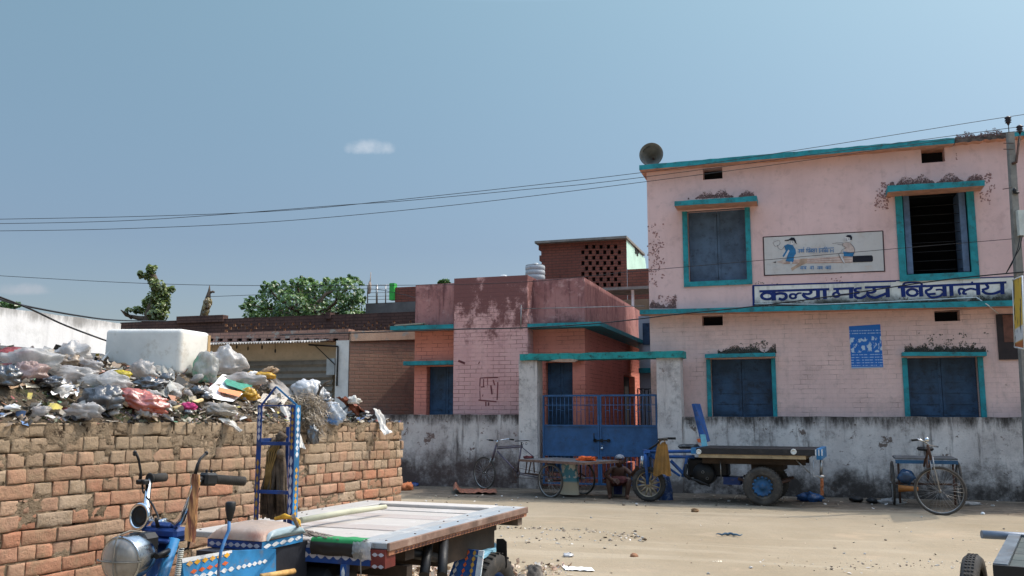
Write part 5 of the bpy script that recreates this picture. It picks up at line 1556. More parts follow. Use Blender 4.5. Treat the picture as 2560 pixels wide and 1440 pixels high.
# white foam box
pb_, db_ = hit(440, 925)
cn = P(448, 934, 6.35)       # nearest lower corner
a1 = radians(17)
bx = V((-cos(a1), sin(a1), 0)); by = V((sin(a1), cos(a1), 0))
hgt = P(455, 819, 6.35).z - cn.z
tiltx = Matrix.Rotation(radians(1.5), 3, 'Y')
Lb, Wb = .66, .34
cen = cn + bx * Lb / 2 + by * Wb / 2 + UP * hgt / 2
mrot = Matrix((bx, by, UP)).transposed()
fb_ = thing('foam_box', 'big dirty white foam box lying on top of the rubbish heap', 'box', V((cen.x, cen.y, cn.z)))
mb = MB(); mb.cbox(cen, Lb, Wb, hgt, tiltx @ mrot)
bm_ = mb.build('box_body', FOAM, fb_)
bv_ = bm_.modifiers.new('round', 'BEVEL'); bv_.width = .034; bv_.segments = 5
for p_ in bm_.data.polygons: p_.use_smooth = True
mb = MB(); 
e0 = cn + by * (Wb + .001) + UP * 0; mb.box(cn + by * (Wb - .035) - bx * .006 + UP * .03, by * .03, bx * .005, UP * (hgt - .06)); mb.build('brown_tape', plain('brown_tape', (.42, .28, .14), .6, var=.3, sc=12), fb_)

heapbag('plastic_bag', 'dull red plastic sack at the far left, half behind a clear bag', 'bag', REDPL, 35, 893, 52, 20, 31, .25)
heapbag('plastic_bag', 'largest clear bag at the far left of the heap, long and slumped', 'bag', CLEAR, 72, 905, 68, 32, 1, .3, knot=False)
heapbag('plastic_bag', 'peaked clear bag with tan waste inside, left of the foam box', 'bag', CLEARW, 182, 890, 38, 30, 2, .4)
heapbag('plastic_bag', 'tan waste filled bag tucked under the peaked clear bag', 'bag', TANBAG, 165, 902, 32, 20, 3, .35)
heapbag('plastic_bag', 'bag of pinkish scraps just below the big clear bag at far left', 'bag', PINKBAG, 72, 932, 42, 24, 4, .4)
heapbag('plastic_bag', 'long grey clear bag in the middle left of the heap', 'bag', CLEARG, 168, 940, 66, 22, 5, .3)
heapbag('plastic_bag', 'grey see-through bag in front of the yellow packet', 'bag', CLEAR, 262, 962, 58, 24, 6, .35)
heapbag('plastic_bag', 'small clear bag leaning on the standing cream sack', 'bag', CLEARG, 360, 930, 26, 26, 7, .4)
heapbag('plastic_bag', 'tall clear bag with green scraps, right of the foam box', 'bag', bagmat('green_scrap_bag', (.52, .52, .50), .35, tint=(.04, .35, .2)), 515, 925, 26, 44, 8, .3)
heapbag('plastic_bag', 'puffed up clear bag right of the one with green scraps', 'bag', CLEARW, 567, 908, 40, 34, 9, .3)
heapbag('plastic_bag', 'slack grey clear bag above the printed sheet', 'bag', CLEARG, 612, 950, 44, 17, 10, .35)
heapbag('plastic_bag', 'flattened amber yellow plastic bag at the crest of the heap', 'bag', AMBBAG, 646, 940, 36, 10, 11, .3)
heapbag('plastic_bag', 'crumpled orange red plastic bag near the wall edge', 'bag', REDBAG, 350, 1005, 56, 24, 12, .4, 2.4, tilt=14)
heapbag('plastic_bag', 'dark grey crumpled bag beside the orange red bag', 'bag', DKGBAG, 258, 1000, 44, 28, 13, .45)
heapbag('plastic_bag', 'black plastic bag at the far left edge of the heap', 'bag', BLKBAG, 18, 945, 30, 24, 14, .45)
heapbag('plastic_bag', 'black bag crushed under the long grey clear bag', 'bag', BLKBAG, 118, 958, 34, 14, 15, .45)
heapbag('plastic_bag', 'black strip of plastic beneath the cream sack', 'bag', BLKBAG, 372, 962, 40, 15, 16, .5)
heapbag('plastic_bag', 'beige tied bag lying by the wall edge left of the blue stand', 'bag', BEIGEB, 552, 1028, 38, 17, 17, .3)
heapbag('plastic_bag', 'orange and clear bag under the printed sheet', 'bag', AMBBAG, 617, 990, 26, 17, 18, .45)
heapbag('plastic_bag', 'left one of two round white bundles at the right of the heap', 'bag', WHTBAG, 757, 975, 26, 22, 19, .22, tilt=-20)
heapbag('plastic_bag', 'right one of two round white bundles at the right of the heap', 'bag', WHTBAG, 782, 980, 24, 24, 20, .22)
heapbag('plastic_bag', 'shiny black bag right of the white bundles', 'bag', BLKBAG, 812, 1008, 20, 17, 21, .4)
heapbag('plastic_bag', 'black bag pressed against the wall edge at the right end', 'bag', BLKBAG, 898, 1038, 24, 12, 22, .45)
heapbag('plastic_bag', 'blue and white packet hanging over the wall edge', 'packet', BLUWHT, 832, 1038, 24, 26, 23, .4, tilt=25, D=6.75)
heapbag('plastic_bag', 'crumpled grey white wrap ball at the wall edge', 'bag', CLEARG, 208, 1030, 36, 20, 24, .5)
heapbag('plastic_bag', 'small yellow plastic packet below the foam box', 'packet', YELBAG, 304, 938, 21, 12, 25, .25, tilt=8)
heapbag('plastic_bag', 'white crumpled paper behind the shiny black bag', 'bag', WHTBAG, 806, 988, 14, 12, 26, .4)
heapbag('plastic_bag', 'grey clear bag behind the tan bag, left of the foam box', 'bag', CLEARG, 225, 915, 26, 14, 27, .4)
heapsheet('paper_cone', 'bright white bent paper sheet standing like a shell', 'paper', PAPERW, [(163, 941), (196, 972), (190, 989), (128, 985)], .05, 2, .08)
heapsheet('paper_sack', 'tall cream white sack standing open in the middle of the heap', 'sack', bagmat('cream_sack', (.66, .63, .56), .02, gl=.08), [(379, 904), (424, 895), (446, 982), (394, 986)], .05, 5, .14)
ob_ = heapsheet('printed_sheet', 'white printed sheet with a green strip and an orange strip', 'poster', PAPERW, [(556, 935), (640, 965), (582, 1003), (506, 990)], .012, 7, .10)
def ontop(name, parent, m, pts, of):
    C = [P(x, y, hit(x, y)[1] - of) for x, y in pts]
    mb = MB(); mb.poly(C); mb.build(name, m, parent)
Cs = [P(x, y, hit(x, y)[1] - .10) for x, y in [(556, 935), (640, 965), (582, 1003), (506, 990)]]
nS = (Cs[1] - Cs[0]).cross(Cs[3] - Cs[0]).normalized()
if nS.dot(CAMP - Cs[0]) < 0: nS = -nS
def onsheet(pts):
    out_ = []
    for (x, y) in pts: out_.append(onplane(x, y, Cs[0] + nS * .022, nS))
    return out_
for pts, m, nm in (([(566, 947), (632, 963), (618, 979), (566, 962), (560, 953)], plain('print_green', (.05, .24, .16), .7, var=.5, sc=40), 'green_strip'), ([(548, 968), (606, 980), (598, 992), (545, 978)], plain('print_orange', (.62, .22, .09), .7, var=.2), 'orange_strip')):
    mb = MB(); mb.poly(onsheet(pts)); mb.build(nm, m, ob_)
heapsheet('cardboard', 'tan cardboard flap at the far left below the pinkish bag', 'cardboard', CARD, [(22, 962), (62, 952), (64, 964), (24, 972)], .01, 3)
heapsheet('cardboard', 'small beige card with a blue mark left of the white bent paper', 'cardboard', plain('beige_card', (.58, .50, .38), .9, var=.2), [(63, 957), (98, 957), (100, 969), (66, 969)], .008, 4)
heapsheet('cardboard', 'grey board leaning upright behind the blue stand', 'cardboard', GREYC, [(662, 955), (690, 943), (735, 985), (700, 1000)], .02, 9, .06)
heapsheet('cardboard', 'pale buckled board lying right behind the top of the blue stand', 'cardboard', plain('pale_board', (.50, .44, .37), .9, var=.2), [(660, 986), (730, 982), (712, 1008), (640, 1004)], .02, 10, .05)
heapsheet('cardboard', 'orange brown card beside the cream sack', 'cardboard', plain('orange_card', (.55, .22, .08), .9, var=.3), [(376, 945), (392, 940), (398, 988), (382, 988)], .01, 12, .06)
heapsheet('cardboard', 'rust brown board under the left end of the foam box', 'cardboard', plain('rust_card', (.25, .10, .05), .9, var=.3), [(232, 925), (262, 914), (266, 930), (236, 936)], .01, 13, .06)
heapsheet('cloth', 'brown red cloth twisted along the right end of the heap', 'cloth', CLOTHB, [(838, 990), (862, 992), (916, 1030), (890, 1034)], .04, 14, .08, 18)
heapsheet('cloth', 'long soiled white cloth hanging over the wall at its right end', 'cloth', CLOTHW, [(932, 1022), (952, 1026), (978, 1084), (960, 1088)], .03, 15, .0, 16, Ds=[7.35, 7.4, 7.22, 7.18])
heapsheet('cloth', 'soiled white cloth hanging down the wall behind the blue stand', 'cloth', CLOTHW, [(700, 1014), (722, 1016), (764, 1124), (748, 1112)], .03, 16, .0, 16, Ds=[6.4, 6.45, 6.22, 6.2])
heapsheet('cloth', 'narrow torn rag hanging over the wall left of the blue stand', 'cloth', CLOTHW, [(540, 1043), (575, 1048), (606, 1078), (598, 1078)], .02, 17, .0, 14, Ds=[5.7, 5.8, 5.72, 5.7])
heapbag('cloth', 'magenta cloth knot beside the tan stick', 'cloth', CLOTHP, 470, 1018, 19, 10, 33, .5)
heapbag('cloth', 'white rag bundle at the right end above the black bag', 'cloth', CLOTHW, 884, 1002, 14, 10, 34, .5)
p1_, d1_ = hit(432, 1024); p2_, d2_ = hit(505, 1000)
mb = MB(); mb.tube([P(432, 1022, d1_ - .05), P(505, 1000, d2_ - .05)], .013, 8); mb.build('bamboo_stick', plain('bamboo', (.55, .42, .22), .7, var=.25), label='short tan bamboo stick lying behind the magenta cloth', category='stick')
mb = MB(); d = 6.6
mb.tube([P(790, 1000, d), P(800, 972, d), P(812, 958, d), P(826, 952, d)], [.012, .01, .008, .004], 6); mb.tube([P(800, 972, d), P(797, 958, d)], [.008, .003], 6); mb.tube([P(808, 963, d), P(822, 965, d)], [.006, .003], 6)
mb.build('dead_twig', BARK, label='dark forked twig sticking up beside the white bundles', category='twig')
rr = random.Random(404)
KS = [('pale', CLEARW, 13), ('grey', CLEARG, 12), ('black', BLKBAG, 9), ('brown', CARD, 10), ('white', PAPERW, 10), ('clear', CLEAR, 10)]
ii = 0
for kn, km, cnt_ in KS:
    for _ in range(cnt_):
        ii += 1
        x = rr.uniform(5, 690); y = rr.uniform(925, 1034)
        if rr.random() < .22: x = rr.uniform(690, 960); y = rr.uniform(1012, 1040)
        a = rr.uniform(8, 19); b = a * rr.uniform(.35, .7)
        o_s = heapbag('crumpled_scrap', 'small crumpled ' + kn + ' scrap among the rubbish on the heap', 'scrap', km, x, y, a, b, 100 + ii, .5, 2.4, tilt=rr.uniform(-35, 35), nu=18, nv=11)
        o_s['group'] = 'small crumpled ' + kn + ' scraps'
# dry root and straw clump slumping over the wall
STRAW = leafmat('dry_straw', (.10, .07, .045), (.36, .27, .16))
mb = MB(); rr = random.Random(8)
core = [(770, 1000, 34, 20), (790, 1020, 34, 24), (785, 1050, 26, 26), (770, 1035, 26, 24), (792, 1075, 16, 18)]
for (x, y, a, b) in core:
    D = 6.42 if y > 1040 else 6.5
    s_ = D / FPX
    mb.blob(P(x, y, D + .05), a * s_ * .8, .08, b * s_ * .8, None, 12, 8, .5, 3, x, c=(.05, .05, .05), sm=False)
    for i in range(int(a * b * .55)):
        p = P(x + rr.gauss(0, a * .5), y + rr.gauss(0, b * .5), D - .03 + rr.uniform(-.07, .05))
        d = V((rr.uniform(-1, 1), rr.uniform(-.7, .5), rr.uniform(-1, .5))).normalized(); L = rr.uniform(.02, .06)
        sd = d.orthogonal().normalized() * rr.uniform(.0012, .003)
        g = rr.uniform(.0, 1.0)
        mb.add([p - sd, p + sd, p + d * L + V((0, 0, -.008)) + sd * .5, p + d * L + V((0, 0, -.008)) - sd * .5], [(0, 1, 2, 3)], (g, g, g))
mb.build('straw_clump', STRAW, label='brown matted straw and roots slumping over the brick wall', category='straw clump')
heapbag('plastic_bag', 'torn black bag dangling under the straw clump', 'bag', BLKBAG, 782, 1092, 13, 24, 36, .5, D=6.33)
# loose scraps no one could count
SCRAP = Mat('scraps')
kk = SCRAP.col(); SCRAPM = SCRAP.out(SCRAP.mix(kk, (.2, .17, .14), SCRAP.math('MULTIPLY', SCRAP.rng(SCRAP.noise(30, 4, .7), .5, .65), .5)), .8, spec=.3)
PAL = [(.6, .58, .55)] * 4 + [(.42, .36, .29)] * 5 + [(.24, .18, .13)] * 6 + [(.03, .03, .035)] * 8 + [(.45, .38, .28)] * 6 + [(.36, .30, .24)] * 6 + [(.5, .24, .13), (.12, .2, .36), (.38, .12, .12), (.55, .45, .12), (.12, .24, .16), (.52, .35, .3), (.62, .62, .62)]
def scrap(mb, p, sz, rr, nrm=UP, flatten=.6):
    c = rr.choice(PAL); g = rr.uniform(.7, 1.15); c = tuple(min(1, x * g) for x in c)
    n = (nrm + V((rr.gauss(0, flatten), rr.gauss(0, flatten), rr.gauss(0, flatten * .5)))).normalized()
    a = n.orthogonal().normalized(); b = n.cross(a); an = rr.uniform(0, 6.28)
    a, b = a * cos(an) + b * sin(an), b * cos(an) - a * sin(an)
    s1, s2 = sz * rr.uniform(.5, 1.2), sz * rr.uniform(.2, .8)
    cu = sz * rr.uniform(-.3, .3)
    vs = [p - a * s1 - b * s2 + n * cu, p + b * -s2 * rr.uniform(.6, 1.2), p + a * s1 - b * s2 * .8 + n * cu, p + a * s1 * .9 + b * s2 + n * cu * .6, p + b * s2 * rr.uniform(.6, 1.2), p - a * s1 + b * s2 * .8 + n * cu]
    mb.add(vs, [(0, 1, 4, 5), (1, 2, 3, 4)], c)
mb = MB(); rr = random.Random(77)
for i in range(4600):
    s = rr.uniform(-1.0, WL - .03); q = rr.uniform(.0, 1.0) ** 1.35 * 2.3
    p = hp(s, q) + UP * rr.uniform(.0, .028)
    scrap(mb, p, rr.choice((.010, .014, .018, .025, .034)), rr)
for i in range(420):
    s = rr.uniform(-1.0, WL - .05); q = rr.uniform(-.02, .16)
    p = hp(s, max(q, 0.0)) + WN * max(0, -q) + UP * rr.uniform(.0, .015)
    scrap(mb, p, rr.choice((.008, .012, .018, .025)), rr)
for i in range(190):
    s = rr.uniform(-.6, WL - .5); q = rr.uniform(.12, 1.9)
    p = hp(s, q) + UP * rr.uniform(.01, .05); k = len(mb.c)
    scrap(mb, p, rr.choice((.04, .05, .065, .085)), rr, flatten=.75)
    c = rr.choice([(.58, .55, .51)] * 6 + [(.44, .40, .35)] * 5 + [(.05, .05, .05)] * 4 + [(.34, .26, .18)] * 4 + [(.5, .37, .32), (.62, .61, .60), (.4, .2, .13), (.14, .2, .3)])
    for j in range(k, len(mb.c)): mb.c[j] = c
mb.build('litter_scraps', SCRAPM, loc=(WA.x, WA.y, 1.2), label='countless paper, plastic and leaf scraps strewn over the rubbish heap', category='litter', kind='stuff')
# weeds
mb = MB()
for i in range(700):
    s = rr.choice((rr.uniform(.0, .9), rr.uniform(.9, 1.8), rr.uniform(1.0, 1.4))); q = rr.uniform(.0, .28)
    if mnoise.noise(V((s * 3, q * 3, 7))) < -.05: continue
    p = hp(s, q); g = rr.uniform(.0, .7)
    d = V((rr.uniform(-1, 1), rr.uniform(-1, .4), rr.uniform(.1, 1))).normalized(); L = rr.uniform(.012, .04); sd = d.orthogonal().normalized() * L * .25
    mb.add([p, p + d * L * .5 + sd, p + d * L, p + d * L * .5 - sd], [(0, 1, 2, 3)], (g, g, g))
mb.build('weeds', leafmat('weed_leaf', (.03, .06, .015), (.16, .17, .07)), loc=(WA.x, WA.y, 1.2), label='low weeds sprouting along the top of the brick wall', category='weeds', kind='stuff')
# ------------------------------------------------------------------ big cargo trike in the foreground
ZD = .80
kFR = Gz(967, 1358, ZD); kBR = Gz(1315, 1267, ZD); kBL = Gz(890, 1255, ZD)
kD = V((kBR.x - kFR.x, kBR.y - kFR.y, 0)); KL = kD.length; kD.normalize()
kP = V((kD.y, -kD.x, 0))
KW = -(kBL - kBR).dot(kP)
k0 = V((kFR.x, kFR.y, 0))
kA = atan2(kD.y, kD.x)
KR = Matrix((kD, -kP, UP)).transposed()      # local x along the deck, y away, z up
def K(d, p, z): return k0 + kD * d + kP * p + UP * z
def TR(x, y, d=None, p=None, z=None):
    if d is not None: return onplane(x, y, k0 + kD * d, kD)
    if p is not None: return onplane(x, y, k0 + kP * p, kP)
    return Gz(x, y, z)
def kd(q): return (q - k0).dot(kD)
def kp(q): return (q - k0).dot(kP)
PC = -KW / 2
tk_ = thing('cargo_trike', 'big blue hand painted cargo trike with a bare plank deck in the foreground', 'cargo trike', K(KL / 2, PC, 0), kA)
def kbox(mb, d0, d1, p0, p1, z0, z1, mi=0, c=None): return mb.box(K(d0, p0, z0), kD * (d1 - d0), kP * (p1 - p0), UP * (z1 - z0), c, mi)
mw = Mat('worn_deck_planks')
kc = mw.col()
gx_ = mw.noise(3, 6, .7, sc=(.6, 9, 9), dist=.4)
kk = mw.mix(kc, (.34, .29, .25), mw.math('MULTIPLY', mw.rng(gx_, .46, .72), .55))
kk = mw.mix(kk, (.52, .49, .46), mw.math('MULTIPLY', mw.rng(mw.noise(4, 6, .7, off=(4, 4, 4)), .52, .68), .6))
kk = mw.mix(kk, (.16, .12, .1), mw.math('MULTIPLY', mw.rng(mw.noise(11, 6, .75, off=(1, 4, 9)), .60, .70), .6))
PLANK = mw.out(kk, .8, 0, mw.noise(6, 6, .7, sc=(1, 14, 14)), .5, .006, .25)
mwx = Mat('worn_deck_cross')
kc = mwx.col()
gx_ = mwx.noise(3, 6, .7, sc=(9, .6, 9), dist=.4)
kk = mwx.mix(kc, (.36, .31, .27), mwx.math('MULTIPLY', mwx.rng(gx_, .46, .72), .5))
kk = mwx.mix(kk, (.52, .49, .46), mwx.math('MULTIPLY', mwx.rng(mwx.noise(4, 6, .7, off=(4, 4, 4)), .52, .68), .6))
kk = mwx.mix(kk, (.16, .12, .1), mwx.math('MULTIPLY', mwx.rng(mwx.noise(11, 6, .75, off=(1, 4, 9)), .60, .70), .6))
PLANKX = mwx.out(kk, .8, 0, mwx.noise(6, 6, .7, sc=(14, 1, 14)), .5, .006, .25)
rr = random.Random(4)
mb = MB()
SW = .20
npl = 9
fw_ = KL - .17
for i in range(npl):
    a = fw_ * i / npl + rr.uniform(.001, .004); b = fw_ * (i + 1) / npl - rr.uniform(.002, .006)
    c = rr.choice(((.40, .355, .32), (.37, .32, .29), (.42, .385, .35), (.36, .34, .33)))
    zz_ = ZD - .022 + rr.uniform(-.003, .003)
    b0 = len(mb.v)
    mb.cbox(K((a + b) / 2, -KW / 2, zz_ - .015), b - a, KW - 2 * SW + .02, .03, KR, c, bev=.003)
mb.build('deck_boards', PLANKX, tk_)
mb = MB()
for (p0, p1, d0, d1, c) in ((-SW * .52, -.0, 0, KL, (.26, .285, .30)), (-SW, -SW * .52 - .004, 0, KL, (.30, .31, .31)), (-KW, -KW + SW, -.0, KL, (.40, .39, .37))):
    mb.cbox(K((d0 + d1) / 2, (p0 + p1) / 2, ZD - .016), d1 - d0, p1 - p0, .032, KR, c, bev=.004)
mb.build('side_boards', PLANK, tk_)
mb = MB(); mb.cbox(K(KL - .085, -KW / 2, ZD - .016), .168, KW - 2 * SW - .004, .036, KR, (.48, .44, .40), bev=.004); mb.build('tail_board', PLANKX, tk_)
mb = MB()
for i in range(7):
    for p_ in (-.05, -.15, -KW + .06, -KW + .15):
        if rr.random() < .2: continue
        q = K(.08 + (KL - .16) * i / 6 + rr.uniform(-.03, .03), p_ + rr.uniform(-.015, .015), ZD)
        mb.lathe(q, UP, [(.0065, 0), (.006, .003), (.001, .0045)], 8)
mb.build('bolt_heads', RUST, tk_)
EDGE = plain('worn_brown_edge', (.20, .125, .095), .8, var=.45, sc=5, dirt=(.40, .30, .24), damt=.6, dsc=7)
mb = MB(); mb.cbox(K(KL / 2, .008, ZD - .02), KL, .016, .04, KR, bev=.003); mb.build('edge_board', EDGE, tk_)
mb = MB(); kbox(mb, .01, KL - .01, -.01, .008, ZD - .062, ZD - .0415); mb.build('edge_moulding', plain('orange_moulding', (.36, .16, .09), .8, var=.4, sc=12, dirt=(.12, .06, .04)), tk_)
def lens_chain(mb, a, b, up, n, h, nrm, mi=0, kind='lens', lift=.0015):
    a = V(a) + nrm * lift; b = V(b) + nrm * lift; L = (b - a) / n
    for i in range(n):
        o = a + L * i
        if kind == 'diamond':
            mb.poly([o + L * .06, o + L * .5 - up * h, o + L * .94, o + L * .5 + up * h], mi=mi)
        elif kind == 'lens':
            t = [j / 6 for j in range(7)]
            top = [o + L * x + up * (h * sin(pi * x) ** 1.3) for x in t]; bot = [o + L * x - up * (h * sin(pi * x) ** 1.3) for x in t[1:-1][::-1]]
            mb.poly(top + bot, mi=mi)
        else:                                # leaning wave
            t = [j / 6 for j in range(7)]
            s_ = 1 if i % 2 == 0 else -1
            top = [o + L * x + up * (h * .9 * sin(2 * pi * x * .5 + .4 * s_) ** 2 + .25 * h * s_ * cos(pi * x)) for x in t]
            bot = [o + L * x + up * (-h * .9 * sin(2 * pi * x * .5 - .4 * s_) ** 2 + .25 * h * s_ * cos(pi * x)) for x in t[::-1]]
            mb.poly(top + bot, mi=mi)
mb = MB(); lens_chain(mb, K(.06, .009, ZD - .052), K(KL - .06, .009, ZD - .052), UP, 44, .007, kP); mb.build('edge_motif', plain('dark_motif', (.07, .03, .025), .8), tk_)
REDB = plain('oxblood_paint', (.16, .028, .022), .55, var=.3, sc=6, dirt=(.06, .03, .03))
MOT = plain('greyed_motif', (.42, .40, .44), .7, var=.2)
cpx = TR(927, 1390, d=-.012)
mb = MB(); kbox(mb, -.012, .09, kp(cpx), -.001, TR(945, 1421, d=-.012).z, ZD - .034); c_ = mb.build('corner_block', REDB, tk_)
mb = MB()
for z_ in (ZD - .058, ZD - .115): lens_chain(mb, K(-.012, kp(cpx) + .006, z_), K(-.012, -.006, z_), UP, 2, .010, -kD)
mb.build('motif', MOT, c_)
ze = TR(830, 1372, d=-.01).z; zf = TR(830, 1408, d=-.01).z
pl_, pr_ = kp(TR(600, 1350, d=-.01)), kp(cpx) - .002
mb = MB(); kbox(mb, -.010, .05, pl_, pr_, ze, ZD - .036); f1 = mb.build('front_rail', REDB, tk_)
mb = MB(); lens_chain(mb, K(-.010, pl_ + .25, (ze + ZD - .036) / 2), K(-.010, pr_ - .01, (ze + ZD - .036) / 2), UP, 7, .012, -kD); mb.build('motif', MOT, f1)
mb = MB(); kbox(mb, -.016, .05, pl_ + .2, pr_, zf, ze - .002); f2 = mb.build('front_apron', PAINTBD, tk_)
mb = MB(); lens_chain(mb, K(-.016, pl_ + .35, (ze + zf) / 2), K(-.016, pr_ - .02, (ze + zf) / 2), UP, 9, .016, -kD); mb.build('motif', MOT, f2)
mb = MB(); q = K(-.02, pr_ - .17, zf)
mb.box(q, kD * .03, kP * .035, UP * -.28); b_ = mb.build('apron_post', PAINTB, tk_)
mb = MB(); lens_chain(mb, q + kP * .0175 - UP * .01, q + kP * .0175 - UP * .27, kP, 4, .011, -kD); mb.build('motif', WHITEM, b_)
# chassis
mb = MB()
for p_ in (-.24, -KW + .24): kbox(mb, .06, KL - .05, p_ - .04, p_ + .04, ZD - .16, ZD - .063)
mb.build('chassis_beam', WOODD, tk_)
mb = MB(); kbox(mb, KL - .12, KL - .045, -KW + .03, -.012, ZD - .115, ZD - .064); mb.build('cross_beam', plain('weathered_beam', (.12, .09, .07), .9, var=.4, sc=8), tk_)
mb = MB(); kbox(mb, .28, .38, -KW + .1, -.05, ZD - .13, ZD - .064); kbox(mb, .3, .36, -KW + .1, -.05, ZD - .22, ZD - .16); mb.build('cross_beam', WOODD, tk_)
qa = TR(1236, 1345, p=-.1)
mb = MB(); kbox(mb, .78, kd(qa), -KW + .12, -.1, ZD - .24, ZD - .065); mb.build('bolster', WOODD, tk_)
# rear wheels
def trike_wheel(name, parent, c, ax, r, tw, rimr, rimm, spokes=10, hub=.05, treads=34):
    mb = MB()
    mb.lathe(c, ax, [(rimr, -tw * .36), (rimr * .93, -tw * .3), (rimr * .9, 0), (rimr * .93, tw * .3), (rimr, tw * .36)], 36)
    mb.lathe(c, ax, [(.001, -tw * .45), (hub * .7, -tw * .45), (hub, -tw * .2), (hub, tw * .2), (hub * .7, tw * .45), (.001, tw * .45)], 18)
    a = V(ax).normalized(); x = a.orthogonal().normalized(); y = a.cross(x)
    for i in range(spokes):
        an = 2 * pi * i / spokes
        d = x * cos(an) + y * sin(an)
        mb.tube([c + d * hub * .9, c + d * rimr * .92], [.02, .011], 6)
    w_ = mb.build(name, rimm, parent)
    mb = MB()
    pr = [(rimr * .97, -tw * .36), (rimr * 1.08, -tw * .47), ((rimr + r) / 2, -tw * .5), (r * .95, -tw * .46), (r * .99, -tw * .3), (r, 0), (r * .99, tw * .3), (r * .95, tw * .46), ((rimr + r) / 2, tw * .5), (rimr * 1.08, tw * .47), (rimr * .97, tw * .36)]
    mb.lathe(c, ax, pr, 48)
    for i in range(treads):
        an = 2 * pi * i / treads
        d = x * cos(an) + y * sin(an); t = y * cos(an) - x * sin(an)
        for s_ in (-1, 1):
            mb.box(c + d * r * .985 + a * s_ * tw * .06 - t * .008, a * s_ * tw * .36 + t * .01, t * .016, d * .009)
    mb.build('tyre', RUBBER, w_)
    return w_
qt = TR(1224, 1407, p=-.03)
rw = .28; dw = kd(qt) + .02
zc0 = qt.z - rw
trike_wheel('wheel', tk_, K(dw, -.03, max(rw, zc0)), kP, rw, .13, .17, PAINTB, 5)
trike_wheel('wheel', tk_, K(dw, -KW + .03, max(rw, zc0)), kP, rw, .13, .17, PAINTB, 5)
mb = MB(); mb.tube([K(dw, -.06, rw), K(dw, -KW + .06, rw)], .03, 10); kbox(mb, dw - .3, dw + .3, -.34, -.29, rw + .03, rw + .07); kbox(mb, dw - .3, dw + .3, -KW + .29, -KW + .34, rw + .03, rw + .07); mb.build('axle', RUST, tk_)
# painted mudguard, its top plate and the mud flap
fdp = kd(TR(1170, 1371, p=-.10))
A = [TR(1148, 1371, d=fdp), TR(1197, 1376, d=fdp), TR(1187, 1450, d=fdp - .06), TR(1118, 1450, d=fdp - .06)]
mb = MB(); mb.prism(A, kD * .012); mg_ = mb.build('mudguard', PAINTB, tk_)
nrm = (A[1] - A[0]).cross(A[3] - A[0]).normalized()
if nrm.dot(CAMP - A[0]) < 0: nrm = -nrm
OCHM = plain('ochre_motif', (.42, .25, .05), .6)
for f, mm_ in ((.16, WHITEM), (.5, ORGM), (.82, OCHM)):
    mb = MB(); lens_chain(mb, A[0].lerp(A[1], f), A[3].lerp(A[2], f), kP, 5, .012, nrm, 0, 'lens' if mm_ != ORGM else 'diamond', .002); mb.build('motif', mm_, mg_)
mb = MB(); mb.prism([A[1] - kD * .004, A[1] + kP * .035 - kD * .004, A[2] + kP * .035 - kD * .004, A[2] - kD * .004], kD * .014)
mb.build('pale_edge', plain('pale_blue_edge', (.55, .62, .66), .6, var=.2, dirt=(.5, .25, .15), damt=.5), mg_)
tp = [TR(1163, 1372, d=fdp), TR(1206, 1384, d=fdp - .02), TR(1252, 1381, d=fdp + .52), TR(1232, 1355, d=fdp + .62)]
zt_ = sum(q.z for q in tp) / 4
tp = [V((q.x, q.y, zt_ + (q.z - zt_) * .25)) for q in tp]
mb = MB(); mb.prism(tp, UP * -.02); mb.build('top_plate', plain('pale_sky_paint', (.20, .42, .55), .6, var=.3, sc=6, dirt=(.5, .48, .4), damt=.6), mg_)
dfl = kd(TR(1252, 1350, p=.0))
fl = []
for (x, y) in ((1241, 1347), (1258, 1347), (1266, 1355), (1267, 1418), (1262, 1423), (1244, 1422), (1240, 1415)): fl.append(TR(x, y, d=dfl))
mb = MB(); mb.prism(fl, kD * .008); mb.build('mud_flap', plain('black_rubber_flap', (.012, .009, .008), .7), tk_)
# dark workings under the deck
mb = MB()
kbox(mb, -.05, .5, PC - .2, PC + .12, .28, ZD - .1); mb.cbox(K(.15, PC + .2, .5), .3, .2, .3, KR, bev=.04); mb.lathe(K(.05, PC + .33, .45), kP, [(.001, .02), (.12, .02), (.13, .0), (.12, -.03), (.001, -.03)], 22)
mb.tube([K(.2, -.3, .4), K(.5, -.28, .42), K(dw, -.3, .35)], .035, 8)
for a, b in ((TR(1000, 1378, d=.3), TR(1090, 1394, d=.75)), (TR(1060, 1440, d=.4), TR(1075, 1330, d=.7)), (TR(1105, 1440, d=.45), TR(1110, 1340, d=.7))): mb.tube([a, b], .028, 8)
mb.build('engine', BLACKM, tk_)
mb = MB(); mb.tube([K(-.06, pr_ + .04, zf - .06), K(.2, -.16, .47), K(.3, -.16, .42)], .012, 6); mb.tube([K(-.02, pr_ + .09, zf - .05), K(.05, -.1, .55), K(.35, -.3, .5)], .009, 6); mb.build('brake_rods', BLACKM, tk_)
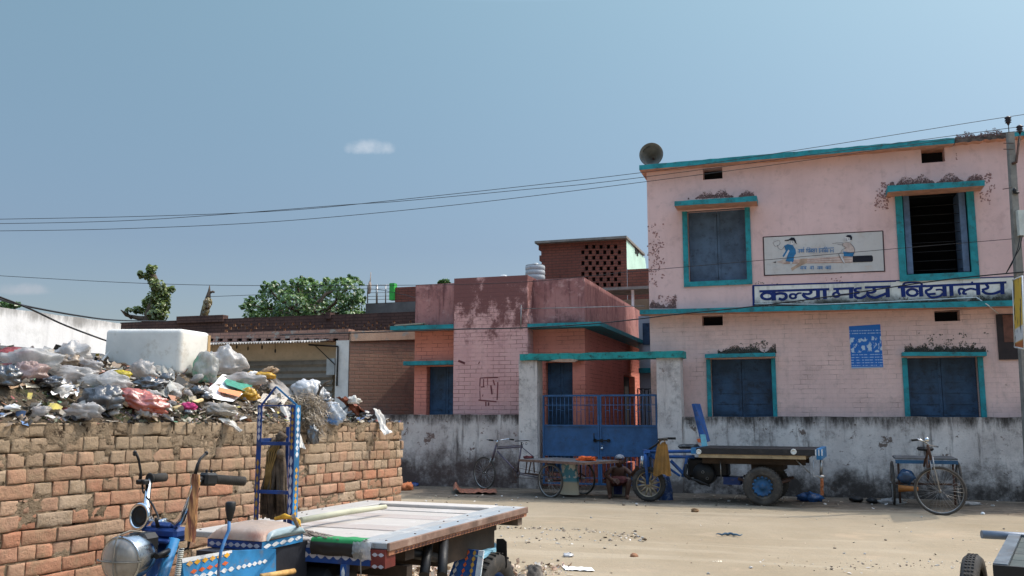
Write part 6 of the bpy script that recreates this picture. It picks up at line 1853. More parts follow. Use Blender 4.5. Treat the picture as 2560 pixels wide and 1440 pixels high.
# seat
sp0, sp1, sd0, sd1 = kp(TR(515, 1367, d=-.40)), kp(TR(657, 1377, d=-.38)), -.39, -.06
zs0, zs1 = TR(657, 1377, d=-.39).z, TR(657, 1356, d=-.39).z
mb = MB(); kbox(mb, sd0, sd1, sp0, sp1, zs0, zs1); st_ = mb.build('seat_board', PAINTBD, tk_)
mb = MB()
lens_chain(mb, K(sd0, sp0 + .01, (zs0 + zs1) / 2), K(sd0, sp1 - .01, (zs0 + zs1) / 2), UP, 8, .011, -kD, 1)
mb.quad(K(sd0, sp1 + .001, zs0), K(sd1, sp1 + .001, zs0), K(sd1, sp1 + .001, zs1), K(sd0, sp1 + .001, zs1))  # sun-facing side coloured a lighter blue than the rest of the board
lens_chain(mb, K(sd0 + .01, sp1 + .001, (zs0 + zs1) / 2 - .004), K(sd1 - .01, sp1 + .001, (zs0 + zs1) / 2 + .004), (UP + kD * .5).normalized(), 5, .012, kP, 2)
mb.build('motif', [PAINTSK, MOT, WHITEM], st_)
cz = TR(640, 1300, d=sd1).z
mb = MB()
def cush(i, j):
    u, v = i * 2 - 1, j * 2 - 1
    ex = lambda t: (abs(t) ** 3.2)
    zz_ = zs1 + .003 + (cz - zs1 + .012) * (1 - ex(u)) ** .45 * (1 - ex(v)) ** .45
    zz_ += .008 * mnoise.noise(V((u * 2, v * 2, 3))) * (1 - ex(u)) * (1 - ex(v))
    return K(sd0 + .0 + (sd1 - sd0 + .02) * (i * .98), sp0 - .005 + (sp1 - sp0 + .008) * j, zz_)
mb.grid(cush, 26, 26)
ml = Mat('seat_leather')
x, y, z = ml.xyz()
kk = ml.mix((.25, .095, .06), (.34, .235, .175), ml.rng(ml.noise(3, 5, .65), .35, .6))
kk = ml.mix(kk, (.33, .255, .205), ml.rng(z, cz - .03, cz + .0))
kk = ml.mix(kk, (.42, .35, .30), ml.math('MULTIPLY', ml.rng(ml.noise(14, 6, .75), .55, .7), .5))
SEATM = ml.out(kk, .5, 0, ml.noise(9, 5, .65, dist=1.5), .5, .012, .35)
mb.build('seat_cushion', SEATM, tk_)
mb = MB()
def cside(i, j):
    u = i * 2 - 1
    h = (cz - zs1 - .004) * (1 - abs(u) ** 4) ** .5
    return K(sd0 + .03 + (sd1 - sd0 - .02) * i, sp1 - .002 + .018 * sin(pi * j) + .004 * mnoise.noise(V((i * 6, j * 4, 1))), zs1 + .002 + h * j * .93)
mb.grid(cside, 16, 8); mb.build('cushion_side', plain('grey_blue_vinyl', (.27, .35, .38), .4, var=.2, sc=5, dirt=(.2, .2, .2), damt=.3), tk_)
# painted side panel and tank under the seat
pp = sp1 + .01
A = [TR(455, 1399, p=pp), TR(580, 1377, p=pp), TR(690, 1372, p=pp), TR(690, 1470, p=pp), TR(465, 1490, p=pp)]
mb = MB(); mb.prism(A, kP * -.02); sp_ = mb.build('side_panel', PAINTSK, tk_)
mb = MB()
q = lambda x, y: onplane(x, y, k0 + kP * (pp + .0015), kP)
mb.poly([q(455, 1396), q(580, 1375), q(580, 1382), q(456, 1408)], mi=2)
for (xa, ya, xb, yb, n, h, mi, kd_) in ((464, 1411, 576, 1386, 6, .012, 0, 'diamond'), (474, 1431, 572, 1406, 5, .010, 1, 'diamond'), (480, 1444, 586, 1421, 6, .011, 2, 'lens'), (590, 1420, 668, 1402, 6, .010, 2, 'lens')):
    lens_chain(mb, q(xa, ya), q(xb, yb), UP, n, h, kP, mi, kd_, .0008)
mb.build('motif', [YELM, ORGM, WHITEM], sp_)
mb = MB(); kbox(mb, sd0 - .1, 0, sp0 + .02, sp1 - .01, .3, zs0 - .002); mb.build('engine_case', plain('dark_case', (.02, .022, .03), .6), tk_)
mb = MB(); mb.tube([q(650, 1442), q(735, 1428)], .014, 10); mb.build('foot_peg', plain('banded_peg', (.55, .33, .12), .6, var=.4, sc=20), tk_)
# fork, yoke, handlebar
yk = TR(412, 1330, p=PC)
fd = kd(yk)
rake = (UP * 1 + kD * .28).normalized()
mb = MB(); mb.cbox(yk, .09, .20, .045, KR, bev=.012); mb.cbox(yk + UP * -.03 + kD * .0, .15, .17, .018, KR, bev=.006); mb.cbox(yk + UP * .03 - kD * .01, .05, .12, .03, KR, bev=.012); mb.build('yoke', PAINTBD, tk_)
mb = MB(); mb.tube([yk, yk - rake * .62], .034, 12); mb.build('steering_tube', PAINTB, tk_)
ax_ = yk - rake * .80 - kD * .06; ax_.z = .29
mb = MB()
for s_ in (-.085, .085): mb.tube([yk - UP * .02 + kP * s_ - kD * .03, ax_ + kP * s_], .024, 10)
mb.build('fork', PAINTSK, tk_)
trike_wheel('wheel', tk_, ax_, kP, .285, .085, .22, STEEL, 10, .045)
hr = TR(487, 1208, p=PC + .30); hl = TR(371, 1196, p=PC - .30)
hb0 = yk + UP * .045
mb = MB(); mb.tube([hb0, TR(440, 1316, p=PC + .08), TR(456, 1298, p=PC + .16), TR(476, 1240, p=PC + .26), hr, TR(505, 1199, p=PC + .30)], .0125, 10); mb.build('handlebar', CHROME, tk_)
mb = MB(); mb.tube([hb0, TR(388, 1312, p=PC - .08), TR(372, 1295, p=PC - .18), TR(366, 1260, p=PC - .24), TR(371, 1212, p=PC - .29), TR(378, 1197, p=PC - .29)], .0155, 10); mb.build('handlebar', CHROME, tk_)
g0, g1 = TR(536, 1198, p=PC + .30), TR(609, 1203, p=PC + .33)
mb = MB(); mb.tube([g0, g0.lerp(g1, .03), g0.lerp(g1, .97), g1], [.017, .020, .0195, .021], 14)
for i in range(14): mb.torus(g0.lerp(g1, .08 + .84 * i / 13), g1 - g0, .0195, .0016, 14, 4)
mb.build('grip', RUBBER, tk_)
s0_, s1_ = TR(505, 1198, p=PC + .30), TR(535, 1198, p=PC + .30)
mb = MB(); dr_ = (s1_ - s0_); L_ = dr_.length
gm_ = dr_.normalized(); rx = Matrix((gm_, gm_.cross(UP).normalized(), gm_.cross(gm_.cross(UP).normalized()))).transposed()
mb.cbox((s0_ + s1_) / 2, L_, .05, .055, rx, bev=.010)
for f in (.35, .75): mb.cbox(s0_.lerp(s1_, f) + UP * .033, .008, .012, .014, rx, bev=.003)
mb.tube([s0_ - gm_ * .03, s0_], .012, 8)
mb.build('switch_box', BLACKM, tk_)
mb = MB(); mb.tube([TR(488, 1186, p=PC + .28), TR(494, 1162, p=PC + .28), TR(501, 1147, p=PC + .28), TR(515, 1134, p=PC + .28)], [.008, .007, .006, .006], 8); mb.blob(TR(516, 1133, p=PC + .28), .009, .009, .009, nu=8, nv=6, amp=0); mb.build('mirror_stalk', BLACKM, tk_)
e0 = TR(378, 1196, p=PC - .29)
mb = MB(); mb.tube([e0 - kD * .012, e0 + kD * .09], .021, 14); mb.torus(e0 - kD * .008, kD, .021, .006, 20, 6); mb.build('grip', RUBBER, tk_)
mb = MB(); mb.cbox(TR(357, 1205, p=PC - .29), .04, .055, .022, KR, bev=.005); mb.tube([TR(342, 1203, p=PC - .29), TR(372, 1203, p=PC - .29)], .007, 6); mb.tube([TR(356, 1212, p=PC - .29), TR(357, 1228, p=PC - .29), TR(366, 1240, p=PC - .26)], .005, 6); mb.build('lever_mount', BLACKM, tk_)
mb = MB(); mb.tube([TR(351, 1198, p=PC - .29), TR(352, 1180, p=PC - .29), TR(347, 1150, p=PC - .29), TR(341, 1134, p=PC - .29)], [.009, .006, .006, .006], 8); mb.cbox(TR(337, 1133, p=PC - .29), .02, .016, .026, KR, bev=.006); mb.build('mirror_stalk', BLACKM, tk_)
hn = TR(353, 1291, p=PC - .10)
hax = (-kD + kP * -.02 + UP * .08).normalized()
mb = MB(); mb.lathe(hn, hax, [(.001, .004), (.026, .006), (.034, .010), (.036, .004), (.042, .006), (.048, .012)], 30); h_ = mb.build('horn', BLACKM, tk_)
mb = MB(); mb.torus(hn + hax * .010, hax, .052, .0075, 36, 8); mb.lathe(hn, hax, [(.052, .004), (.045, -.02), (.03, -.03), (.001, -.032)], 28); mb.build('horn_rim', CHROME, h_)
lc_ = TR(304, 1400, p=PC + .03)
lax = (-kD + kP * .10 + UP * -.05).normalized()
GLASS = Mat('lamp_glass')
GLS = GLASS.out(GLASS.mix((.14, .12, .10), (.36, .33, .29), GLASS.rng(GLASS.noise(6, 4), .3, .7)), .12, 0, GLASS.noise(60, 2, .5, sc=(1, 1, .1)), .5, .004, .6, coat=.6)
hl_ = MB(); hl_.lathe(lc_, lax, [(.095, -.002), (.098, .006), (.093, .012), (.088, .009)], 44); hl_.lathe(lc_, lax, [(.095, -.002), (.096, -.05), (.086, -.10), (.062, -.145), (.001, -.165)], 40)
H = hl_.build('headlamp', plain('tarnished_chrome', (.36, .38, .40), .22, 1.0, var=.35, sc=10, dirt=(.16, .13, .1), damt=.7, bump=.05), tk_)
mb = MB(); mb.lathe(lc_, lax, [(.089, .008), (.081, .020), (.058, .033), (.03, .040), (.001, .042)], 36); mb.build('lens', GLS, H)
mb = MB()
ly = lax.cross(UP).normalized(); lz = ly.cross(lax).normalized()
for dd in (ly, lz):
    mb.tube([lc_ + dd * (.106 * cos(a)) + lax * (.012 + .038 * sin(a)) for a in [pi * i / 14 for i in range(15)]], .0032, 6)
mb.tube([lc_ + lz * .104 + lax * .012, lc_ + lz * .11 - lax * .05, yk + UP * .0 - kD * .06], .004, 6)
mb.build('cord', plain('dusty_cord', (.20, .18, .15), .9), H)
mb = MB(); mb.cbox(lc_ - lax * .12 + UP * .03, .10, .12, .12, KR, bev=.02); mb.tube([lc_ - lax * .1 + kP * .1, yk - UP * .06 + kP * .07], .012, 6); mb.tube([lc_ - lax * .1 - kP * .1, yk - UP * .06 - kP * .07], .012, 6); mb.build('lamp_bracket', BLACKM, tk_)
mb = MB(); mb.tube([TR(366, 1242, p=PC - .2), TR(382, 1262, p=PC - .15), TR(395, 1290, p=PC - .08), TR(402, 1316, p=PC - .04)], .0045, 6); mb.tube([TR(497, 1220, p=PC + .29), TR(490, 1240, p=PC + .27), TR(488, 1290, p=PC + .22), TR(470, 1370, p=PC + .12), TR(430, 1388, p=PC + .1), TR(385, 1395, p=PC + .08), TR(368, 1398, p=PC + .05)], .0055, 6); mb.tube([TR(395, 1318, p=PC), TR(391, 1300, p=PC), TR(392, 1294, p=PC)], .009, 6)
mb.build('cable', BLACKM, tk_)
# coiled cable sleeve
mb = MB(); pts = []
for i in range(180):
    f = i / 179; b_ = TR(453 - 12 * f, 1372 + 85 * f, p=PC + .17); a_ = 2 * pi * 17 * f
    pts.append(b_ + kP * (.010 * cos(a_)) + kD * (.010 * sin(a_)))
mb.tube(pts, .0032, 5); mb.build('coil_spring', plain('pale_coil', (.55, .55, .50), .5, var=.3), tk_)
mb = MB(); mb.tube([TR(453, 1372, p=PC + .17), TR(441, 1457, p=PC + .17)], .0085, 8); mb.build('shock_rod', BLACKM, tk_)
# gear lever
mb = MB(); gp = sp1 + .09
mb.tube([TR(573, 1302, p=gp), TR(572, 1325, p=gp), TR(562, 1350, p=gp), TR(552, 1380, p=gp), TR(547, 1420, p=gp), TR(545, 1470, p=gp)], .0075, 8)
gl_ = mb.build('gear_lever', plain('chipped_lever', (.05, .17, .38), .5, var=.4, sc=9, dirt=(.5, .33, .05), damt=.9, dsc=5), tk_)
mb = MB(); c0_, c1_ = TR(577, 1254, p=gp), TR(574, 1303, p=gp); mb.tube([c0_, c0_.lerp(c1_, .06), c0_.lerp(c1_, .4), c0_.lerp(c1_, .85), c1_], [.017, .023, .022, .013, .009], 14); mb.build('knob', BLACKM, gl_)
# ladder-like painted stand behind the seat
sdp = .03
mb = MB()
def bar(a, b, w_, th, dd=sdp):
    A_, B_ = TR(*a, d=dd), TR(*b, d=dd)
    ax = (B_ - A_).normalized(); sd = ax.cross(kD).normalized()
    mb.box(A_ - sd * w_ / 2, B_ - A_, sd * w_, kD * th)
zdk = ZD + .002
pL, pR = kp(TR(645, 1150, d=sdp)), kp(TR(728, 1150, d=sdp))
zt_ = TR(690, 1013, d=sdp).z
wP = .029
kbox(mb, sdp, sdp + .004, pL - wP / 2, pL + wP / 2, zdk, zt_); kbox(mb, sdp, sdp + .004, pR - wP / 2, pR + wP / 2, zdk, zt_); kbox(mb, sdp + .0045, sdp + .05, pR + wP / 2 - .004, pR + wP / 2, zdk, zt_)
kbox(mb, sdp + .18, sdp + .184, pL - wP / 2 + .06, pL + wP / 2 + .05, zdk, zt_ - .12); kbox(mb, sdp + .02, sdp + .18, pL - wP / 2, pL - wP / 2 + .004, zt_ - .2, zt_ - .18)
for y in (1109, 1231):
    z = TR(690, y, d=sdp).z; kbox(mb, sdp + .0045, sdp + .02, pL - wP / 2, pR + wP / 2 - .005, z - .009, z + .009)
z = TR(690, 1014, d=sdp).z; kbox(mb, sdp + .0045, sdp + .009, pL, pR, z - .003, z + .003)
fr_ = mb.build('stand', PAINTBD, tk_)
mb = MB(); ap = TR(690, 967, d=sdp + .01); a_ = K(sdp + .01, pL, zt_); b_ = K(sdp + .01, pR + wP / 2, zt_)
for (s_, e_, m_) in ((a_, ap, 0), (b_, ap, 1)):
    ax = (e_ - s_).normalized(); sd = ax.cross(kD).normalized() * (1 if m_ else -1)
    mb.box(s_, e_ - s_, sd * .004, kD * (.014 if m_ else .007), mi=m_); mb.box(s_, e_ - s_, sd * -.006, kD * .003, mi=m_)
mb.build('gable', [PAINTBD, PAINTSK], fr_)
mb = MB()
lens_chain(mb, K(sdp, pL, zt_ - .01), K(sdp, pL, zt_ - .19), kP, 5, .0095, -kD, 0); lens_chain(mb, K(sdp, pL, zt_ - .29), K(sdp, pL, zdk + .05), kP, 8, .009, -kD, 1)
lens_chain(mb, K(sdp, pR, zt_ - .01), K(sdp, pR, zt_ - .24), kP, 7, .0095, -kD, 1); lens_chain(mb, K(sdp, pR, zt_ - .27), K(sdp, pR, zdk + .1), kP, 6, .0105, -kD, 0)
pf = pR + wP / 2
mb.quad(K(sdp + .006, pf + .0006, zdk), K(sdp + .05, pf + .0006, zdk), K(sdp + .05, pf + .0006, zt_), K(sdp + .006, pf + .0006, zt_), mi=2)  # sunlit flange given a lighter blue than the shaded front
lens_chain(mb, K(sdp + .028, pf, zt_ - .01), K(sdp + .028, pf, zt_ - .28), kD, 8, .013, kP, 3); lens_chain(mb, K(sdp + .028, pf, zt_ - .33), K(sdp + .028, pf, zdk + .06), kD, 9, .012, kP, 4)
mb.build('motif', [MOT, plain('ochre_faded', (.30, .17, .04), .7), PAINTSK, WHITEM, YELM], fr_)
# things lying on or hanging from the trike
ROPE = plain('old_rope', (.095, .07, .05), .95, var=.55, sc=18, bump=.8, dirt=(.2, .15, .09), damt=.7)
mb = MB(); rr = random.Random(12)
for i in range(34):
    f = rr.random(); dd = sdp + .05 + .09 * rr.random()
    xt = 690 + 22 * (f - .35); xb = 655 + 58 * f
    mb.tube([TR(xt, 1098 + rr.uniform(-6, 6), d=dd), TR(xt + (xb - xt) * .5 + rr.uniform(-5, 5), 1165, d=dd - .01), TR(xb + rr.uniform(-3, 3), 1225, d=dd - .015), TR(xb + rr.uniform(-4, 4), rr.uniform(1280, 1300), d=dd)], rr.uniform(.007, .012), 6)
mb.blob(TR(701, 1135, d=sdp + .03), .022, .025, .028, nu=10, nv=8, amp=.3, seed=4); mb.blob(TR(702, 1092, d=sdp + .05), .03, .03, .025, nu=10, nv=8, amp=.5, seed=9)
mb.build('rope_bundle', ROPE, label='hank of old brown ropes hanging inside the blue painted stand', category='rope')
mb = MB()
for i in range(5):
    x0 = 672 + 6 * i
    mb.tube([TR(700 + i, 1100, d=sdp + .06), TR(x0 - 4, 1130, d=sdp + .04), TR(665 + 3 * i, 1180, d=sdp + .04), TR(660 + 4 * i, 1235, d=sdp + .05)], .0045, 5)
mb.build('rope_bundle', plain('yellow_rope', (.24, .15, .05), .9, var=.4, sc=15), label='thin yellowish rope looped over the brown hank in the blue stand', category='rope')
YCL = plain('yellow_cloth', (.66, .36, .04), .95, var=.35, sc=16, dirt=(.4, .15, .05)); PKC = plain('coral_cloth', (.60, .18, .13), .95, var=.35, sc=16)
pf_ = lambda x, y, dd=-.02: TR(x, y, d=dd)
mb = MB()
for i in range(5): mb.tube([pf_(688 + 2 * i, 1297 - .5 * i), pf_(712, 1294 - 1.5 * i, -.03), pf_(733, 1293 + i, -.04), pf_(747 - i, 1303 + i, -.04), pf_(748 - 2 * i, 1320, -.03)], .010, 7)
mb.build('cloth', YCL, label='twisted yellow cloth tied round the foot of the blue stand', category='cloth')
mb = MB(); mb.blob(pf_(743, 1329, -.04), .022, .02, .024, amp=.5, seed=3, nu=12, nv=9); mb.blob(pf_(737, 1322, -.04), .015, .015, .014, amp=.5, seed=5, nu=10, nv=8); mb.build('cloth', PKC, label='coral pink cloth knot below the yellow cloth', category='cloth')
mb = MB(); rr = random.Random(6)
for i in range(60):
    f = rr.random(); g = f + rr.uniform(.15, .4)
    def q_(f): f = min(f, 1.05); return Gz(746 + 95 * f, 1328 + 17 * f + rr.uniform(-7, 7) * (1 - .5 * f), ZD + .008 + .02 * (1 - f) * rr.random())
    mb.tube([q_(f), q_((f + g) / 2), q_(g)], rr.uniform(.002, .005), 5)
mb.tube([Gz(733, 1290, ZD + .2), Gz(742, 1312, ZD + .1), Gz(752, 1322, ZD + .02), Gz(775, 1338, ZD + .01)], .009, 7)
mb.build('frayed_rope', plain('frayed_grey_rope', (.22, .18, .15), .95, var=.4, sc=25), label='frayed grey rope end fanned out on the deck beside the stand', category='rope')
a_, b_ = Gz(752, 1301, ZD + .03), Gz(964, 1267, ZD + .03)
mb = MB(); mb.tube([a_, a_.lerp(b_, .5) + UP * .006, b_], [.018, .019, .015], 10); mb.build('bamboo_pole', plain('pale_bamboo', (.46, .45, .33), .6, var=.2, sc=4), label='long pale greenish pole lying along the far side of the deck', category='pole')
LTH = Mat('tan_hide')
x, y, z = LTH.xyz()
kk = LTH.mix((.10, .03, .02), (.50, .27, .11), LTH.rng(LTH.noise(4, 5, .7, sc=(2.2, 2.2, .5), dist=.6), .44, .56))
LTHM = LTH.out(kk, .7, 0, LTH.noise(12, 5, .7, sc=(2, 2, .4), dist=1), .8, .015, .3)
mb = MB()
Lc = [(481, 1184, 497, 1188), (478, 1215, 494, 1222), (472, 1260, 492, 1262), (464, 1310, 491, 1315), (461, 1350, 488, 1362)]
def lea(i, j):
    f = j * (len(Lc) - 1); k_ = min(int(f), len(Lc) - 2); t_ = f - k_
    q = [Lc[k_][m] + (Lc[k_ + 1][m] - Lc[k_][m]) * t_ for m in range(4)]
    return TR(q[0] + (q[2] - q[0]) * i, q[1] + (q[3] - q[1]) * i, p=PC + .31) + kP * (.022 * sin(pi * i) + .008 * mnoise.noise(V((i * 4, j * 5, 2)))) + kD * .004 * mnoise.noise(V((i * 3, j * 9, 1)))
mb.grid(lea, 12, 30); mb.build('leather_strip', LTHM, label='long strip of brown and tan hide hanging from the trike handlebar', category='leather strip')
mb = MB()
mt0 = [(776, 1355), (922, 1366), (916, 1392), (775, 1388)]
def mat_(i, j):
    pa = kp(TR(777, 1370, d=-.03)); pb2 = kp(TR(905, 1375, d=-.03))
    p_ = pa + (pb2 - pa) * i
    if j < .3: return K(.05 - .075 * (j / .3), p_, ZD + .012 + .006 * mnoise.noise(V((i * 5, j, 2))))
    a = (j - .3) / .7
    return K(-.027 - .012 * sin(pi * a) - .004 * mnoise.noise(V((i * 6, a * 4, 1))), p_, ZD + .010 - (.085 + .01 * mnoise.noise(V((i * 4, 1, 1)))) * a)
mb.grid(mat_, 24, 18)
mtm = Mat('rubber_mat'); x, y, z = mtm.xyz()
kk = mtm.mix((.025, .02, .017), (.02, .21, .06), mtm.rng(z, ZD - .012, ZD - .002)); mtm_ = mtm.out(kk, .6, 0, mtm.noise(30, 4), .5, .006)
mb.build('rubber_mat', mtm_, loc=K(0, PC, 0), label='black rubber mat with a green top face folded over the front of the deck', category='mat')
mb = MB()
def wrap(i, j):
    pa = kp(TR(880, 1375, d=-.045)); pb2 = kp(TR(926, 1378, d=-.045)); p_ = pa + (pb2 - pa) * i
    return K(-.03 - .014 * sin(pi * j) - .014 * abs(mnoise.noise(V((i * 7, j * 5, 3)))), p_, ZD + .004 - .085 * j + .01 * mnoise.noise(V((i * 5, j * 3, 7))))
mb.grid(wrap, 16, 14); mb.build('plastic_wrap', CLEAR, label='crumpled clear plastic tied over the right end of the rubber mat', category='plastic wrap')
mb = MB(); q = TR(902, 1385, d=-.055); mb.tube([q + UP * .02, q, q - UP * .05, q - UP * .2 + kP * .01], .003, 5); mb.torus(q, -kD, .009, .0025, 14, 5); mb.torus(q - UP * .018, -kD, .008, .0025, 14, 5); mb.build('string', plain('grey_string', (.2, .18, .16), .9), label='thin grey string dangling from the plastic tied at the deck front', category='string')
# ------------------------------------------------------------------ parked carts along the wall
def vplane(xa, ya, xb, yb):
    a, b = Gz(xa, ya), Gz(xb, yb); u = (b - a); u.z = 0; u.normalize()
    n = V((u.y, -u.x, 0))
    if n.dot(CAMP - a) < 0: n = -n
    def f(x, y, off=0.0): return onplane(x, y, a + n * off, n)
    return a, b, u, n, f
def bike_wheel(name, parent, c, ax, r, rimm=None, spokes=28, tw=.030, tyre=None, label=None):
    c = V(c); a = V(ax).normalized(); x = a.orthogonal().normalized(); y = a.cross(x)
    mb = MB(); mb.torus(c, a, r - tw * .9, .011, 44, 6)
    mb.lathe(c, a, [(.001, -.05), (.018, -.05), (.024, -.03), (.016, -.02), (.016, .02), (.024, .03), (.018, .05), (.001, .05)], 12)
    for i in range(spokes):
        an = 2 * pi * i / spokes; d = x * cos(an) + y * sin(an); t = y * cos(an) - x * sin(an)
        s_ = 1 if i % 2 else -1
        mb.tube([c + a * .03 * s_ + t * .018 * (1 if i % 4 < 2 else -1), c + d * (r - tw)], .0018, 4)
    w_ = mb.build(name, rimm or STEEL, parent)
    mb = MB(); mb.torus(c, a, r - tw * .5, tw * .55, 48, 10)
    mb.build('tyre', tyre or RUBBER, w_)
    return w_
RUBD = plain('dusty_tyre', (.06, .052, .045), .9, var=.35, sc=9, dirt=(.15, .12, .09), damt=.5)
PURP = plain('faded_purple_frame', (.105, .085, .11), .5, .2, var=.3, dirt=(.07, .045, .035), damt=.6)
GREYDK = plain('grey_deck_wood', (.115, .11, .11), .8, var=.35, sc=6, dirt=(.05, .04, .035), damt=.6)
BROWND = plain('brown_deck_edge', (.17, .10, .075), .8, var=.4, sc=8)
SADDLE = plain('black_saddle', (.015, .014, .014), .5)
# --- pedal cart left of the gate
a_, b_ = Gz(1211, 1223), Gz(1376, 1246)
rv_ = b_ - a_
HW = .42
ph_ = min((i * .01 for i in range(5, 80)), key=lambda q: abs(rv_.dot(V((-sin(q), -cos(q), 0))) - HW))
u_ = V((cos(ph_), -sin(ph_), 0)); n_ = V((-sin(ph_), -cos(ph_), 0))
F = lambda x, y, off=0.0: onplane(x, y, a_ + n_ * off, n_)
pc = thing('pedal_cart', 'old purple framed pedal cart with a flat plank deck in front of the gate', 'pedal cart', (a_ + b_) / 2, atan2(u_.y, u_.x))
cf, cr = F(1211, 1182), F(1376, 1202, HW)
rf, rr_ = cf.z, cr.z
cf.z = rf
bike_wheel('wheel', pc, cf, n_, rf, spokes=28, tyre=RUBD)
bike_wheel('wheel', pc, cr + n_ * .0, n_, rr_, spokes=32, tyre=RUBD)
bike_wheel('wheel', pc, cr - n_ * (2 * HW), n_, rr_, spokes=32, tyre=RUBD)
m_ = -.36
def FF(x, y): return F(x, y, 0)
mb = MB()
for a, b, r in (((1241, 1112), (1230, 1150), .019), ((1244, 1121), (1306, 1117), .014), ((1243, 1128), (1293, 1181), .016), ((1304, 1113), (1293, 1181), .015), ((1306, 1119), (1334, 1142), .009), ((1293, 1181), (1352, 1190), .010), ((1293, 1184), (1356, 1196), .009)):
    mb.tube([FF(*a), FF(*b)], r, 8)
mb.tube([FF(1245, 1117), FF(1306, 1113)], .008, 8)
mb.build('frame', PURP, pc)
mb = MB()
for s_ in (-.045, .045): mb.tube([FF(1232, 1146) + n_ * s_, FF(1226, 1162) + n_ * s_, cf + n_ * s_ * 1.1], .010, 7)
mb.build('fork', STEEL, pc)
mb = MB(); mb.tube([FF(1241, 1112), FF(1244, 1101)], .012, 7); hb_c = FF(1244, 1101)
mb.tube([hb_c + n_ * .27 + u_ * .14 + UP * .01, hb_c + n_ * .27 - u_ * .0 + UP * .02, hb_c + n_ * .1 - u_ * .05, hb_c - n_ * .1 - u_ * .05, hb_c - n_ * .27 + UP * .02, hb_c - n_ * .27 + u_ * .14 + UP * .01], .011, 8)
mb.build('handlebar', CHROME, pc)
for s_ in (-.27, .27):
    mb = MB(); mb.tube([hb_c + n_ * s_ + u_ * .05 + UP * .015, hb_c + n_ * s_ + u_ * .16 + UP * .01], .016, 8); mb.build('grip', RUBBER, pc)
mb = MB()
sc_ = FF(1303, 1104)
mb.grid(lambda i, j: sc_ + u_ * (-.15 + .29 * i) + n_ * ((.02 + .075 * i ** 2) * (j * 2 - 1)) + UP * (.015 * i + .018 * sin(pi * j) - .004), 10, 8)
mb.torus(sc_ + u_ * .08 - UP * .035 + n_ * .05, u_, .022, .004, 12, 5); mb.torus(sc_ + u_ * .08 - UP * .035 - n_ * .05, u_, .022, .004, 12, 5)
mb.tube([sc_ - UP * .01, FF(1304, 1115)], .012, 7)
mb.build('saddle', SADDLE, pc)
mb = MB(); cc_ = FF(1293, 1181)
mb.torus(cc_ + n_ * .03, n_, .09, .006, 28, 5); mb.tube([cc_ + n_ * .05, cc_ + n_ * .06 - UP * .16 + u_ * .03], .008, 6); mb.cbox(cc_ + n_ * .1 - UP * .165 + u_ * .03, .09, .06, .02); mb.tube([cc_ - n_ * .05, cc_ - n_ * .06 + UP * .16 - u_ * .03], .008, 6); mb.tube([cc_ + n_ * .03 + UP * .09, cr + UP * .03 - n_ * .39], .004, 4); mb.tube([cc_ + n_ * .03 - UP * .09, cr - UP * .03 - n_ * .39], .004, 4)
mb.build('crankset', RUST, pc)
zd = F(1380, 1155, .46).z
ud0, ud1 = (F(1299, 1148, .46) - a_).dot(u_), (F(1459, 1160, .46) - a_).dot(u_)
A0 = V((a_.x, a_.y, 0)) 
mb = MB()
nb = 6
for i in range(nb):
    p0 = .46 - (.92) * i / nb; p1 = .46 - .92 * (i + 1) / nb + .006
    mb.box(A0 + u_ * ud0 + n_ * p1 + UP * (zd - .005), u_ * (ud1 - ud0), n_ * (p0 - p1), UP * .025)
mb.build('deck', GREYDK, pc)
mb = MB(); mb.box(A0 + u_ * (ud0 - .01) + n_ * .461 + UP * (zd - .02), u_ * (ud1 - ud0 + .02), n_ * .018, UP * .04); mb.box(A0 + u_ * (ud1 + .001) - n_ * .44 + UP * (zd - .02), u_ * .018, n_ * .9, UP * .04); mb.build('deck_edge', BROWND, pc)
mb = MB()
for x0, x1 in ((1318, 1314), (1328, 1322), (1334, 1336), (1388, 1380), (1368, 1374)): mb.tube([F(x0, 1150, .3), F(x1, 1182, .3)], .011, 6)
for o in (-.3, .3): mb.tube([F(1312, 1183, .3) + n_ * (o - .3), F(1385, 1190, .3) + n_ * (o - .3)], .012, 6); 
mb.tube([cr + n_ * .05, cr - n_ * (2 * HW + .05)], .013, 8)
for s_ in (-.06, -.78): mb.tube([cr + n_ * s_ - u_ * .12 + UP * .04, cr + n_ * s_ + UP * .09, cr + n_ * s_ + u_ * .12 + UP * .04], .011, 6); mb.tube([cr + n_ * s_, V((cr.x, cr.y, zd - .01)) + n_ * s_], .012, 6)
mb.build('undercarriage', RUST, pc)
ORC = plain('orange_cloth', (.74, .12, .025), .95, var=.4, sc=14)
mb = MB(); q = F(1467, 1143, .0); mb.blob(V((q.x, q.y, zd + .045)), .17, .13, .05, Matrix.Rotation(atan2(u_.y, u_.x), 3, 'Z'), 22, 12, .45, 2.5, 3); mb.jitter(.02, 13); mb.build('cloth', ORC, label='bright orange cloth heaped on the end of the pedal cart deck', category='cloth')
mb = MB(); q = F(1322, 1136, .05); mb.blob(V((q.x, q.y, zd + .03)), .10, .08, .03, None, 14, 9, .45, 2.5, 8); mb.build('cloth', plain('dark_red_cloth', (.10, .025, .025), .95, var=.4), label='dark red rag behind the saddle of the pedal cart', category='cloth')
mk = Mat('printed_sack'); x, y, z = mk.xyz()
kk = mk.mix((.50, .42, .30), (.10, .28, .36), mk.rng(z, .20, .24)); kk = mk.mix(kk, (.48, .40, .29), mk.rng(z, .50, .53)); kk = mk.mix(kk, (.62, .62, .58), mk.math('MULTIPLY', mk.rng(mk.noise(7, 4), .52, .56), mk.rng(z, .25, .3)))
mb = MB(); q = F(1423, 1200, .0)
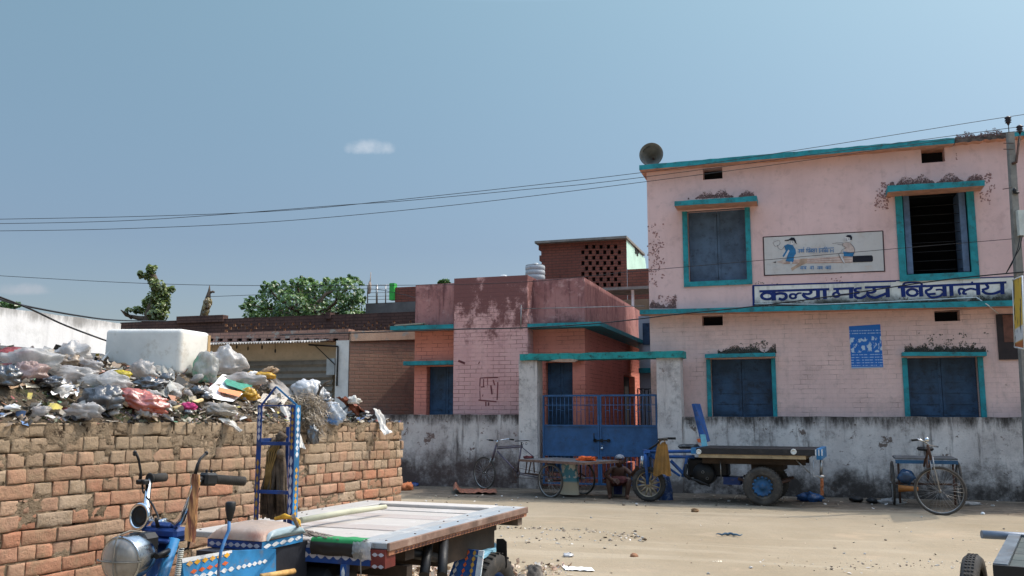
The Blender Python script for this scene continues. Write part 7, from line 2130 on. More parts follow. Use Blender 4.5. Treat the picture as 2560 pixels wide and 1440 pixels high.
def sack(i, j):
    an = 2 * pi * i; h = .05 + (zd - .1) * j
    w_ = .20 - .05 * j + .02 * sin(3 * an + 2) * (1 - j)
    return V((q.x, q.y, 0)) + u_ * (w_ * cos(an)) + n_ * (.12 * sin(an)) + UP * h + mnoise.noise_vector(V((i * 5, j * 4, 3))) * .02
mb.grid(sack, 26, 16); mb.build('sack', mk.out(kk, .8, 0, mk.noise(9, 5, .6, dist=1.5), .6, .02), label='blue and tan printed sack hanging under the pedal cart deck', category='sack')

# --- motor cargo trike right of the gate, seen from its side
a_, b_, u_, n_, F = vplane(1620, 1255, 1905, 1266)
t2 = thing('cargo_trike', 'blue motor cargo trike with a long dark flat deck parked under the school wall', 'cargo trike', (a_ + b_) / 2, atan2(u_.y, u_.x))
cf, cr = F(1620, 1211), F(1905, 1217)
tz = .09
trike_wheel('wheel', t2, cf - n_ * .05, n_, cf.z - .005, .08, cf.z * .74, plain('straw_spokes', (.30, .24, .16), .5, .3, var=.3), 12, .045)
def car_wheel(c, r, lab=None):
    mb = MB()
    mb.lathe(c, n_, [(.001, .03), (.05, .03), (.055, .015), (.11, .01), (.14, .03), (r * .47, .032)], 32)
    mb.lathe(c, n_, [(r * .47, .032), (r * .52, .02), (r * .58, .04), (r * .60, .05)], 32, mi=1)
    mb.lathe(c, n_, [(r * .60, -.07), (r * .5, -.05), (.001, -.05)], 32)
    x = V((0, 0, 1)); y = n_.cross(x)
    for i in range(14):
        an = 2 * pi * i / 14; d = x * cos(an) + y * sin(an)
        mb.lathe(c + d * r * .47 + n_ * .028, n_, [(.022, 0), (.022, .008), (.001, .01)], 8)
    w_ = mb.build('wheel', [plain('dull_hub_blue', (.02, .085, .19), .55, var=.35, dirt=(.08, .07, .06), damt=.7), RUBD], t2)
    mb = MB()
    mb.lathe(c, n_, [(r * .60, .05), (r * .63, .062), (r * .66, .055), (r * .8, .075), (r * .95, .062), (r * .99, .045), (r, 0), (r * .99, -.045), (r * .95, -.062), (r * .8, -.075), (r * .6, -.06)], 48)
    for i in range(40):
        an = 2 * pi * i / 40; d = x * cos(an) + y * sin(an); t = y * cos(an) - x * sin(an)
        mb.box(c + d * r * .985 + n_ * .01 - t * .01, n_ * .045, t * .022, d * .01); mb.box(c + d * r * .985 - n_ * .055 - t * .01, n_ * .045, t * .022, d * .01)
    mb.build('tyre', RUBD, w_)
car_wheel(cr - n_ * .08, cr.z); car_wheel(cr - n_ * 1.05, cr.z)
mb = MB(); mb.tube([cr - n_ * .1, cr - n_ * 1.0], .04, 8)
for s_ in (-.25, -.85): mb.tube([cr - u_ * .4 + n_ * s_ + UP * .1, cr + n_ * s_ - UP * .03, cr + u_ * .4 + n_ * s_ + UP * .1], .025, 6)
mb.build('axle', RUST, t2)
cfl = cf - n_ * .05
mb = MB()
for s_ in (-.07, .07): mb.tube([cfl + n_ * s_, F(1617, 1150, -.05) + n_ * s_, F(1615, 1128, -.05) + n_ * s_], .026, 8)
mb.cbox(F(1616, 1128, -.05), .09, .2, .05); mb.build('fork', PAINTB, t2)
mb = MB()
for a, b, r in (((1613, 1130), (1738, 1128), .026), ((1640, 1142), (1736, 1142), .026), ((1677, 1152), (1716, 1192), .028), ((1718, 1143), (1706, 1192), .024), ((1640, 1142), (1672, 1152), .024), ((1625, 1138), (1700, 1190), .02)): mb.tube([F(*a, -.12), F(*b, -.12)], r, 8)
mb.build('frame', PAINTB, t2)
mb = MB(); hb_c = F(1655, 1097, -.05)
mb.tube([F(1616, 1128, -.05), F(1640, 1112, -.05), hb_c], .018, 8)
mb.tube([hb_c - n_ * .3 + u_ * .12, hb_c - n_ * .25, hb_c, hb_c + n_ * .25, hb_c + n_ * .3 + u_ * .12], .014, 8); mb.build('handlebar', BLACKM, t2)
for s_ in (-.3, .3):
    mb = MB(); mb.tube([hb_c + n_ * s_ + u_ * .03, hb_c + n_ * s_ + u_ * .16], .019, 8); mb.build('grip', RUBBER, t2)
mb = MB(); mb.tube([F(1608, 1140, 0), F(1606, 1168, 0)], .011, 6); mb.tube([F(1604, 1140, 0), F(1602, 1168, 0)], .011, 6); mb.build('chrome_bars', CHROME, t2)
uA = lambda x, y=1135, o=0.0: (F(x, y, o) - a_).dot(u_)
zT, zB = F(1890, 1122).z, F(1890, 1137).z
A0 = V((a_.x, a_.y, 0))
mb = MB(); mb.box(A0 + u_ * uA(1742) - n_ * 1.2 + UP * zB, u_ * (uA(2040) - uA(1742)), n_ * 1.21, UP * (zT - zB)); mb.build('deck', plain('near_black_deck', (.022, .02, .021), .6, var=.3, sc=4, dirt=(.08, .07, .06), damt=.4), t2)
zC = F(1890, 1146.5).z
mb = MB(); mb.box(A0 + u_ * uA(1746) - n_ * 1.19 + UP * zC, u_ * (uA(2014) - uA(1746)), n_ * 1.185, UP * (zB - zC - .002)); mb.build('deck_planks', plain('cream_plank_edge', (.36, .27, .16), .8, var=.3, sc=3, dirt=(.12, .08, .05)), t2)
mb = MB(); mb.box(A0 + u_ * uA(1728) - n_ * 1.0 + UP * zB, u_ * (uA(1741) - uA(1728)), n_ * 1.02, UP * (zT - zB)); mb.build('end_rail', PAINTSK, t2); mb = MB(); mb.box(A0 + u_ * uA(2041) - n_ * 1.2 + UP * zC, u_ * (uA(2054) - uA(2041)), n_ * 1.22, UP * (zT - zC + .01)); mb.build('end_rail', PAINTSK, t2)
RFL = plain('pale_reflector', (.62, .62, .58), .3, var=.2, sc=30)
for x, r_ in ((1747, .042), (1984, .045)):
    q = F(x, 1129.5, .012); mb = MB(); mb.lathe(q, n_, [(r_, 0), (r_, .008), (r_ * .7, .012), (r_ * .65, .006), (.001, .008)], 22); mb.build('reflector', RFL, t2)
q0 = F(2047, 1130, .03)
mb = MB(); 
for d in (-.045, 0, .045): mb.cbox(q0 + u_ * d - UP * .01, .018, .012, .09, Matrix.Rotation(atan2(u_.y, u_.x), 3, 'Z'))
mb.build('painted_stripes', WHITEM, t2)
mb = MB(); mb.cbox(F(1722, 1116, -.35), .30, .34, .07, Matrix.Rotation(atan2(u_.y, u_.x), 3, 'Z'), bev=.03); mb.build('seat', plain('black_seat', (.03, .03, .032), .5, dirt=(.35, .35, .33), damt=.6), t2)
mb = MB(); A = [F(1729, 1010, -.2), F(1736, 1009, -.2), F(1762, 1105, -.2), F(1752, 1108, -.2)]; mb.prism(A, n_ * -.5)
mb.prism([F(1738, 1024, -.17), F(1742, 1024, -.17), F(1764, 1100, -.17), F(1758, 1102, -.17)], n_ * -.03)
bk = mb.build('backrest', PAINTB, t2)
mb = MB(); mb.prism([F(1750, 1086, -.16), F(1762, 1086, -.16), F(1768, 1115, -.16), F(1754, 1116, -.16)], n_ * -.04); mb.build('lower_panel', plain('aqua_panel', (.16, .44, .55), .5, var=.3), bk)
mb = MB(); mb.prism([F(1742, 1098, -.155), (F(1750, 1096, -.155)), F(1752, 1106, -.155), F(1745, 1106, -.155)], n_ * -.04); mb.build('orange_patch', ORGM, bk)
mb = MB()
mb.lathe(F(1760, 1185, -.3), n_, [(.001, .08), (.05, .08), (.17, .06), (.18, .03), (.18, -.25), (.001, -.26)], 26)
mb.cbox(F(1745, 1168, -.5), .3, .3, .32, Matrix.Rotation(atan2(u_.y, u_.x), 3, 'Z'), bev=.04); mb.cbox(F(1800, 1172, -.55), .3, .3, .24, Matrix.Rotation(atan2(u_.y, u_.x), 3, 'Z'), bev=.03)
mb.tube([F(1720, 1195, -.1), F(1745, 1202, -.1), F(1775, 1215, -.1)], .018, 8); mb.tube([F(1716, 1160, -.1), F(1712, 1186, -.1), F(1726, 1198, -.1)], .03, 8)
mb.build('engine', BLACKM, t2)
mb = MB(); mb.torus(F(1757, 1180, -.2), n_, .02, .003, 16, 5); mb.torus(F(1768, 1196, -.2), n_, .02, .003, 16, 5); mb.tube([F(1801, 1152, -.1), F(1803, 1200, -.1)], .008, 6); mb.build('engine_rings', STEEL, t2)
mb = MB(); mb.box(F(1816, 1208, -.6), u_ * .27, n_ * .3, UP * .12); mb.build('tool_box', PAINTBD, t2)
mb = MB()
mb.box(A0 + u_ * uA(1750) - n_ * .25 + UP * (zC - .1), u_ * (uA(2010) - uA(1750)), n_ * .07, UP * .098); mb.box(A0 + u_ * uA(1750) - n_ * .95 + UP * (zC - .1), u_ * (uA(2010) - uA(1750)), n_ * .07, UP * .098)
mb.box(A0 + u_ * uA(1870) - n_ * .9 + UP * (zC - .19), u_ * .5, n_ * .6, UP * .088)
mb.build('chassis', WOODD, t2)
mb = MB()
mb.tube([F(2034, 1150), F(2033, 1192), F(2046, 1190)], .009, 6); mb.tube([F(2053, 1150, -.05), F(2053, 1188, -.05)], .022, 6); mb.tube([F(1990, 1150, -.1), F(2025, 1183, -.1)], .010, 6); mb.blob(F(2054, 1192, 0), .05, .03, .03, seed=3)
mb.build('tail_frame', STEEL, t2)
mb = MB(); mb.grid(lambda i, j: F(2051 + 8 * i + 2 * mnoise.noise(V((j * 4, i, 1))), 1196 + 42 * j, .03 + .03 * mnoise.noise(V((i * 3, j * 5, 2)))), 5, 16); mb.build('rag', plain('rust_rag', (.34, .12, .05), .95, var=.4, sc=12), label='rust coloured rag trailing from the tail of the parked cargo trike', category='rag')
mb = MB()
def ybag(i, j):
    x = 1646 - 13 * j ** .6 * 1.05 + (22 + 24 * j ** .7) * i
    y = 1108 + 80 * j + 3 * sin(i * 9)
    return F(x, y, .06 + .09 * sin(pi * i) * (.3 + .7 * j) + .018 * sin(i * 26 + 2 * j) * j)
mb.grid(ybag, 26, 18)
mb.grid(lambda i, j: ybag(i, j) - n_ * (.10 * sin(pi * i)), 26, 18)
mb.tube([F(1648, 1110, .1), F(1652, 1097, .1), F(1660, 1096, .1), F(1664, 1110, .1)], .008, 6)
mb.build('shopping_bag', plain('mustard_bag', (.24, .12, .028), .7, var=.3, sc=5, dirt=(.2, .1, .03), damt=.4), label='mustard yellow shopping bag hanging from the handlebar of the parked cargo trike', category='bag')
mb = MB(); mb.tube([F(1664, 1255, -.5), F(1662, 1225, -.5), F(1658, 1195, -.5), F(1657, 1188, -.5)], [.13, .13, .11, .09], 14); mb.build('drum', plain('blue_white_drum', (.03, .07, .2), .5, var=.6, sc=4, dirt=(.4, .42, .45), damt=.7), label='small blue drum standing behind the front wheel of the parked cargo trike', category='drum')

# --- pedal cart seen from the front at the right
cw = Gz(2354, 1289); D_ = cw.y
wx = V((cos(radians(-32)), sin(radians(-32)), 0)); wx = V((.90, -.44, 0)).normalized()
wn_ = V((-wx.y, wx.x, 0))
if wn_.y > 0: wn_ = -wn_
rw_ = (P(2354, 1166, D_).z) / 2
cwc = V((cw.x, cw.y, rw_))
p3 = thing('pedal_cart', 'rusty pedal cart seen from the front with its wheel turned and a blue edged deck', 'pedal cart', cw, 0)
bike_wheel('wheel', p3, cwc, wn_, rw_, spokes=32, tw=.036, tyre=RUBD)
Q = lambda x, y, o=0.0: P(x, y, D_ + o)
mb = MB()
for s_ in (-.05, .05):
    mb.tube([Q(2331, 1140) + wn_ * s_, Q(2336, 1170) + wn_ * s_, Q(2345, 1205) + wn_ * s_, cwc + wn_ * s_], .010, 7)
mb.tube([Q(2325, 1150), Q(2331, 1190), Q(2340, 1215)], .006, 6); mb.tube([Q(2338, 1185), Q(2350, 1210)], .006, 6)
mb.build('fork', STEEL, p3)
mb = MB(); mb.tube([Q(2328, 1150), Q(2319, 1112)], .02, 8); mb.tube([Q(2322, 1125), Q(2313, 1150, .6), Q(2310, 1165, 1.0)], .016, 8); mb.tube([Q(2327, 1140), Q(2320, 1200, .5)], .016, 8); mb.tube([Q(2320, 1200, .5), Q(2316, 1120, .75)], .015, 8); mb.build('frame', RUST, p3)
mb = MB(); mb.tube([Q(2281, 1101, -.02), Q(2295, 1098, -.08), Q(2310, 1103, -.05), Q(2322, 1112), Q(2335, 1115, .06), Q(2345, 1117, .16)], .011, 8); mb.build('handlebar', CHROME, p3)
mb = MB(); mb.tube([Q(2279, 1101, -.01), Q(2296, 1099, -.08)], .016, 8); mb.build('grip', RUBBER, p3)
mb = MB(); hc_ = Q(2318, 1099, -.06); mb.lathe(hc_, V((.1, -1, .05)), [(.001, .02), (.02, .018), (.034, .005), (.03, -.02), (.015, -.045), (.001, -.05)], 18); mb.build('lamp', CHROME, p3)
mb = MB(); sc_ = Q(2313, 1122, .75); mb.cbox(sc_, .17, .25, .06, bev=.025); mb.build('saddle', SADDLE, p3)
zt3 = P(2316, 1148, D_ + 1.2).z
l3, r3 = P(2238, 1150, D_ + 1.15), P(2395, 1158, D_ + .85)
dv = (r3 - l3); dv.z = 0; bv = V((-dv.y, dv.x, 0)).normalized()
mb = MB(); mb.box(V((l3.x, l3.y, zt3)), dv, bv * .9, UP * .025); dk3 = mb.build('deck', GREYDK, p3)
mb = MB(); mb.box(V((l3.x, l3.y, zt3 - .06)) - bv * .012, dv, bv * .01, UP * .055); mb.build('deck_edge', plain('dull_blue_edge', (.03, .09, .17), .6, var=.3), dk3)
mb = MB()
for f in (.05, .93): mb.tube([V((l3.x, l3.y, 0)) + dv * f + bv * .1 + UP * .05, V((l3.x, l3.y, zt3 - .06)) + dv * f + bv * .1], .018, 6)
mb.tube([V((l3.x, l3.y, .34)) + bv * .3, V((l3.x, l3.y, .34)) + dv + bv * .3], .016, 6); mb.build('undercarriage', RUST, p3)
for f in (-.04, 1.04): bike_wheel('wheel', p3, V((l3.x, l3.y, .34)) + dv * f + bv * .35, dv, .34, spokes=24, tw=.034, tyre=RUBD)
mb = MB(); q = P(2280, 1222, D_ + 1.0); mb.tube([q - dv * .22, q + dv * .1], [.055, .03], 10); mb.build('orange_pipe', plain('dull_orange_pipe', (.34, .13, .03), .6, var=.3), label='dull orange pipe end lying across the undercarriage of the front facing pedal cart', category='pipe')
mb = MB(); mb.blob(P(2266, 1192, D_ + 1.1), .13, .1, .11, amp=.4, seed=5); mb.build('plastic_bag', bagmat('blue_bag_dim', (.05, .12, .24), 0), label='dim blue bag slung under the deck of the front facing pedal cart', category='bag')
# --- black cart entering at the bottom right
zc4 = .74
e0, e1 = Gz(2482, 1408, zc4), Gz(2522, 1335, zc4)
dv = e1 - e0; dL = dv.length; dv.normalize(); sv = V((dv.y, -dv.x, 0))
c4 = thing('hand_cart', 'black slatted hand cart with a pipe handle cut off by the bottom right corner', 'hand cart', V((e0.x, e0.y, 0)), atan2(dv.y, dv.x))
GRN = plain('dark_green_slats', (.045, .06, .055), .6, var=.3, sc=6, dirt=(.12, .11, .1), damt=.5)
IRN = plain('slate_iron', (.10, .12, .14), .5, .2, var=.35, sc=7, dirt=(.07, .05, .04), damt=.5)
mb = MB()
for i in range(5):
    f = .02 + i * (dL - .04) / 5
    mb.box(e0 + dv * f + sv * .066 - UP * .03, dv * ((dL - .04) / 5 - .008), sv * 1.0, UP * .018)
mb.build('slats', GRN, c4)
mb = MB(); mb.box(e0 - UP * .03, dv * dL, sv * .062, UP * .03); mb.box(e0 + dv * (dL + .001) - UP * .09, dv * .02, sv * 1.1, UP * .09); mb.build('side_rail', IRN, c4)
mb = MB(); mb.box(e0 - dv * .02 - UP * .11, dv * .019, sv * 1.1, UP * .105); mb.build('front_board', BLACKM, c4)
mb = MB(); mb.box(e0 - dv * .02 - UP * .72, dv * .05, sv * .05, UP * .6); mb.tube([e0 + dv * .2 + sv * .2 - UP * .12, e0 + dv * .55 + sv * .2 - UP * .38], .02, 6); mb.tube([e0 + dv * .9 + sv * .2 - UP * .12, e0 + dv * .55 + sv * .2 - UP * .38], .02, 6); mb.tube([e0 + dv * .55 - sv * .2 + UP * (.345 - zc4), e0 + dv * .55 + sv * 1.2 + UP * (.345 - zc4)], .02, 8); mb.build('undercarriage', BLACKM, c4)
h0, h1 = P(2454, 1336, e1.y + .02), P(2530, 1340, e1.y - .0)
mb = MB(); mb.tube([h0, h1, h1 + (h1 - h0) * 4], .024, 12); mb.build('pipe_handle', plain('grey_blue_pipe', (.17, .20, .25), .5, .2, var=.25, dirt=(.1, .08, .07)), c4)
wq = P(2430, 1388, e0.y + .30)
wc4 = V((wq.x, wq.y, 0)); rw4 = wq.z / 2 * 1.0
wax = sv.copy()
mb = MB(); mb.lathe(wc4 + UP * rw4, wax, [(rw4 * .82, -.03), (rw4 * .86, -.04), (rw4 * .96, -.042), (rw4, -.025), (rw4 * 1.005, 0), (rw4, .025), (rw4 * .96, .042), (rw4 * .86, .04), (rw4 * .82, .03)], 56)
x = UP; y = wax.cross(x)
for i in range(84):
    an = 2 * pi * i / 84; d = x * cos(an) + y * sin(an); t = y * cos(an) - x * sin(an)
    for s_ in (-.016, 0, .016):
        mb.box(wc4 + UP * rw4 + d * (rw4 * .999) + wax * (s_ - .006) - t * .006, wax * .010 + t * .004, t * .012, d * .006)
tw4 = mb.build('wheel', RUBBER, c4)
mb = MB(); mb.torus(wc4 + UP * rw4, wax, rw4 * .82, .014, 44, 6); mb.lathe(wc4 + UP * rw4, wax, [(.001, -.06), (.03, -.06), (.03, .06), (.001, .06)], 12)
for i in range(20):
    an = 2 * pi * i / 20; d = x * cos(an) + y * sin(an); mb.tube([wc4 + UP * rw4 + wax * (.03 if i % 2 else -.03), wc4 + UP * rw4 + d * rw4 * .82], .003, 4)
mb.build('rim', STEEL, tw4)

# ------------------------------------------------------------------ the man sitting in front of the gate
SKIN = plain('dark_skin', (.085, .042, .028), .55, var=.2, sc=5, bump=.1)
fl_, fr2 = Gz(1525, 1246), Gz(1566, 1247)
yf = (fl_.y + fr2.y) / 2
yb_ = yf + .42
J = dict(pel=P(1545, 1207, yb_), wai=P(1545, 1194, yb_ - .02), che=P(1546, 1180, yb_ - .08), nek=P(1547, 1168, yb_ - .10), nk2=P(1548, 1162, yb_ - .12), hed=P(1549, 1155, yb_ - .14), top=P(1550, 1148, yb_ - .13),
         sl=P(1530, 1172, yb_ - .09), el=P(1513, 1188, yb_ - .25), wl=P(1530, 1199, yf - .06), hl=P(1537, 1201, yf - .10),
         sr=P(1563, 1172, yb_ - .09), er=P(1580, 1187, yb_ - .22), wr=P(1589, 1175, yf + .02), hr=P(1592, 1171, yf - .02),
         hil=P(1537, 1209, yb_ - .02), knl=P(1521, 1197, yf + .04), anl=P(1525, 1240, yf + .06), tol=P(1523, 1245, yf - .08),
         hir=P(1554, 1209, yb_ - .02), knr=P(1573, 1198, yf + .04), anr=P(1567, 1241, yf + .06), tor=P(1569, 1246, yf - .08))
rad = dict(pel=.13, wai=.115, che=.13, nek=.06, nk2=.052, hed=.085, top=.075, sl=.052, el=.038, wl=.027, hl=.03, sr=.052, er=.038, wr=.027, hr=.03, hil=.085, knl=.056, anl=.036, tol=.03, hir=.085, knr=.056, anr=.036, tor=.03)
edges = [('pel', 'wai'), ('wai', 'che'), ('che', 'nek'), ('nek', 'nk2'), ('nk2', 'hed'), ('hed', 'top'), ('che', 'sl'), ('sl', 'el'), ('el', 'wl'), ('wl', 'hl'), ('che', 'sr'), ('sr', 'er'), ('er', 'wr'), ('wr', 'hr'), ('pel', 'hil'), ('hil', 'knl'), ('knl', 'anl'), ('anl', 'tol'), ('pel', 'hir'), ('hir', 'knr'), ('knr', 'anr'), ('anr', 'tor')]
vs = dict(J)
def fingers(h, w_, tag_):
    d = (J[h] - J[w_]).normalized(); s_ = d.cross(V((0, -1, .3))).normalized()
    for i, (o, L_) in enumerate(((-.030, .07), (-.010, .085), (.010, .082), (.030, .065))):
        a = f'{tag_}{i}a'; b = f'{tag_}{i}b'; c = f'{tag_}{i}c'
        vs[a] = J[h] + s_ * o + d * .025; vs[b] = vs[a] + d * L_ * .5 + V((0, -.006, -.006)); vs[c] = vs[b] + d * L_ * .35 + V((0, -.004, -.022))
        rad[a] = .011; rad[b] = .009; rad[c] = .007; edges.extend([(h, a), (a, b), (b, c)])
    a = f'{tag_}ta'; b = f'{tag_}tb'; vs[a] = J[w_].lerp(J[h], .6) + s_ * .035; vs[b] = vs[a] + s_ * .02 + d * .035; rad[a] = .012; rad[b] = .009; edges.extend([(h, a), (a, b)])
fingers('hl', 'wl', 'fl'); fingers('hr', 'wr', 'fr')
nm = list(vs)
pbase_ = V(((fl_.x + fr2.x) / 2, yf, 0))
me = bpy.data.meshes.new('person')
me.from_pydata([vs[k] - pbase_ for k in nm], [(nm.index(a), nm.index(b)) for a, b in edges], [])
po = bpy.data.objects.new('person', me); col.objects.link(po); po.location = pbase_
sk = po.modifiers.new('skin', 'SKIN')
for i, k in enumerate(nm):
    sv_ = me.skin_vertices[0].data[i]; sv_.radius = (rad[k], rad[k] * (.8 if k in ('che', 'wai', 'pel') else 1)); sv_.use_root = (k == 'pel')
ss = po.modifiers.new('sub', 'SUBSURF'); ss.levels = 2; ss.render_levels = 2
dg = bpy.context.evaluated_depsgraph_get()
me2 = bpy.data.meshes.new_from_object(po.evaluated_get(dg))
po.modifiers.clear(); po.data = me2
me2.materials.clear(); me2.materials.append(SKIN)
for p_ in me2.polygons: p_.use_smooth = True; p_.material_index = 0
FRM[po] = Matrix.Translation(pbase_)
tag(po, 'dark, thin man in a wrapped cloth sitting with knees apart before the gate', 'person')
hd = P(1549.5, 1153, yb_ - .14)
mb = MB(); mb.blob(hd + V((0, .012, .055)), .085, .092, .06, nu=18, nv=12, amp=.12, seed=3, flat=.15); mb.build('hair', plain('grey_hair', (.26, .26, .28), .9, var=.5, sc=30, bump=.8), po)
mb = MB(); fy = hd.y - .088
mb.cbox(V((hd.x, fy - .012, hd.z - .012)), .024, .035, .042, bev=.008); mb.cbox(V((hd.x, fy + .006, hd.z - .052)), .045, .02, .012, bev=.004)
for s_ in (-.032, .032): mb.blob(V((hd.x + s_, fy + .004, hd.z + .012)), .013, .008, .008, nu=8, nv=6, amp=0); mb.cbox(V((hd.x + s_ * 2.6, hd.y, hd.z - .005)), .02, .035, .06, bev=.008)
mb.build('face', SKIN, po)
MRN = plain('maroon_cloth', (.075, .02, .02), .95, var=.35, sc=12); NAVY = plain('navy_cloth', (.012, .016, .06), .95, var=.35, sc=12)
mb = MB(); mb.blob(P(1545, 1202, yf + .16), .22, .20, .075, None, 24, 14, .3, 2.5, 4); mb.jitter(.012, 14); mb.build('lap_cloth', MRN, po)
mb = MB(); mb.grid(lambda i, j: P(1534 + 22 * i - 2 * j * (i - .5), 1203 + 33 * j, yf + .10 + .05 * sin(pi * i) + .02 * mnoise.noise(V((i * 5, j * 5, 1)))), 14, 14); mb.build('wrap', NAVY, po)
q = P(1545, 1225, yb_ + .02)
mb = MB(); mb.cbox(V((q.x, q.y, .10)), .34, .24, .2, bev=.02); mb.jitter(.01, 9); mb.build('stone_block', CONC, label='low grey block under the seated man', category='block')

# ------------------------------------------------------------------ litter on the ground
def lay(name, label, cat, m, x, y, w_, d_, h_, seed, amp=.4, group=None):
    p = Gz(x, y); s_ = p.y / FPX
    mb = MB(); mb.blob(p + UP * h_ * .55, w_ * s_, d_, h_, None, 20, 12, amp, 2.3, seed, flat=.55); mb.jitter(h_ * .35, 14, seed)
    return mb.build(name, m, loc=p, label=label, category=cat)
DORC = plain('dusty_orange_cloth', (.26, .10, .06), .95, var=.45, sc=12, dirt=(.25, .18, .12))
p = Gz(1185, 1232)
mb = MB()
def oc(i, j):
    q = Gz(1133 + 108 * i, 1226 + 10 * j)
    h = .02 + .05 * abs(mnoise.noise(V((i * 6, j * 3, 2)))) + .16 * exp(-((i - .06) / .07) ** 2) * (1 - abs(j - .5))
    return V((q.x, q.y, h))
mb.grid(oc, 40, 10); mb.build('cloth', DORC, label='dusty orange cloth trodden into the earth below the pedal cart front wheel', category='cloth')
lay('cloth', 'orange scrap of cloth at the foot of the brick wall end', 'cloth', plain('orange_scrap', (.46, .15, .06), .95, var=.4, sc=12), 1016, 1226, 16, .2, .09, 3)
lay('packet', 'small blue packet lying against the stained wall', 'packet', bagmat('blue_packet', (.03, .08, .30), 0), 1037, 1215, 10, .08, .045, 4, .2)
lay('plastic_bag', 'blue plastic bag lying on the dark earth behind the parked cargo trike', 'bag', bagmat('blue_bag', (.03, .14, .38), 0), 2027, 1252, 30, .16, .085, 5)
lay('plastic_bag', 'crumpled white plastic bag lying on the sandy road', 'bag', WHTBAG, 1420, 1391, 12, .05, .022, 6)
lay('brick_piece', 'broken orange brick piece on the sandy road', 'brick piece', plain('brick_bit', (.36, .18, .10), .95, var=.4), 1586, 1393, 10, .03, .025, 7, .2)
lay('dry_leaf', 'curled brown leaf standing on the sunny road before the trike', 'leaf', plain('brown_leaf', (.24, .14, .07), .9, var=.4), 1738, 1281, 8, .05, .04, 8)
lay('shoe', 'left one of two dark shoes near the wall foot', 'shoe', BLACKM, 2140, 1253, 17, .12, .055, 9, .15)
lay('shoe', 'right one of two dark shoes near the wall foot', 'shoe', BLACKM, 2180, 1257, 12, .1, .055, 10, .15)
lay('plastic_bag', 'pale wad of plastic at the wall foot left of the front facing pedal cart', 'bag', CLEAR, 2230, 1258, 30, .14, .05, 11)
lay('plastic_bag', 'pale wad of plastic at the wall foot right of the front facing pedal cart', 'bag', CLEAR, 2425, 1262, 24, .12, .03, 12)
lay('stone', 'white stone on the sunny earth right of the turned wheel', 'stone', WHITEP, 2457, 1286, 4.5, .03, .025, 13, .2)
p = Gz(1822, 1339); mb = MB()
mb.tube([Gz(1790 + 66 * f, 1337 + 3 * f + 1.2 * sin(f * 9)) + UP * (.008 + .01 * abs(sin(f * 14))) for f in [i / 24 for i in range(25)]], [.004 + .012 * sin(pi * i / 24) for i in range(25)], 6); mb.build('rag', plain('slate_blue_rag', (.06, .12, .18), .9, var=.4), label='twisted slate blue strip of rag on the sandy road', category='rag')
mb = MB(); mb.grid(lambda i, j: Gz(1405 + 74 * i + 8 * j, 1418 + 9 * j + 3 * i) + UP * (.008 + .02 * abs(mnoise.noise(V((i * 4, j * 3, 1))))), 16, 8); mb.build('paper', PAPERW, label='flat pale sheet of paper near the bottom edge of the road', category='paper')
mb = MB(); mb.grid(lambda i, j: Gz(1780 + 26 * i, 1402 + 6 * j) + UP * (.006 + .02 * abs(mnoise.noise(V((i * 4, j * 3, 5))))), 10, 6); mb.build('paper', plain('buff_paper', (.62, .52, .40), .9), label='small buff scrap of paper farther right on the sandy road', category='paper')
# uncounted bits: pebbles, dry leaves, paper flecks
mb = MB(); rr = random.Random(31)
def gpos(x, y):
    q = Gz(x, y); q.z = gh(q.x, q.y); return q
GP = [(.55, .45, .34), (.36, .28, .2), (.42, .33, .24), (.62, .58, .52), (.26, .2, .15), (.66, .62, .58)]
def gscrap(q, sz):
    c = rr.choice(GP); g = rr.uniform(.7, 1.15)
    if rr.random() < .4: mb.blob(q + UP * sz * .3, sz, sz * rr.uniform(.5, 1), sz * .5, Matrix.Rotation(rr.uniform(0, 6), 3, 'Z'), 7, 5, .4, 2, rr.random() * 9, tuple(min(1, x * g * .7) for x in c), sm=False)
    else: 
        k = len(mb.c); scrap(mb, q + UP * sz * .35, sz, rr, flatten=.35)
        for i in range(k, len(mb.c)): mb.c[i] = tuple(min(1, x * g) for x in c)
for i in range(170):
    x = rr.uniform(1000, 2560); y = rr.uniform(1262, 1440) if rr.random() < .8 else rr.uniform(1240, 1275)
    gscrap(gpos(x, y), rr.choice((.008, .011, .015, .02)))
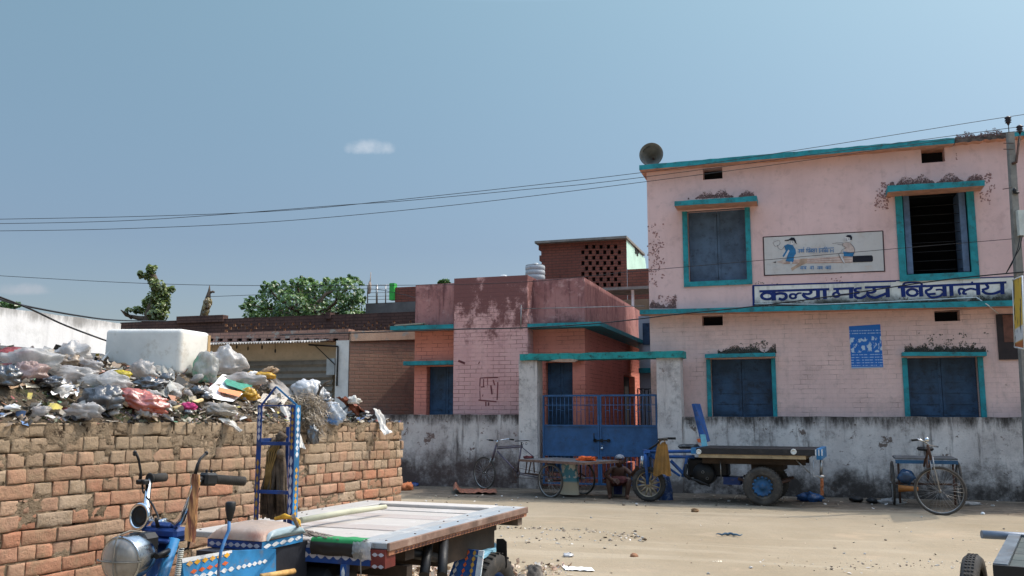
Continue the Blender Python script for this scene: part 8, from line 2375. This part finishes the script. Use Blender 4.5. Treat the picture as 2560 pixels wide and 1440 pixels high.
for i in range(120):            # broken edge of the paved strip
    f = rr.random(); x = 1240 + 360 * f; y = 1319 + 10 * f + 26 * max(0, f - .62) ** 1.3 * 2 + rr.gauss(0, 2.5)
    gscrap(gpos(x, y), rr.choice((.008, .012, .016, .022)))
for i in range(80): gscrap(gpos(rr.gauss(1370, 60), rr.gauss(1352, 9)), rr.choice((.008, .012, .02)))
for i in range(60): gscrap(gpos(rr.gauss(1560, 35), rr.gauss(1345, 7)), rr.choice((.01, .016, .024)))
for i in range(150): gscrap(gpos(rr.uniform(1900, 2560), 1402 + (rr.random() * 20 - 6) + rr.uniform(0, 14)), rr.choice((.006, .009, .013)))
for i in range(200): gscrap(gpos(rr.uniform(1030, 2560), rr.uniform(1238, 1266)), rr.choice((.012, .02, .03)))
mb.build('ground_litter', SCRAPM, loc=(0, 0, 0), label='pebbles, dry leaves and paper flecks scattered over the sandy road', category='litter', kind='stuff')
mb = MB(); rr = random.Random(55)
LP_ = [(.60, .48, .36), (.50, .34, .26), (.66, .58, .48), (.40, .26, .19), (.64, .50, .42), (.25, .17, .12), (.7, .66, .6)]
def pile(x0, x1, y0, y1, n, hmax, szs):
    for i in range(n):
        x = rr.uniform(x0, x1); y = rr.uniform(y0, y1); q = Gz(x, y)
        k = len(mb.c); scrap(mb, q + UP * rr.random() ** 2 * hmax, rr.choice(szs), rr, flatten=.9)
        c = rr.choice(LP_); g = rr.uniform(.75, 1.1)
        for j in range(k, len(mb.c)): mb.c[j] = tuple(min(1, v * g) for v in c)
pile(940, 1120, 1396, 1500, 620, .22, (.02, .035, .05))
pile(1195, 1360, 1416, 1470, 300, .05, (.015, .025, .035)); pile(1330, 1430, 1412, 1440, 90, .03, (.015, .025))
mb.build('shredded_waste', SCRAPM, loc=Gz(1020, 1430), label='spilled heap of cream and brown shreds behind the near cargo trike', category='litter', kind='stuff')
lay('cloth', 'grey striped folded cloth end poking up at the bottom edge beside the near trike wheel', 'cloth', plain('grey_striped', (.16, .14, .12), .9, var=.6, sc=14), 1336, 1452, 20, .06, .09, 15, .3)
